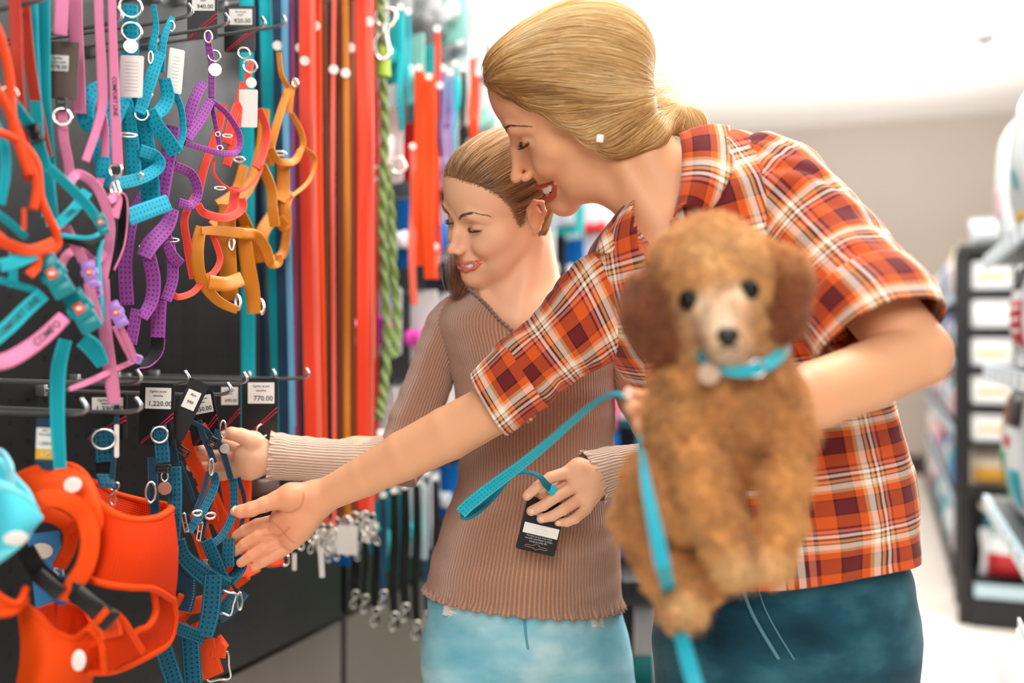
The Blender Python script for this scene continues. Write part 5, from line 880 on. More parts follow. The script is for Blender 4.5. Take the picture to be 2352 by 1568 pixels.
def face_details(person, S, R, t, s, brow, iris=(.10, .06, .03), lid=.5, teeth=True, lash=.009, seed=1, mo=(1., 1.), fl=1.):
    """eyes, lashes, brows and teeth as children of the person"""
    rng = np.random.RandomState(seed)
    def T(p): p = np.array(p, float); p[..., 2] = np.where(p[..., 2] < 0, p[..., 2] * fl, p[..., 2]); return (p * s) @ np.asarray(R).T + t
    def onto(p, o):
        p = T(p); g = S.grad(p, .001)
        p0 = p
        for _ in range(3): p = p - g * (S.ev(p) - o)[:, None]
        return np.where(np.linalg.norm(p - p0, axis=1)[:, None] > .012, p0, p)
    ew = mat('eye_white', C8(225, 215, 210), rough=.15); dk = mat('dark_hair_fibre', (.02, .012, .008), rough=.5)
    for q in (-1, 1):
        mb = MB(); n, m_ = 14, 20; V = []
        for i in range(n):
            for jn in range(m_):
                a, b = PI * i / (n - 1), 2 * PI * jn / m_; V.append((.0126 * math.sin(a) * math.cos(b), .0126 * math.cos(a), .0126 * math.sin(a) * math.sin(b)))
        V = np.array(V) @ Rx(-.45).T; mb.grid((T(V + [q * .031, .060, -.001])).reshape(n, m_, 3), True)
        irm = mat('iris_%d' % int(iris[0] * 1000), iris, rough=.1)
        o = mb.build('eye', [ew, irm, mat('pupil', (.01, .01, .01), rough=.1)], person)
        mi = np.zeros(len(o.data.polygons), int); mi[:m_ * 3] = 1; mi[:m_] = 2; o.data.polygons.foreach_set('material_index', mi)
        # lashes along the upper lid edge
        n = 46; u = np.linspace(0, 1, n); px = .0195 + .0245 * u; base = np.stack([q * px, .0712 + .0050 * np.sin(PI * u) - .006 * u ** 2, -.0035 - .0022 * np.sin(PI * u)], 1)
        outd = np.stack([q * (u - .35) * .9, np.full(n, .9), np.full(n, -.38)], 1) + rng.randn(n, 3) * .08; outd /= np.linalg.norm(outd, axis=1)[:, None]
        tt = np.linspace(0, 1, 6)[None, :, None]; L = lash * (.55 + .6 * u)[:, None, None]
        pa = base[:, None] + outd[:, None] * tt * L + np.array([0, 0, .45]) * tt ** 2 * L
        strands('lashes', T(pa.reshape(-1, 3)).reshape(n, 6, 3), .00055, dk, person, np.zeros((n, 3)))
        n = 90 if s < 1 else 170; u = rng.rand(n); cv = np.array([(.0115, .0815, .0130), (.021, .0790, .0195), (.033, .0725, .0238), (.048, .0545, .0175)])
        bb = np.stack([np.interp(u, [0, .3, .65, 1], cv[:, i]) for i in range(3)], 1); bb[:, 2] += (rng.rand(n) - .5) * .0036 * (1.1 - u); bb[:, 0] *= q
        dd = np.stack([q * (.5 + .5 * u), -.15 - .6 * u, .55 - .9 * u], 1) + rng.randn(n, 3) * .08; dd /= np.linalg.norm(dd, axis=1)[:, None]
        pa = bb[:, None] + dd[:, None] * np.linspace(0, 1, 4)[None, :, None] * .007
        strands('eyebrow', onto(pa.reshape(-1, 3), .0004).reshape(n, 4, 3), .00045, mat('brow_hair', brow, rough=.6), person, np.zeros((n, 3)))
    if teeth:
        mb = MB(); tm = mat('tooth_enamel', C8(250, 246, 238), rough=.18)
        xs = [.0041, .0115, .0180, .0230]; wd = [.0080, .0066, .0062, .0048]; hh = [.0102, .0092, .0085, .0070]
        for q in (-1, 1):
            for x, w_, h_ in zip(xs, wd, hh):
                h_ = h_ * (.5 + .5 * mo[1]); w_ = w_ * mo[0]; x = x * mo[0]; y = .0790 - 24 / mo[0] * x * x; a = -q * math.atan(48 / mo[0] * x)
                c = T((q * x, .080, -.0722 + 8 * x * x)); sb = SDF(); sb.p = S.p[:S.base]
                for _ in range(4): c = c - (sb.grad(c[None], .001) * (sb.ev(c[None]) + .0022 * s)[:, None])[0]
                mb.box(c, (w_ * s * 1.05, .0035 * s, h_ * s), np.asarray(R) @ Rz(a), .0014)
        mb.build('teeth', tm, person)
def walk(S, start, flow, n, step, off=0.0008, blend=.0):
    """hair paths that keep to a sculpted surface: start (m,3), flow(points, i)->directions"""
    p = start.copy(); out = [p.copy()]
    for i in range(n - 1):
        g = S.grad(p, .0015); f = flow(p, i); f = f - g * np.sum(f * g, 1)[:, None]; f /= np.linalg.norm(f, axis=1)[:, None] + 1e-9
        p = p + f * step; o = off if np.isscalar(off) else off
        p = p - g * (S.ev(p) - o)[:, None]; out.append(p.copy())
    return np.stack(out, 1)
def fine_hairline(pr, S, hv, T0, R0, sc, c, r, knot, m, col, rng):
    """short fine hairs that soften the edge between forehead and hair"""
    q = (hv - T0) @ R0 / sc; e = np.hypot((q[:, 1] - c[0]) / r[0], (q[:, 2] - c[1]) / r[1]); ok = (np.abs(e - 1) < .045) & (q[:, 1] > .0) & (q[:, 2] > -.02)
    b = hv[ok]; b = b[(S.ev(b) > .0002) & (S.ev(b) < .010)]
    if len(b) == 0: return
    n = 1100; st = b[rng.choice(len(b), n)] + R0 @ np.array([0, 1., -.3]) * (.006 * rng.rand(n, 1)) * sc
    for _ in range(3): st = st - S.grad(st, .0015) * (S.ev(st) - .0002)[:, None]
    j = rng.randn(n, 3) * .25
    def flow(p, i): d = knot - p; return d / np.linalg.norm(d, axis=1)[:, None] + j + R0 @ np.array([0, -.3, .3])
    pa = walk(S, st, flow, 7, .0022, .0003 + .0012 * rng.rand(n))
    pa = pa + (np.linspace(0, 1, 7) ** 2)[None, :, None] * S.grad(pa[:, 0], .002)[:, None] * .0035
    o = strands('fine_hairline', pa, .00042, m, pr, np.clip(col * (1 + .25 * rng.randn(n, 1)), 0, 1)); o['kind'] = 'stuff'
# ---------------------------------------------------------------- clothing helpers
def sn(X, sc, seed=0, n=10):                      # smooth noise as a sum of waves
    r = np.random.RandomState(seed); out = 0
    for i in range(n): d = r.randn(3); d /= np.linalg.norm(d); out = out + np.sin((X @ d) * sc * (0.6 + r.rand() * 1.2) + r.rand() * 6.28)
    return out / n * 1.6
def pair(a, b, da, db=None, hd=.04, tilt=0.):     # garment ring between two outline points
    L = P(a[0], a[1], da); R = P(b[0], b[1], db if db is not None else da); return L, R, hd, tilt
def loft(rings, rows=90, seg=96, fold=None, hint=None, expo=2.0, hem=None, open_v=None):
    """rings: (left point, right point, half depth, tilt) -> grid of points, normals, uv metres"""
    K = []
    cs = [(L + R) / 2 for L, R, h, t in rings]; n = len(rings)
    for i, (L, R, h, t) in enumerate(rings):
        ax = cs[min(i + 1, n - 1)] - cs[max(i - 1, 0)]; a = (R - L) / 2; b = nz(np.cross(ax, a)); b = b if b[1] > 0 else -b
        K.append(np.concatenate([cs[i], a, b * h]))
    K = np.array(K); Q = cr(K, max(2, rows // (n - 1))); V = []
    th = np.linspace(0, 2 * PI, seg, endpoint=False) + PI / 2
    ct, st = np.cos(th), np.sin(th); ct = np.sign(ct) * np.abs(ct) ** (2 / expo); st = np.sign(st) * np.abs(st) ** (2 / expo)
    V = Q[:, None, 0:3] + Q[:, None, 3:6] * ct[None, :, None] + Q[:, None, 6:9] * st[None, :, None]
    c = Q[:, 0:3]; v = np.concatenate([[0], np.cumsum(np.linalg.norm(np.diff(c, axis=0), axis=1))])
    rad = (np.linalg.norm(Q[:, 3:6], axis=1) + np.linalg.norm(Q[:, 6:9], axis=1)) / 2; mr = rad.mean()
    u = np.tile((th - PI / 2)[None, :] * mr, (len(Q), 1)); vv = np.tile(v[:, None], (1, seg))
    N = V - c[:, None]; N /= np.linalg.norm(N, axis=2)[..., None]
    if fold is not None: V = V + N * fold(V, u, vv, v[-1])[..., None]
    # front half runs u = 0..: mirrored at the back so the pattern closes
    u = np.where(u > PI * mr, u, u)
    return V, N, u, vv, v[-1]
def loft_obj(name, V, u, vv, m, parent, mask=None, thick=.0014, off=0., uoff=0.):
    mb = MB(); r, c = V.shape[:2]
    # duplicate the seam column so uv does not wrap
    V2 = np.concatenate([V, V[:, :1]], 1); step = u[0, 1] - u[0, 0]; u2 = np.concatenate([u, u[:, -1:] + step], 1) + uoff; v2 = np.concatenate([vv, vv[:, :1]], 1)
    at = np.stack([u2, v2, 0 * u2], -1).reshape(-1, 3); mb.grid(V2, False, at, mask)
    return mb.build(name, m, parent, attr='uvm', thick=thick, off=off)
def plaid_mat():
    m = bpy.data.materials.new('plaid_cotton'); m.use_nodes = True; nt = m.node_tree; N = nt.nodes; L = nt.links.new; b = N['Principled BSDF']
    b.inputs['Roughness'].default_value = .85; b.inputs['Sheen Weight'].default_value = .15; b.inputs['Specular IOR Level'].default_value = .2
    at = N.new('ShaderNodeAttribute'); at.attribute_name = 'uvm'; sp = N.new('ShaderNodeSeparateXYZ'); L(at.outputs['Vector'], sp.inputs[0])
    O, Mr, K, Wh, Ta, Pk, Dk = C8(214, 88, 34), C8(104, 30, 34), C8(30, 14, 18), C8(250, 236, 220), C8(232, 172, 110), C8(232, 128, 104), C8(70, 40, 48)
    st = [(0, O), (.17, K), (.19, Mr), (.42, K), (.445, O), (.55, Ta), (.60, Wh), (.69, K), (.71, Ta), (.76, Mr), (.80, Wh), (.85, Dk), (.88, Pk), (.93, Mr), (.97, O)]
    cols = []
    for i, per in ((0, .078), (1, .072)):
        mu = N.new('ShaderNodeMath'); mu.operation = 'MULTIPLY'; mu.inputs[1].default_value = 1 / per; L(sp.outputs[i], mu.inputs[0])
        fr = N.new('ShaderNodeMath'); fr.operation = 'FRACT'; L(mu.outputs[0], fr.inputs[0])
        cr_ = N.new('ShaderNodeValToRGB'); cr_.color_ramp.interpolation = 'CONSTANT'; el = cr_.color_ramp.elements
        el[0].position = 0; el[0].color = (*st[0][1], 1); el[1].position = st[1][0]; el[1].color = (*st[1][1], 1)
        for p_, c_ in st[2:]: e = el.new(p_); e.color = (*c_, 1)
        L(fr.outputs[0], cr_.inputs[0]); cols.append(cr_.outputs[0])
    mx = N.new('ShaderNodeMix'); mx.data_type = 'RGBA'; mx.inputs[0].default_value = .5; L(cols[0], mx.inputs[6]); L(cols[1], mx.inputs[7])
    L(mx.outputs[2], b.inputs['Base Color'])
    return m
def rib_mat(name, col, per=.0042, axis=0, depth=.0012, dark=.62):
    m = bpy.data.materials.new(name); m.use_nodes = True; nt = m.node_tree; N = nt.nodes; L = nt.links.new; b = N['Principled BSDF']
    b.inputs['Roughness'].default_value = .95; b.inputs['Sheen Weight'].default_value = .4; b.inputs['Specular IOR Level'].default_value = .1
    at = N.new('ShaderNodeAttribute'); at.attribute_name = 'uvm'; sp = N.new('ShaderNodeSeparateXYZ'); L(at.outputs['Vector'], sp.inputs[0])
    mu = N.new('ShaderNodeMath'); mu.operation = 'MULTIPLY'; mu.inputs[1].default_value = 2 * PI / per; L(sp.outputs[axis], mu.inputs[0])
    si = N.new('ShaderNodeMath'); si.operation = 'SINE'; L(mu.outputs[0], si.inputs[0])
    mr = N.new('ShaderNodeMapRange'); mr.inputs[1].default_value = -1; mr.inputs[2].default_value = .4; mr.inputs[3].default_value = dark; mr.inputs[4].default_value = 1; L(si.outputs[0], mr.inputs[0])
    nz_ = N.new('ShaderNodeTexNoise'); nz_.inputs['Scale'].default_value = 900; L(at.outputs['Vector'], nz_.inputs['Vector'])
    m2 = N.new('ShaderNodeMapRange'); m2.inputs[1].default_value = .3; m2.inputs[2].default_value = .7; m2.inputs[3].default_value = .8; m2.inputs[4].default_value = 1.15; L(nz_.outputs['Fac'], m2.inputs[0])
    mm = N.new('ShaderNodeMath'); mm.operation = 'MULTIPLY'; L(mr.outputs[0], mm.inputs[0]); L(m2.outputs[0], mm.inputs[1])
    mx = N.new('ShaderNodeMix'); mx.data_type = 'RGBA'; mx.blend_type = 'MULTIPLY'; mx.inputs[0].default_value = 1; mx.inputs[6].default_value = (*col, 1); L(mm.outputs[0], mx.inputs[7]); L(mx.outputs[2], b.inputs['Base Color'])
    bp = N.new('ShaderNodeBump'); bp.inputs['Strength'].default_value = .9; bp.inputs['Distance'].default_value = depth; L(si.outputs[0], bp.inputs['Height']); L(bp.outputs[0], b.inputs['Normal'])
    return m
def denim_mat(name, c0, c1, c2, sc=9.):
    m = bpy.data.materials.new(name); m.use_nodes = True; nt = m.node_tree; N = nt.nodes; L = nt.links.new; b = N['Principled BSDF']
    b.inputs['Roughness'].default_value = .85; b.inputs['Sheen Weight'].default_value = .15; b.inputs['Specular IOR Level'].default_value = .2
    tc = N.new('ShaderNodeTexCoord'); n = N.new('ShaderNodeTexNoise'); n.inputs['Scale'].default_value = sc; n.inputs['Detail'].default_value = 5
    mp = N.new('ShaderNodeMapping'); mp.inputs['Scale'].default_value = (1, 1, 1.8); L(tc.outputs['Object'], mp.inputs['Vector']); L(mp.outputs[0], n.inputs['Vector'])
    cr_ = N.new('ShaderNodeValToRGB'); el = cr_.color_ramp.elements; el[0].position = .32; el[0].color = (*c0, 1); el[1].position = .70; el[1].color = (*c2, 1); e = el.new(.5); e.color = (*c1, 1)
    L(n.outputs['Fac'], cr_.inputs[0])
    w_ = N.new('ShaderNodeTexWave'); w_.inputs['Scale'].default_value = 330; w_.inputs['Distortion'].default_value = 1.5; w_.bands_direction = 'DIAGONAL'; L(tc.outputs['Object'], w_.inputs['Vector'])
    mr = N.new('ShaderNodeMapRange'); mr.inputs[3].default_value = .8; mr.inputs[4].default_value = 1.12; L(w_.outputs['Fac'], mr.inputs[0])
    mx = N.new('ShaderNodeMix'); mx.data_type = 'RGBA'; mx.blend_type = 'MULTIPLY'; mx.inputs[0].default_value = 1; L(cr_.outputs[0], mx.inputs[6]); L(mr.outputs[0], mx.inputs[7]); L(mx.outputs[2], b.inputs['Base Color'])
    bp = N.new('ShaderNodeBump'); bp.inputs['Strength'].default_value = .25; bp.inputs['Distance'].default_value = .0006; L(w_.outputs['Fac'], bp.inputs['Height']); L(bp.outputs[0], b.inputs['Normal'])
    return m
def inpoly(x, y, poly):
    poly = np.asarray(poly, float); c = np.zeros(np.shape(x), bool); j = len(poly) - 1
    for i in range(len(poly)):
        xi, yi = poly[i]; xj, yj = poly[j]; c ^= ((yi > y) != (yj > y)) & (x < (xj - xi) * (y - yi) / (yj - yi + 1e-12) + xi); j = i
    return c
def pix(V): return 1176 + FPX * V[..., 0] / V[..., 1], 784 - FPX * (V[..., 2] - HC) / V[..., 1]
def face_centers(V, closed=True):
    V2 = np.concatenate([V, V[:, :1]], 1) if closed else V
    return (V2[:-1, :-1] + V2[1:, :-1] + V2[:-1, 1:] + V2[1:, 1:]) / 4
# ---------------------------------------------------------------- the woman
def orth(M): U, _, Vt = np.linalg.svd(np.array(M)); return U @ Vt
WR = orth([[-.112, -.897, -.428], [.881, .11, -.461], [.46, -.429, .777]]); WT = np.array([.0762, 1.2, 1.593]); HR = WR; WR = WR @ Rx(-.10) @ Rz(.05); WT = WT.copy()
HL = lambda *p: HR @ np.array(p, float) + HT
HT = WT.copy(); WT += [-.008, 0, .006]
WMO = (1.3, 1.22)
WL = lambda *p: WR @ np.array(p, float) + WT
def woman():
    pr = thing('person', 'blond smiling woman in orange plaid shirt leaning in and carrying the puppy', 'person', (P(1800, 900, 1.25)[0], 1.25, 0))
    S = SDF(); add_head(S, WR, WT, 1., smile=1., lid=1.2, mo=WMO, fl=1.10)
    # neck and chest
    nb = P(1580, 500, 1.2)
    S.rc(WL(0, -.035, -.045), nb, .047, .052, .03)
    S.rc(WL(0, .02, -.07), P(1515, 520, 1.165), .022, .02, .04)
    S.rc(WL(-.055, -.02, -.045), P(1520, 540, 1.16), .011, .009, .022); S.rc(WL(.04, -.02, -.045), P(1500, 560, 1.18), .011, .009, .022)
    ch = P(1640, 700, 1.2); S.ell(ch, (.115, .075, .135), Ry(.35), .03)
    S.rc(P(1500, 620, 1.2), P(1420, 660, 1.21), .045, .04, .04); S.rc(P(1700, 470, 1.17), P(1800, 440, 1.13), .05, .045, .04)
    S.rc(P(1520, 590, 1.150), P(1560, 560, 1.135), .006, .006, .02)
    # right arm reaching to the rack
    sh, el, wr = P(1420, 680, 1.21), P(1140, 935, 1.215), P(735, 1143, 1.268)
    S.rc(sh, el, .042, .034, .02)
    S.chain([el, P(1030, 995, 1.225), P(930, 1045, 1.238), P(840, 1092, 1.252), wr], [.0330, .0345, .0320, .0268, .0212], .0025)
    hand_right(S)
    # left arm holding the dog
    sh, el = P(1810, 460, 1.13), P(2106, 812, 1.0)
    S.rc(sh, el, .043, .036, .02)
    S.chain([el, P(1990, 865, .975), P(1880, 905, .955), P(1760, 945, .94), P(1670, 975, .93)], [.034, .0350, .0335, .027, .022], .0025)
    hand_left(S)
    v, f = S.mesh(.0017)
    col = head_paint(v, WR, WT, 1., C8(232, 172, 130), C8(190, 84, 62), C8(105, 66, 42), blush=.3, mo=WMO, fl=1.10, S=S)
    x, y = pix(v)
    pal = (x < 800) & (x > 500) & (y > 1080) & (y < 1330) & (v[:, 1] > 1.1); a = .4 * pal * sm((790 - x) / 120)
    col = col * (1 - a[:, None]) + np.array(C8(236, 150, 115)) * a[:, None]
    for q in HCREASE:                               # palm creases, a slightly redder skin line
        q = cr(np.array(q), 6)
        for _ in range(4): q = q - S.grad(q) * S.ev(q)[:, None]
        d = np.full(len(v), 9.)
        for a0, b0 in zip(q[:-1], q[1:]): h = np.clip((v - a0) @ (b0 - a0) / ((b0 - a0) @ (b0 - a0)), 0, 1); d = np.minimum(d, np.linalg.norm(v - a0 - h[:, None] * (b0 - a0), axis=1))
        a = .5 * np.clip(1 - d / .0032, 0, 1) ** 1.5; col = col * (1 - a[:, None]) + np.array(C8(196, 96, 66)) * a[:, None]
    mend(fast_mesh('body', v, f, SKIN, pr, col))
    face_details(pr, S, WR, WT, 1., C8(90, 58, 38), lid=1.2, lash=.011, seed=2, mo=WMO, fl=1.10)
    # earring
    mb = MB(); e = P(1378, 318, 1.115); mb.box(e, (.0085, .004, .0095), Ry(.15), .0012); mb.build('earring', mat('pearl_white', C8(250, 248, 240), rough=.2, coat=.6), pr)
    # nails
    for nm, c, r, n_ in NAILS_W:
        mb = MB(); mb.disc(c, r, .0012, n_, sy=1.35); mb.build('fingernail', mat('fingernail', C8(246, 200, 180), rough=.25, coat=.4), pr)
    woman_hair(pr, S); woman_shirt(pr); woman_jeans(pr)
    return pr
HCREASE, NAILS_W = [], []
def fingers(S, chains, r0=.0086, r1=.0066, k=.004):
    for c in chains:
        n = len(c); rr = np.linspace(r0, r1, n); S.chain([P(*q) for q in c], rr, .0022)
def hand_right(S):
    z = lambda x, y, d: (400 + x / 3.136, 860 + y / 3.136, d)
    # palm slab
    S.chain([P(*z(1040, 890, 1.268)), P(*z(900, 960, 1.272)), P(*z(770, 1010, 1.277))], [.0195, .0185, .0120], .012)
    S.chain([P(*z(1020, 960, 1.268)), P(*z(890, 1090, 1.274)), P(*z(800, 1200, 1.28))], [.0170, .0170, .0115], .012)
    S.chain([P(*z(860, 1010, 1.272)), P(*z(740, 1100, 1.279))], [.0175, .0120], .014)
    S.chain([P(*z(980, 860, 1.262)), P(*z(840, 880, 1.254)), P(*z(735, 905, 1.25))], [.0165, .0165, .0115], .010)      # thenar
    S.chain([P(*z(960, 1060, 1.264)), P(*z(850, 1200, 1.27))], [.013, .011], .012)                                         # hypothenar
    S.chain([P(*z(q[0], q[1], q[2])) for q in [(735, 905, 1.25), (650, 935, 1.246), (555, 970, 1.243), (480, 985, 1.243), (430, 985, 1.244)]], [.0115, .0098, .0094, .0082, .0052], .004)
    S.chain([P(*z(740, 1055, 1.279)), P(*z(600, 1085, 1.287)), P(*z(510, 1125, 1.29)), P(*z(445, 1165, 1.292))], [.0100, .0092, .0085, .0066], .0015)
    S.chain([P(*z(745, 1115, 1.279)), P(*z(610, 1160, 1.280)), P(*z(510, 1225, 1.281)), P(*z(440, 1275, 1.282))], [.0100, .0093, .0086, .0066], .0015)
    S.chain([P(*z(780, 1190, 1.279)), P(*z(650, 1245, 1.275)), P(*z(560, 1305, 1.273)), P(*z(480, 1355, 1.272))], [.0100, .0091, .0084, .0062], .0015)
    S.chain([P(*z(820, 1240, 1.278)), P(*z(710, 1305, 1.271)), P(*z(640, 1348, 1.268)), P(*z(575, 1388, 1.267))], [.0092, .0080, .0072, .0054], .0015)
    HCREASE.append([P(*z(660, 960, 1.242)), P(*z(700, 990, 1.252)), P(*z(830, 990, 1.247)), P(*z(910, 930, 1.246)), P(*z(925, 860, 1.25))])
    HCREASE.append([P(*z(620, 1050, 1.264)), P(*z(760, 1090, 1.262)), P(*z(870, 1190, 1.262))])
    HCREASE.append([P(*z(640, 1170, 1.265)), P(*z(760, 1160, 1.262)), P(*z(850, 1090, 1.258))])
    NAILS_W.append(('n', P(*z(440, 970, 1.2385)), .0036, nz(P(*z(436, 960, 1.20)) - P(*z(436, 985, 1.24)))))
def hand_left(S):
    S.chain([P(1670, 975, .93), P(1600, 985, .925), P(1545, 990, .905)], [.020, .019, .0155], .012)
    S.chain([P(1620, 1020, .925), P(1560, 1030, .905), P(1530, 1035, .893)], [.016, .014, .010], .012)
    S.chain([P(1590, 950, .915), P(1530, 935, .885), P(1490, 922, .868), P(1450, 908, .858)], [.0125, .0105, .0094, .0066], .005)
    S.chain([P(1555, 990, .90), P(1500, 975, .872), P(1470, 950, .860), P(1450, 936, .852)], [.012, .0098, .0088, .0068], .0035)
    S.chain([P(1560, 1020, .90), P(1505, 1008, .872), P(1482, 990, .862), P(1468, 975, .855)], [.012, .0096, .0086, .0066], .0035)
    S.chain([P(1565, 1045, .90), P(1520, 1036, .872), P(1500, 1022, .862), P(1488, 1010, .856)], [.0115, .0092, .0084, .0064], .0035)
    S.chain([P(1575, 1062, .90), P(1540, 1058, .876), P(1522, 1048, .866), P(1512, 1040, .860)], [.0105, .0082, .0074, .0058], .0035)
    NAILS_W.append(('n', P(1443, 903, .851), .0046, nz(np.array([-.3, -1, .5]))))
def woman_hair(pr, S):
    H = SDF(); k = .014
    def e(c, r, kk=.02, op='u', R=None): H.ell(HL(*c), r, HR if R is None else HR @ R, kk, op)
    e((0, -.020, .040), (.0800, .0995, .0800), .01)
    e((0, .034, .060), (.064, .052, .046), .03)                       # lift over the brow
    e((-.012, .052, .082), (.040, .024, .018), .02)
    e((-.034, -.030, -.016), (.053, .062, .052), .02)                 # fall over the ear
    e((.034, -.030, -.012), (.045, .060, .045), .02)
    e((0, .112, -.040), (.4, .118, .120), .008, 's')                   # keeps the face clear
    e((0, .0, -.125), (.4, .12, .060), .012, 's')
    H.chain([HL(-.040, .062, .068), HL(-.058, .040, .052), HL(-.0705, .018, .022), HL(-.0745, -.004, -.014), HL(-.072, -.030, -.040), HL(-.050, -.066, -.058), HL(-.01, -.094, -.064)], [.010, .012, .011, .013, .017, .021, .021], .014)
    H.chain([HL(.040, .062, .068), HL(.056, .040, .052), HL(.069, .018, .022), HL(.073, -.004, -.014), HL(.070, -.030, -.035), HL(.050, -.066, -.055), HL(.01, -.094, -.064)], [.010, .011, .010, .012, .016, .020, .021], .014)
    H.chain([HL(-.004, -.094, -.062), HL(-.008, -.114, -.070), HL(-.006, -.128, -.088), HL(0, -.130, -.13)], [.019, .013, .016, .012], .010)
    v, f = H.mesh(.0022)
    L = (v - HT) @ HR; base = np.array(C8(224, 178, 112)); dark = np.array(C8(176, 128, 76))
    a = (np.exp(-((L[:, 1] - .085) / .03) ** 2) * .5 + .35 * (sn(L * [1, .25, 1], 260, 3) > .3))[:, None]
    m = mat('blond_hair', C8(224, 180, 112), rough=.42, attr='Col', spec=.45)
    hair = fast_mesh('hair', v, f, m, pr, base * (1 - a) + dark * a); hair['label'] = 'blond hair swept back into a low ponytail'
    rng = np.random.RandomState(5); n = 15000
    sd = v[rng.choice(len(v), n)]; knot = HL(-.004, -.106, -.066); up = HR @ np.array([0, 0, 1.]); back = HR @ np.array([0, -1., 0])
    Ls = (sd - HT) @ HR
    ph = rng.rand(n) * 6.28
    def flow(p, i):
        q = (p - HT) @ HR; d = knot - p; dist = np.linalg.norm(d, axis=1)[:, None]; d = d / dist
        front = np.clip((q[:, 1] - .03) / .06, 0, 1)[:, None]
        low = np.clip((.02 - q[:, 2]) / .04, 0, 1)[:, None]
        f_ = d * .8 + back * (.55 + .3 * front) - up * .12 * (1 - low) + (HR @ np.array([0, 0, 1])) * .25 * low
        f_ = f_ + .06 * np.sin(ph + i * .35)[:, None] * up
        past = dist < .020
        return np.where(past, HR @ np.array([0, -.55, -.85]), f_)
    pa = walk(H, sd, flow, 14, .0068, .0006 + rng.rand(n) * .0022)
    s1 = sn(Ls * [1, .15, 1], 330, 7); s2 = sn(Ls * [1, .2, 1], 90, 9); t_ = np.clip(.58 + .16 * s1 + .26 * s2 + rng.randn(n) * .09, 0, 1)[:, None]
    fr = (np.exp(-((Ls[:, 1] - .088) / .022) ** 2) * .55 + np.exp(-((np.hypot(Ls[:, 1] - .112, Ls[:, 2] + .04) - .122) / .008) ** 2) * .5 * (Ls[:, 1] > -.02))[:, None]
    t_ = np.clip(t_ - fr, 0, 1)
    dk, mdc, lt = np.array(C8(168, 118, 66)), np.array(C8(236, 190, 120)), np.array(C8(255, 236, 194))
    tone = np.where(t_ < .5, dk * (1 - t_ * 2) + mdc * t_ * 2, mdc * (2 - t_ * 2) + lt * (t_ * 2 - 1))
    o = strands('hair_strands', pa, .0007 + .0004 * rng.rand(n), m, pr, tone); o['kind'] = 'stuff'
    fine_hairline(pr, S, v, HT, HR, 1., (.112, -.040), (.118, .120), knot, m, np.array(C8(176, 126, 78)), rng)
    # loose flyaway hairs around the ponytail and the nape
    n = 260; r = rng.rand(n, 5); st = np.where((r[:, :1] < .6), HL(-.02, -.095, -.02) + rng.randn(n, 3) * .012, HL(0, -.08, .05) + rng.randn(n, 3) * .03)
    st = st - H.grad(st) * (H.ev(st))[:, None]; d = H.grad(st) * .6 + (HR @ np.array([0, -1, 0])) + rng.randn(n, 3) * .5; d /= np.linalg.norm(d, axis=1)[:, None]
    tt = np.linspace(0, 1, 9); pa = st[:, None] + d[:, None] * tt[None, :, None] * (.02 + .05 * r[:, 1])[:, None, None] + (rng.randn(n, 1, 3) * .018 - [0, 0, .015]) * (tt ** 2)[None, :, None]
    o = strands('flyaway_hairs', pa, .0004, m, pr, np.tile(np.array(C8(246, 214, 160)), (n, 1))); o['kind'] = 'stuff'
PLAID = plaid_mat()
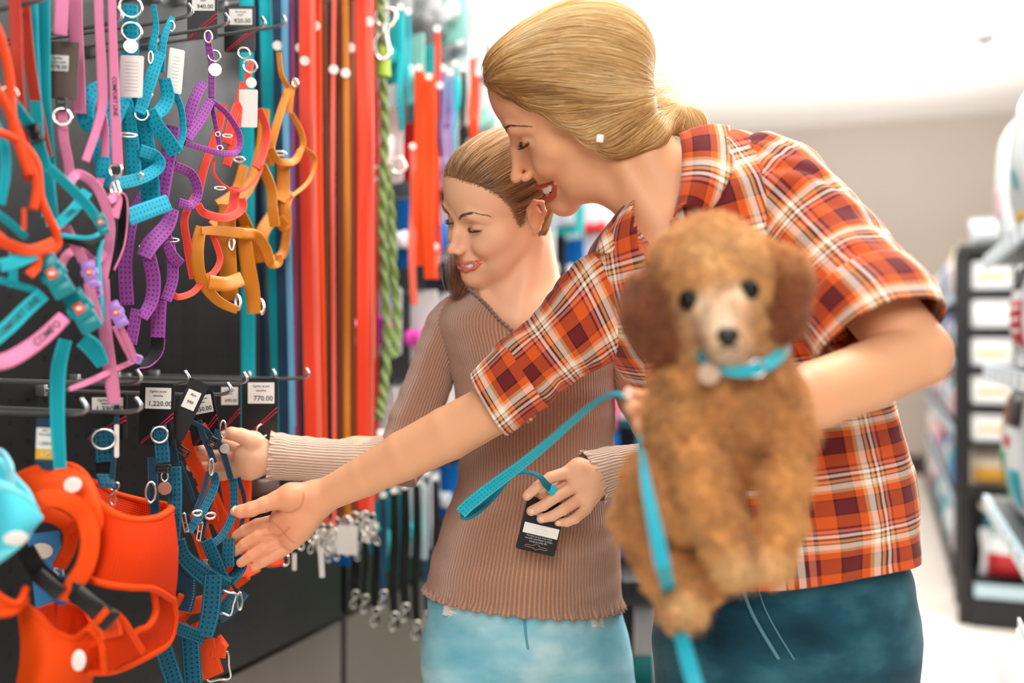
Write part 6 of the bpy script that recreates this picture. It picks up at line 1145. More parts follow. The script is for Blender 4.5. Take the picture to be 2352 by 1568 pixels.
def woman_shirt(pr):
    D = 1.2
    def fold(V, u, v, Lv):
        X = V.reshape(-1, 3); d = .0046 * sn(X @ Rx(.5), 34, 11, 8) + .0040 * np.abs(sn(X * [1, 1, .40], 80, 13, 8)) + .001 * sn(X, 180, 15)
        return d.reshape(V.shape[:2])
    R = [pair((1478, 1322), (2098, 1262), 1.215, 1.215, .118), pair((1470, 1200), (2094, 1160), 1.215, 1.215, .112), pair((1472, 1060), (2072, 1010), 1.215, 1.2, .104),
         pair((1470, 940), (2040, 900), 1.215, 1.19, .102), pair((1420, 840), (2000, 780), 1.225, 1.17, .106), pair((1375, 745), (1960, 650), 1.23, 1.15, .110),
         pair((1352, 655), (1900, 520), 1.23, 1.14, .105), pair((1375, 575), (1850, 410), 1.23, 1.14, .088), pair((1440, 500), (1765, 325), 1.22, 1.16, .064), pair((1480, 462), (1690, 305), 1.215, 1.18, .052)]
    V, N, u, vv, Lv = loft(R, 110, 150, fold, expo=2.25)
    # flared wavy hem
    hm = np.clip(1 - vv / .06, 0, 1); V = V + N * (hm * .006 * np.sin(u * 55))[..., None]
    fc = face_centers(V); x, y = pix(fc); nf = face_centers(N)[..., 1] < .2
    neck = [(1452, 440), (1560, 290), (1600, 300), (1568, 420), (1552, 500), (1566, 545), (1530, 640), (1500, 660), (1478, 590), (1452, 500)]
    hemcut = [(1440, 1290), (1560, 1310), (1700, 1330), (1792, 1392), (1800, 1420), (1400, 1420)]
    mask = ~(inpoly(x, y, neck) & nf)
    loft_obj('shirt_body', V, u, vv, PLAID, pr, mask)
    # right sleeve
    def sf(V, u, v, Lv):
        X = V.reshape(-1, 3); d = .0036 * sn(X, 60, 21, 8) + .0048 * np.abs(sn(X @ Ry(.7) * [.5, 1, 1.5], 85, 23, 8)); return d.reshape(V.shape[:2])
    R = [pair((1420, 560), (1500, 760), 1.2, 1.2, .060), pair((1345, 592), (1440, 800), 1.2, 1.2, .060), pair((1282, 655), (1380, 838), 1.2, 1.205, .056), pair((1215, 735), (1318, 872), 1.205, 1.205, .050), pair((1150, 795), (1250, 925), 1.21, 1.21, .046), pair((1115, 832), (1208, 962), 1.212, 1.212, .043)]
    V, N, u, vv, _ = loft(R, 60, 96, sf); loft_obj('sleeve', V, u, vv, PLAID, pr, uoff=.01)
    def cf(V, u, v, Lv): return .0016 * sn(V.reshape(-1, 3), 110, 31, 8).reshape(V.shape[:2]) + .0015 * np.sin(u * 70)
    R = [pair((1158, 782), (1258, 930), 1.21, 1.21, .052), pair((1120, 818), (1212, 962), 1.211, 1.211, .052), pair((1083, 858), (1166, 998), 1.213, 1.213, .050)]
    V, N, u, vv, _ = loft(R, 16, 96, cf); loft_obj('rolled_cuff', V, vv * 1.0 + .02, u, PLAID, pr) if False else loft_obj('rolled_cuff', V, u, vv, PLAID, pr, uoff=.035, thick=.003)
    # left sleeve
    R = [pair((1650, 480), (1722, 345), 1.18, 1.18, .034), pair((1652, 520), (1785, 318), 1.165, 1.165, .052), pair((1690, 575), (1868, 362), 1.14, 1.14, .064), pair((1765, 650), (1975, 472), 1.11, 1.10, .066), pair((1835, 735), (2075, 600), 1.06, 1.05, .062), pair((1880, 800), (2150, 690), 1.02, 1.02, .058)]
    V, N, u, vv, _ = loft(R, 60, 110, sf); loft_obj('sleeve', V, u, vv, PLAID, pr, uoff=.03)
    R = [pair((1835, 755), (2098, 622), 1.04, 1.04, .066), pair((1862, 792), (2142, 668), 1.02, 1.02, .066), pair((1884, 822), (2168, 728), 1.005, 1.005, .065)]
    V, N, u, vv, _ = loft(R, 16, 110, cf); loft_obj('rolled_cuff', V, u, vv, PLAID, pr, uoff=.01, thick=.003)
    # sleeve tab button
    for b in ((1975, 530, 1.035), (1838, 560, 1.05)):
        mb = MB(); mb.disc(P(*b), .0055, .0025, nz((.3, -1, .4))); mb.build('button', mat('shirt_button', C8(240, 232, 220), rough=.3), pr)
    # collar: two leaves and a stand
    def leaf(pts_in, pts_out, nm):
        a, b = cr([P(*q) for q in pts_in], 10), cr([P(*q) for q in pts_out], 10); r = 10
        V = np.stack([a + (b - a) * t + np.array([0, -.010, .004]) * math.sin(PI * t) for t in np.linspace(0, 1, r)], 0)
        d = np.linalg.norm(b - a, axis=1)[None] * np.linspace(0, 1, r)[:, None]; s_ = np.concatenate([[0], np.cumsum(np.linalg.norm(np.diff(a, axis=0), axis=1))])[None].repeat(r, 0)
        V = V + np.array([0, -1, 0]) * (.002 * np.sin(s_ * 90 + d * 40))[..., None]
        mb = MB(); mb.grid(V, False, np.stack([s_, d, 0 * d], -1).reshape(-1, 3)); mb.build(nm, PLAID, pr, attr='uvm', thick=.0022, off=0)
    leaf([(1560, 308, 1.145), (1566, 350, 1.125), (1566, 400, 1.112), (1556, 455, 1.105), (1548, 500, 1.105)], [(1680, 292, 1.15), (1690, 360, 1.11), (1670, 420, 1.09), (1630, 480, 1.085), (1565, 470, 1.09)], 'collar')
    leaf([(1462, 452, 1.185), (1462, 490, 1.168), (1470, 530, 1.155), (1480, 570, 1.148), (1494, 610, 1.142)], [(1440, 462, 1.19), (1396, 520, 1.165), (1372, 580, 1.15), (1440, 578, 1.138), (1476, 622, 1.135)], 'collar')
    # front placket and the shirt tail corner
    for pts in ([(1452, 446, 1.185), (1468, 520, 1.16), (1484, 590, 1.142), (1500, 650, 1.128), (1500, 780, 1.108), (1510, 900, 1.102)], [(1560, 500, 1.125), (1572, 545, 1.115), (1556, 600, 1.115), (1530, 660, 1.118), (1524, 780, 1.104), (1532, 900, 1.10)]):
        mb = MB(); strap(mb, [P(*q) for q in pts], .024, .0028, n=10); mb.build('placket', PLAID, pr, attr='uvm')
def woman_jeans(pr):
    J = SDF(); D = 1.235
    J.ell(P(1800, 1330, D), (.160, .108, .085), None, .03)
    J.ell(P(1802, 1440, D + .01), (.166, .118, .11), None, .04)
    J.chain([P(1668, 1480, D), P(1640, 1900, D + .01), P(1640, 2400, D + .03), P(1650, 2960, D + .06)], [.092, .072, .055, .048], .02)
    J.chain([P(1940, 1470, D), P(1960, 1900, D + .01), P(1970, 2400, D + .03), P(1960, 2960, D + .06)], [.092, .072, .055, .048], .02)
    fo = lambda X: .0016 * sn(X * [1, 1, 1.6], 55, 41, 8) + .0012 * np.abs(sn(X @ Ry(.5) * [1, 1, 2.2], 70, 43, 8))
    v, f = J.mesh(.005, 12, fo)
    m = denim_mat('dark_denim', C8(12, 50, 66), C8(24, 78, 96), C8(60, 116, 132))
    jo = fast_mesh('jeans', v, f, m, pr, relax=1)
    mb = MB(); pts = [P(1700, 1330, 1.13), P(1716, 1390, 1.12), P(1745, 1450, 1.116), P(1790, 1520, 1.12)]
    g = J.grad(np.array(pts)); pts = np.array(pts) - g * (J.ev(np.array(pts)) - .001)[:, None]; p = cr(pts, 10)
    mb.tube(p, .0022, 6); q = p + [.018, 0, .0]; q = q - J.grad(q) * (J.ev(q) - .001)[:, None]; mb.tube(q, .0010, 5); mb.build('fly_seam', mat('denim_edge', C8(96, 150, 166), rough=.8), jo)
    for sx in (1640, 1950):
        mb = MB(); c = P(sx, 2985, 1.27); mb.tube(cr([c + [0, .05, -.0], c + [0, -.03, -.005], c + [0, -.12, -.02], c + [0, -.19, -.03]], 6), [.035] * 6 + [.04] * 6 + [.036] * 6 + [.012], 14, flat=.6)
        mb.build('shoe', mat('shoe_leather', C8(90, 60, 45), rough=.5), pr)
# ---------------------------------------------------------------- the girl
GR = orth([[-.599, -.785, -.157], [.748, -.477, -.462], [.288, -.394, .873]]); GT = np.array([-.0184, 1.385, 1.493]); GS = .93
GL = lambda *p: GR @ (np.array(p, float) * GS) + GT
KNIT = rib_mat('ribbed_knit', C8(196, 146, 118)); KNITC = rib_mat('ribbed_cuff_knit', C8(240, 210, 186), per=.0042, axis=0)
def girl():
    pr = thing('person', 'smiling girl in brown ribbed sweater and light jeans touching the harnesses', 'person', (P(1200, 900, 1.42)[0], 1.42, 0))
    S = SDF(); mo = (1.12, .85); add_head(S, GR, GT, GS, True, .9, .12, mo, .90)
    nb = P(1225, 690, 1.42)
    S.rc(GL(0, -.035, -.05), nb, .042, .046, .02); S.rc(GL(0, .01, -.075), P(1175, 690, 1.39), .018, .016, .03)
    S.rc(GL(-.05, -.02, -.05), P(1195, 715, 1.375), .009, .008, .018)
    S.ell(P(1215, 900, 1.42), (.098, .060, .135), None, .03); S.ell(P(1220, 745, 1.42), (.075, .05, .04), None, .03)
    S.rc(P(1150, 730, 1.42), P(1045, 745, 1.43), .032, .036, .04); S.rc(P(1260, 740, 1.42), P(1390, 760, 1.42), .036, .036, .04)
    S.rc(P(1185, 745, 1.372), P(1110, 700, 1.392), .0055, .006, .02)
    sh, el, wr = P(1022, 775, 1.43), P(935, 1035, 1.41), P(625, 1050, 1.362)
    S.rc(sh, el, .035, .027, .02); S.chain([el, P(820, 1045, 1.395), wr], [.026, .025, .0175], .012)
    z = lambda x, y, d: P(400 + x / 3.136, 860 + y / 3.136, d)
    S.chain([z(690, 590, 1.362), z(600, 590, 1.36), z(500, 580, 1.355)], [.0175, .0185, .0150], .012)
    S.chain([z(640, 640, 1.362), z(540, 670, 1.36), z(440, 680, 1.358)], [.0150, .0155, .0110], .012)
    S.chain([z(640, 540, 1.36), z(570, 480, 1.352), z(480, 440, 1.345), z(410, 425, 1.341), z(360, 432, 1.34)], [.0150, .0135, .0098, .0085, .0058], .005)
    for c in ([(470, 540, 1.362), (360, 490, 1.372), (260, 470, 1.375), (190, 490, 1.362), (205, 540, 1.354)], [(450, 590, 1.36), (330, 580, 1.366), (220, 580, 1.366), (140, 590, 1.358), (155, 615, 1.352)],
              [(450, 650, 1.36), (330, 650, 1.364), (210, 655, 1.362), (118, 665, 1.356)], [(450, 700, 1.36), (350, 725, 1.362), (240, 735, 1.360), (165, 722, 1.356)]):
        n = len(c); S.chain([z(*q) for q in c], np.linspace(.0088, .0062, n), .0018)
    # left arm and hand with the leash
    y = lambda x, yy, d: P(950 + x / 2.613, 850 + yy / 2.613, d)
    S.chain([P(1420, 790, 1.42), P(1535, 1010, 1.37), P(1470, 1075, 1.315), y(1130, 640, 1.295)], [.034, .027, .022, .0168], .015)
    S.chain([y(1130, 650, 1.295), y(1050, 660, 1.285), y(985, 680, 1.278)], [.0172, .0190, .0140], .010)
    S.chain([y(1090, 700, 1.288), y(1040, 780, 1.28)], [.0150, .0130], .012)
    S.chain([y(1080, 600, 1.285), y(990, 590, 1.278), y(930, 610, 1.276)], [.0130, .0125, .0095], .010)
    for c, r in (([(930, 610, 1.276), (820, 645, 1.264), (740, 700, 1.256), (680, 755, 1.256)], .0086), ([(975, 690, 1.276), (860, 755, 1.262), (780, 810, 1.256), (705, 845, 1.258)], .0088),
                 ([(1000, 770, 1.278), (900, 835, 1.264), (830, 875, 1.260), (765, 890, 1.263)], .0084), ([(1040, 830, 1.28), (970, 890, 1.268), (920, 912, 1.266), (868, 912, 1.270)], .0074)):
        S.chain([y(*q) for q in c], np.linspace(r, r * .74, len(c)), .0015)
    S.chain([y(1000, 640, 1.29), y(900, 690, 1.285), y(820, 735, 1.278), y(765, 750, 1.276)], [.012, .0098, .0084, .0062], .003)
    v, f = S.mesh(.0017)
    col = head_paint(v, GR, GT, GS, C8(236, 184, 148), C8(212, 116, 98), C8(140, 98, 66), blush=.35, kid=True, mo=mo, fl=.90, S=S)
    fast_mesh('body', v, f, SKIN, pr, col)
    face_details(pr, S, GR, GT, GS, C8(128, 88, 58), lid=.12, lash=.0085, seed=4, mo=mo, fl=.90)
    nm = mat('fingernail', C8(246, 200, 180), rough=.25, coat=.4)
    for c, n_, r in ((z(362, 426, 1.3335), (.1, -1, .35), .0042), (y(678, 755, 1.2495), (-.5, -1, .2), .0036), (y(703, 847, 1.2515), (-.4, -1, .1), .0036), (y(764, 893, 1.257), (-.4, -1, -.1), .0034), (y(868, 914, 1.2645), (-.4, -1, -.1), .0030)):
        mb = MB(); mb.disc(c, r, .001, nz(n_), sx=1.3); mb.build('fingernail', nm, pr)
    girl_hair(pr, S); girl_clothes(pr)
def girl_hair(pr, S):
    H = SDF()
    def e(c, r, kk=.02, op='u', R=None): H.ell(GL(*c), np.array(r) * GS, GR if R is None else GR @ R, kk, op)
    e((0, -.021, .037), (.0760, .0955, .0805), .01); e((0, .022, .040), (.0615, .0520, .0550), .03)
    e((0, -.012, -.022), (.0680, .064, .060), .02)
    e((0, .112, -.026), (.4, .100, .1080), .003, 's'); e((0, .020, -.115), (.4, .12, .0640), .006, 's')
    for q in (-1, 1): e((q * .078, -.006, -.024), (.016, .026, .045), .003, 's', Rx(.2))
    v, f = H.mesh(.002); L = (v - GT) @ GR / GS
    m = mat('light_brown_hair', C8(170, 125, 80), rough=.4, attr='Col', spec=.5)
    fast_mesh('hair', v, f, m, pr, np.tile(np.array(C8(128, 90, 58)), (len(v), 1)))['label'] = 'light brown hair pulled back tightly'
    rng = np.random.RandomState(8); n = 11000; sd = v[rng.choice(len(v), n)]; Ls = (sd - GT) @ GR / GS
    knot = GL(0, -.125, .045); up = GR @ np.array([0, 0, 1.])
    def flow(p, i): d = knot - p; d /= np.linalg.norm(d, axis=1)[:, None]; return d + GR @ np.array([0, -.6, .15])
    pa = walk(H, sd, flow, 12, .0060, .0003 + rng.rand(n) * .0012)
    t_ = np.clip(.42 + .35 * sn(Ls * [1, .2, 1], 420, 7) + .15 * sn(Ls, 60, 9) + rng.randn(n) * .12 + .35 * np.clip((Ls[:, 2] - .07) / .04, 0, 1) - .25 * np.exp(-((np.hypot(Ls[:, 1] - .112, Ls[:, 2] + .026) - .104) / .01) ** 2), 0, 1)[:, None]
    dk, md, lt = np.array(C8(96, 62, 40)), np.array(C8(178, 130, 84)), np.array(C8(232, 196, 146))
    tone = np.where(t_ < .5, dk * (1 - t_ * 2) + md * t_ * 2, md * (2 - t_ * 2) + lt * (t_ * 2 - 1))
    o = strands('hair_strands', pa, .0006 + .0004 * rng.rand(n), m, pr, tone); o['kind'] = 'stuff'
    fine_hairline(pr, S, v, GT, GR, GS, (.112, -.026), (.100, .108), knot, m, np.array(C8(176, 128, 88)), rng)
    # ponytail falling behind the far shoulder
    n = 700; t = np.linspace(0, 1, 12); a0 = GL(0, -.105, .045)
    cv = cr([a0, GL(.03, -.135, .01), P(1085, 560, 1.47), P(1062, 620, 1.44), P(1062, 665, 1.40), P(1052, 690, 1.39)], 4)
    cv = np.stack([np.interp(np.linspace(0, 1, 14), np.linspace(0, 1, len(cv)), cv[:, i]) for i in range(3)], 1)
    off = rng.randn(n, 3) * .0065; pa = cv[None] + off[:, None] * (.5 + 1.1 * np.sin(np.linspace(.3, 3.0, 14)))[None, :, None]
    tone = np.clip(np.array(C8(130, 88, 56)) * (1 + rng.randn(n, 1) * .35), 0, 1)
    o = strands('ponytail', pa, .0011, m, pr, tone)
def girl_clothes(pr):
    def fold(V, u, v, Lv):
        X = V.reshape(-1, 3); d = .0022 * sn(X, 38, 51, 8) + .0016 * sn(X * [.4, 1, 2.4], 75, 53, 8); return d.reshape(V.shape[:2])
    D = 1.415
    R = [pair((978, 1352), (1428, 1392), D, D, .100), pair((992, 1290), (1424, 1300), D, D, .098), pair((1022, 1180), (1420, 1190), D, D, .090), pair((1052, 1100), (1412, 1110), D, D, .082),
         pair((1052, 1010), (1410, 1000), D, D, .080), pair((1044, 900), (1412, 890), D, D, .082), pair((1022, 810), (1420, 810), D, D, .080), pair((1000, 740), (1440, 750), D, D, .070), pair((1030, 690), (1420, 706), D, D, .056), pair((1088, 655), (1370, 665), D, D, .044)]
    V, N, u, vv, Lv = loft(R, 120, 170, fold, expo=2.15)
    hm = np.clip(1 - vv / .016, 0, 1) ** 1.5; V = V + N * (hm * (.0045 * np.sin(u * 420) + .003))[..., None]; V[..., 2] += hm * .0016 * np.cos(u * 420)
    fc = face_centers(V); x, y = pix(fc); nf = face_centers(N)[..., 1] < .3
    neck = [(1075, 640), (1110, 690), (1150, 735), (1205, 775), (1260, 790), (1330, 770), (1390, 700), (1400, 640)]
    mask = ~(inpoly(x, y, neck))
    loft_obj('sweater_body', V, u, vv, KNIT, pr, mask)
    # scalloped neckline edge
    p = cr([P(1068, 656, 1.395), P(1112, 694, 1.362), P(1152, 738, 1.345), P(1207, 778, 1.336), P(1262, 792, 1.338)], 40); t = np.arange(len(p))
    mb = MB(); mb.tube(p + np.stack([0 * t, -.001 + .0012 * np.sin(t * .9), .0012 * np.cos(t * .9)], 1), .0022, 6); mb.build('neckline_trim', KNIT, pr, attr='uvm')
    def sf(V, u, v, Lv):
        X = V.reshape(-1, 3); return (.0012 * sn(X, 60, 61, 8).reshape(V.shape[:2]) + .0022 * np.abs(sn(np.stack([v.ravel(), .3 * u.ravel(), 0 * u.ravel()], 1), 150, 63, 6)).reshape(V.shape[:2]))
    # upper arm, elbow, forearm
    R = [pair((1060, 668), (1130, 740), 1.42, 1.42, .030), pair((1005, 700), (1090, 775), 1.425, 1.425, .038), pair((968, 765), (1060, 825), 1.43, 1.43, .042), pair((935, 860), (1035, 890), 1.425, 1.425, .040), pair((895, 960), (1005, 985), 1.415, 1.415, .036), pair((872, 1040), (985, 1060), 1.408, 1.408, .033), pair((885, 1105), (950, 1118), 1.405, 1.405, .02)]
    V, N, u, vv, _ = loft(R, 60, 90, sf); loft_obj('sleeve', V, u, vv, KNIT, pr)
    R = [pair((960, 985), (955, 1112), 1.408, 1.408, .026), pair((900, 1002), (905, 1112), 1.402, 1.402, .030), pair((820, 1010), (825, 1110), 1.392, 1.392, .030), pair((740, 1008), (742, 1106), 1.382, 1.382, .029), pair((670, 1002), (668, 1100), 1.372, 1.372, .028), pair((622, 996), (612, 1098), 1.366, 1.366, .027)]
    V, N, u, vv, _ = loft(R, 70, 90, sf)
    hm = np.clip((vv - (vv.max() - .008)) / .008, 0, 1); V = V + N * (hm * (.0026 * np.sin(u * 520) + .0016))[..., None]; loft_obj('sleeve', V, u, vv, KNITC, pr)
    R = [pair((1385, 860), (1500, 800), 1.42, 1.42, .040), pair((1440, 960), (1560, 900), 1.40, 1.40, .038), pair((1490, 1050), (1590, 985), 1.37, 1.37, .032), pair((1520, 1110), (1570, 1010), 1.35, 1.35, .030), pair((1470, 1118), (1465, 1020), 1.322, 1.322, .027), pair((1425, 1130), (1400, 1025), 1.305, 1.305, .026), pair((1385, 1150), (1335, 1040), 1.296, 1.296, .0255)]
    V, N, u, vv, _ = loft(R, 70, 90, sf)
    hm = np.clip((vv - (vv.max() - .008)) / .008, 0, 1); V = V + N * (hm * (.0026 * np.sin(u * 520) + .0016))[..., None]; loft_obj('sleeve', V, u, vv, KNITC, pr)
    J = SDF(); D = 1.42
    J.ell(P(1203, 1370, D), (.142, .088, .055), None, .03); J.ell(P(1206, 1450, D + .005), (.146, .098, .085), None, .03)
    J.chain([P(1085, 1490, D), P(1090, 1800, D), P(1100, 2200, D + .02), P(1105, 2750, D + .04)], [.077, .066, .050, .042], .012)
    J.chain([P(1330, 1490, D), P(1372, 1700, D - .01), P(1395, 2100, D), P(1400, 2750, D + .02)], [.077, .068, .052, .042], .012)
    v, f = J.mesh(.005, 12, lambda X: .0012 * sn(X * [1, 1, 1.8], 70, 71, 8) + .0010 * np.abs(sn(X * [.8, 1, 2.6], 90, 73, 8)))
    jo = fast_mesh('jeans', v, f, denim_mat('light_denim', C8(108, 182, 202), C8(146, 206, 220), C8(206, 236, 240)), pr, relax=1)
    # frayed rips and the fly
    wh = mat('white_threads', C8(246, 244, 240), rough=.95); rng = np.random.RandomState(3)
    for cx, cy, sx, sy in ((1002, 1396, 14, 22), (1400, 1430, 14, 14)):
        n = 260; p0 = np.array([P(cx + rng.uniform(-sx, sx), cy + rng.uniform(-sy, sy), 1.33) for _ in range(n)])
        for _ in range(4): p0 = p0 - J.grad(p0) * (J.ev(p0) - .0005)[:, None]
        d = np.stack([.004 + rng.rand(n) * .005, 0 * np.ones(n), rng.randn(n) * .0015], 1); g = J.grad(p0)
        tt = np.linspace(-1, 1, 5); pa = p0[:, None] + d[:, None] * tt[None, :, None] + g[:, None] * (.0025 * (1 - tt ** 2))[None, :, None]
        strands('frayed_rip', pa, .0011, wh, jo, np.zeros((n, 3)))
    q = np.array([P(1205, 1405, 1.31), P(1206, 1440, 1.31), P(1210, 1480, 1.31), P(1214, 1500, 1.31)])
    for _ in range(4): q = q - J.grad(q) * (J.ev(q) - .001)[:, None]
    mb = MB(); mb.tube(cr(q, 6), .0016, 6); mb.build('fly_seam', mat('pale_seam', C8(90, 160, 184), rough=.8), jo)
    for sx in (1100, 1405):
        mb = MB(); c = P(sx, 2765, 1.44); mb.tube(cr([c + [0, .05, 0], c + [0, -.03, -.005], c + [0, -.10, -.02], c + [0, -.16, -.03]], 6), [.032] * 6 + [.036] * 6 + [.032] * 6 + [.012], 14, flat=.6)
        mb.build('shoe', mat('canvas_shoe', C8(230, 228, 222), rough=.8), pr)
# ---------------------------------------------------------------- the puppy
def dog():
    pr = thing('puppy', 'curly apricot poodle puppy with turquoise collar held in the woman\'s arm', 'dog', P(1680, 1050, .80))
    S = SDF(); D = .79
    Q = lambda x, y, d=0.: P(x, y, D + d)
    px = D / FPX
    # head: skull, cheeks, muzzle
    S.ell(Q(1634, 645, .012), np.array([128, 120, 122]) * px, None, .01)
    S.ell(Q(1628, 590, .010), np.array([112, 78, 90]) * px, None, .02)
    S.ell(Q(1655, 735, -.012), np.array([72, 80, 66]) * px, None, .022)
    S.chain([Q(1656, 720, -.030), Q(1668, 772, -.052)], [.0205, .0165], .012)
    S.ell(Q(1676, 806, -.040), np.array([40, 36, 26]) * px, None, .010)
    # neck, chest and belly
    S.chain([Q(1640, 740, .035), Q(1660, 860, .030)], [.042, .052], .03)
    S.ell(Q(1670, 940, .030), np.array([168, 150, 140]) * px, None, .03)
    S.ell(Q(1676, 985, .050), np.array([178, 140, 130]) * px, None, .03)
    S.ell(Q(1585, 1110, .115), np.array([105, 150, 80]) * px, Ry(-.25), .03)
    # front legs
    S.chain([Q(1585, 990, .0), Q(1612, 1110, -.03), Q(1650, 1215, -.035), Q(1680, 1285, -.035)], [.026, .0175, .0165, .0145], .006)
    S.ell(Q(1684, 1294, -.042), np.array([38, 38, 44]) * px, None, .008)
    S.chain([Q(1800, 990, .0), Q(1800, 1110, -.02), Q(1792, 1215, -.025), Q(1776, 1285, -.025)], [.024, .0165, .0155, .0138], .006)
    S.ell(Q(1776, 1290, -.032), np.array([36, 36, 42]) * px, None, .008)
    # hind legs: thigh, hanging feet
    S.chain([Q(1520, 1120, .05), Q(1510, 1230, .045), Q(1540, 1320, .03), Q(1565, 1385, .01)], [.030, .023, .019, .0185], .015)
    S.ell(Q(1562, 1395, -.002), np.array([44, 42, 44]) * px, None, .008)
    S.chain([Q(1620, 1180, .05), Q(1620, 1270, .05), Q(1600, 1330, .035)], [.034, .026, .022], .015)
    S.chain([Q(1530, 1090, .01), Q(1548, 1160, .0), Q(1566, 1205, -.005)], [.020, .017, .013], .012)
    S.chain([Q(1495, 1090, .06), Q(1475, 1190, .06), Q(1490, 1260, .055)], [.022, .0235, .016], .012)
    # ears
    E = SDF()
    E.chain([Q(1530, 615, .015), Q(1505, 690, .02), Q(1520, 760, .018), Q(1570, 790, .01)], [.016, .0205, .0185, .012], .012)
    E.chain([Q(1490, 720, .02), Q(1550, 740, .01)], [.017, .017], .012)
    E.chain([Q(1735, 590, .015), Q(1775, 640, .02), Q(1782, 715, .018), Q(1762, 758, .012)], [.014, .0195, .0180, .010], .012)
    E.chain([Q(1755, 600, .02), Q(1820, 622, .022), Q(1822, 668, .02)], [.010, .0105, .009], .010)
    fb = lambda X: (.0058 * np.abs(sn(X, 150, 81, 9)) + .0030 * sn(X, 330, 83, 8)) * np.where((pix(X)[1] < 830) & (pix(X)[0] > 1560) & (pix(X)[0] < 1740), .35, 1.)
    m = mat('poodle_fur', C8(206, 130, 62), rough=.75, attr='Col', sheen=.3, spec=.2)
    cf, cc, cl, cd = np.array(C8(240, 172, 96)), np.array(C8(255, 232, 200)), np.array(C8(252, 212, 156)), np.array(C8(168, 92, 42))
    def tint(v):
        x, y = pix(v); fr = v[:, 1] < D + .02; c = np.tile(cf, (len(v), 1))
        def mixc(c, k, a): a = np.clip(a, 0, 1)[:, None]; return c * (1 - a) + k * a
        g = lambda cx, cy, sx, sy: np.exp(-((x - cx) / sx) ** 2 - ((y - cy) / sy) ** 2)
        c = mixc(c, cc, .95 * fr * g(1655, 735, 62, 72)); c = mixc(c, cc, .9 * fr * g(1676, 815, 50, 34)); c = mixc(c, cc, .6 * fr * (g(1603, 700, 30, 26) + g(1700, 672, 30, 26)))
        c = mixc(c, cl, .45 * g(1640, 565, 110, 60)); c = mixc(c, cl, .5 * (g(1690, 1300, 50, 40) + g(1768, 1300, 50, 40) + g(1565, 1400, 60, 50)))
        c = mixc(c, cd, .28 * sm(sn(v, 60, 85, 8) + .3)); return c
    v, f = S.mesh(.0022, 16, fb); mend(fast_mesh('body', v, f, m, pr, tint(v)))
    rng = np.random.RandomState(9)
    eyes = [Q(1604, 694, -.02), Q(1699, 670, -.02), Q(1673, 775, -.06)]
    def fur(S_, v, n, ln, name, col, par, cull=True):
        nn = S_.grad(v[::1][rng.choice(len(v), n)]) if False else None
        st = v[rng.choice(len(v), n)]; g = S_.grad(st, .002); keep = (g[:, 1] < .45) & ~((np.hypot(pix(st)[0] - 1604, pix(st)[1] - 694) < 25) | (np.hypot(pix(st)[0] - 1699, pix(st)[1] - 670) < 25) | (np.hypot(pix(st)[0] - 1673, pix(st)[1] - 775) < 28)); st, g = st[keep], g[keep]; n = len(st)
        x, y = pix(st); face = np.exp(-((x - 1655) / 70) ** 2 - ((y - 735) / 90) ** 2) * (st[:, 1] < D)
        L = ln * (1 - .82 * face) * (.6 + .6 * rng.rand(n)); t = np.linspace(0, 1, 7)
        r1 = rng.randn(n, 3); dn = np.array([0, -.05, -1.]); flow = np.stack([sn(st, 110, 91), sn(st, 110, 92), sn(st, 110, 93)], 1)
        lat = flow * .9 + r1 * .35 + dn * .45; lat = lat - g * np.sum(lat * g, 1)[:, None]
        cu = np.cross(g, lat); ph = rng.rand(n) * 6.28
        pa = st[:, None] + L[:, None, None] * (g[:, None] * (.75 * t - .25 * t ** 2)[None, :, None] + lat[:, None] * (.8 * t ** 1.4)[None, :, None] + cu[:, None] * (.20 * (np.sin(ph[:, None] + 7 * t[None, :]) - np.sin(ph)[:, None]))[..., None])
        tone = np.clip(col(st) * (1 + .20 * rng.randn(n, 1) + .30 * sn(st, 170, 95)[:, None]), 0, 1)
        o = strands(name, pa, .00075 * np.ones(n), m, par, tone); o['kind'] = 'stuff'
    fur(S, v, 42000, .013, 'fur', tint, pr)
    for side in (0, 1):
        E2 = SDF(); E2.p = [p for p in E.p if (p[4][0] < P(1650, 0, D)[0]) == (side == 0)]
        v, f = E2.mesh(.0024, 12, fb); ce = lambda q: cd * (1 - .75 * sm((pix(q)[1][:, None] - 660) / -90)) + cf * .75 * sm((pix(q)[1][:, None] - 660) / -90)
        eo = mend(fast_mesh('ear', v, f, m, pr, ce(v))); eo['label'] = 'darker brown floppy ear'
        fur(E2, v, 7000, .016, 'ear_fur', ce, eo)
    # eyes, nose, mouth
    em = mat('dog_eye', (.004, .003, .003), rough=.22, spec=.3)
    for x, y, r in ((1604, 694, .0088), (1699, 670, .0088)):
        c = Q(x, y, -.02)
        for _ in range(5): c = c - (S.grad(c[None]) * (S.ev(c[None]) + .0002))[0]
        e = SDF(); e.ell(c, r, None, .001); v, f = e.mesh(.0012, 10); fast_mesh('eye', v, f, em, pr)
    N = SDF(); c = Q(1673, 772, -.0675); N.ell(c + [0, .001, .001], (.0086, .0060, .0066), None, .003); N.ell(c + [0, .001, -.004], (.0055, .0055, .0050), None, .003)
    for q in (-1, 1): N.ell(c + [q * .0038, -.006, -.001], (.0017, .003, .0014), None, .001, 's')
    v, f = N.mesh(.0008, 12); fast_mesh('nose', v, f, mat('dog_nose', (.012, .010, .010), rough=.3), pr)
    mb = MB(); mb.tube(cr([Q(1650, 806, -.064), Q(1664, 800, -.0675), Q(1675, 794, -.069), Q(1688, 799, -.0675), Q(1700, 800, -.062)], 5), .0009, 6); mb.build('mouth_line', mat('dog_lip', (.06, .025, .015), rough=.6), pr)
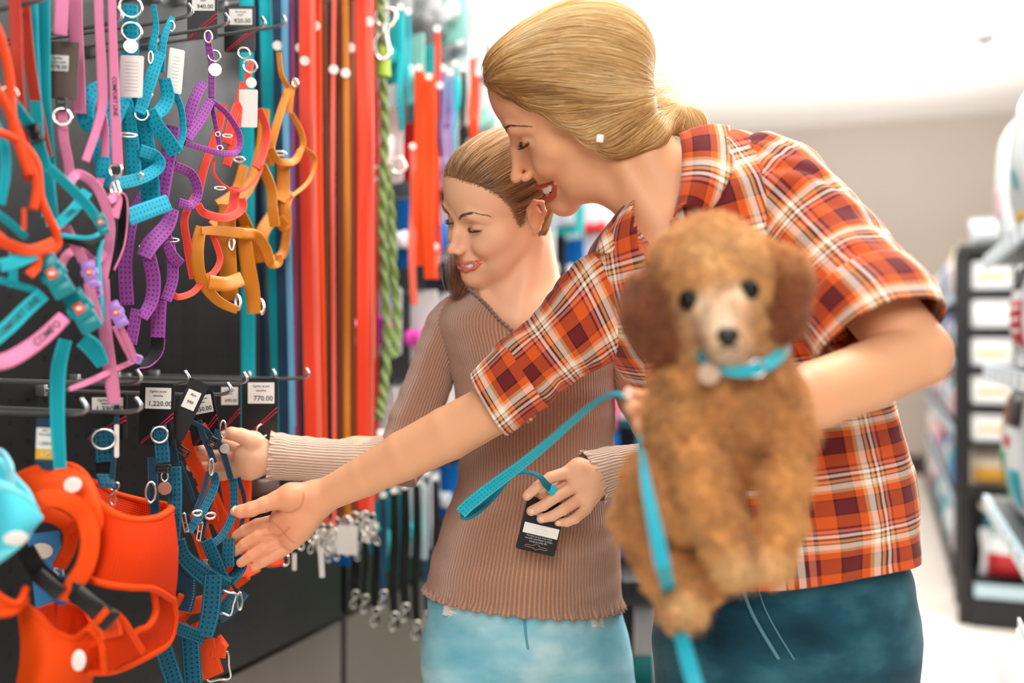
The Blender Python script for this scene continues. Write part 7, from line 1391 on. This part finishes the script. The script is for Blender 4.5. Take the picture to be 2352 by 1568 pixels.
    # collar with its tag: things the puppy wears
    co = thing('dog_collar', 'turquoise collar with a round metal tag around the puppy\'s neck', 'collar', Q(1700, 845, -.03))
    mb = MB(); pts = [Q(1560, 790, .03), Q(1598, 808, -.010), Q(1628, 824, -.034), Q(1668, 846, -.046), Q(1720, 850, -.046), Q(1760, 838, -.034), Q(1790, 815, -.005), Q(1800, 790, .04), Q(1750, 750, .09), Q(1640, 735, .10), Q(1570, 760, .07)]
    strap(mb, pts, .0105, .0022, 0, None, 8, True)
    teal = mat('turquoise_webbing', C8(0, 178, 198), rough=.6, bump=.3, bscale=900); mb.build('band', teal, co)
    mb = MB(); mb.ring(Q(1738, 846, -.046), .0062, .0011, (0, -1, 0)); mb.build('buckle', mat('polished_steel', (.75, .74, .72), rough=.22, metal=1.), co)
    mb = MB(); mb.ring(Q(1634, 836, -.042), .0035, .0006); mb.disc(Q(1629, 858, -.046), .0088, .0012, nz((-.2, -1, .25))); mb.build('name_tag', mat('worn_brass', C8(176, 146, 122), rough=.55, metal=.25), co, smooth=False)
    return pr
# ---------------------------------------------------------------- the turquoise leash and its card
def held_leash():
    T = webbing('turquoise_leather', C8(28, 184, 206), C8(120, 222, 232), C8(10, 150, 178), .5, .2); TD = webbing('turquoise_lining', C8(10, 120, 140), C8(70, 190, 205), None, .6)
    t = thing('dog_leash', 'turquoise leash stretched from the woman\'s hand to the girl\'s hand', 'leash', P(1430, 905, .87))
    y = lambda x, yy, d: P(950 + x / 2.613, 850 + yy / 2.613, d)
    mb = MB(); strap(mb, [y(1290, 165, .865), y(1240, 150, .87), y(1180, 150, .90), y(1090, 195, .94), y(960, 300, 1.0), y(800, 440, 1.07), y(640, 570, 1.12), y(480, 690, 1.16), y(340, 800, 1.185), y(285, 855, 1.195)], [.006, .006, .0065, .0075, .0095, .0115, .0130, .0150, .0160, .0160], .0028, [.9, 1.0, 1.1, 1.0, .8, .6, .4, .2, .1, 0]); mb.build('strap', T, t, attr='uvm')
    mb = MB(); strap(mb, [y(285, 860, 1.20), y(330, 872, 1.205), y(400, 830, 1.21), y(480, 755, 1.215), y(560, 660, 1.22), y(620, 615, 1.222), y(690, 612, 1.225), y(755, 638, 1.235), y(800, 690, 1.25), y(830, 715, 1.262)], [.014, .013, .012, .011, .009, .008, .0075, .0085, .010, .010], .003, [.5, .8, .9, .9, 1.0, 1.1, 1.1, .9, .5, .2]); mb.build('strap_end', TD, t, attr='uvm')
    mb = MB(); strap(mb, [y(832, 690, 1.257), y(836, 715, 1.256), y(815, 740, 1.256)], .010, .003); mb.build('strap_loop', T, t, attr='uvm')
    t = thing('dog_leash', 'turquoise strap dropping past the puppy from the woman\'s hand', 'leash', P(1475, 1040, .78)); q = lambda x, yy, d: P(1350 + x / 2.76, 1000 + yy / 2.76, d)
    mb = MB(); strap(mb, [P(1470, 1000, .80), q(325, 60, .765), q(345, 130, .735), q(365, 280, .715), q(400, 460, .705), q(445, 680, .70), q(475, 830, .70)], [.004, .0035, .0045, .0075, .0095, .0110, .0115], .0026, [1.2, 1.1, .9, .5, .2, 0, 0]); mb.build('strap', T, t, attr='uvm')
    mb = MB(); strap(mb, [q(475, 820, .705), q(520, 1000, .80), q(570, 1200, .80), q(600, 1300, .76), q(650, 1480, .74), q(700, 1640, .73)], [.0115, .012, .012, .012, .0125, .0125], .0026); mb.build('strap', T, t, attr='uvm')
    # the black card the girl holds
    t = thing('product_card', 'black punched card with white label in the girl\'s fingers', 'card', P(1245, 1200, 1.268)); R = face_R(.05, .24); c = P(1243, 1208, 1.274); k = 1.274 / FPX
    mb = MB(); mb.card(c, 92 * k, 124 * k, .0008, R, .003); cd = mb.build('backing_card', BKC, t, smooth=False)
    for dz, h_, w_ in ((-10, 24, 82), (26, 9, 66)): mb = MB(); mb.card(c + R @ np.array([2 * k, -.0007, dz * k]), w_ * k, h_ * k, .0003, R, .0005); lb = mb.build('printed_label', WTG, cd, smooth=False)
    lines(cd, c, R, k, [('Povodac za pse, koza tirkiz', 2, 26, 5.5), ('uvoznik i distributer za Srbiju', 2, 32, 5.5), ('zemlja porekla: EU', 2, 38, 5.5), ('.....................', 2, 6, 7), ('.....................', 2, 14, 7)], mat('label_ink', C8(190, 188, 184), rough=.6), .0004)
    mb = MB(); q = lambda a, b: c + R @ np.array([a * k, -.0007, -b * k]); mb.tube(cr([q(-24, 48), q(-8, 47), q(-5, 44), q(5, 44), q(8, 47), q(24, 48), q(24, 52), q(8, 52), q(0, 55), q(-8, 52), q(-24, 52)], 4, True), .0005, 5, True); mb.build('euro_slot', mat('slot_edge', C8(150, 120, 104), rough=.6), cd)
room(); RACK = gondola(); wall_goods(); vests(); leash_rows(); far_goods(); right_side(); woman(); girl(); dog(); held_leash()
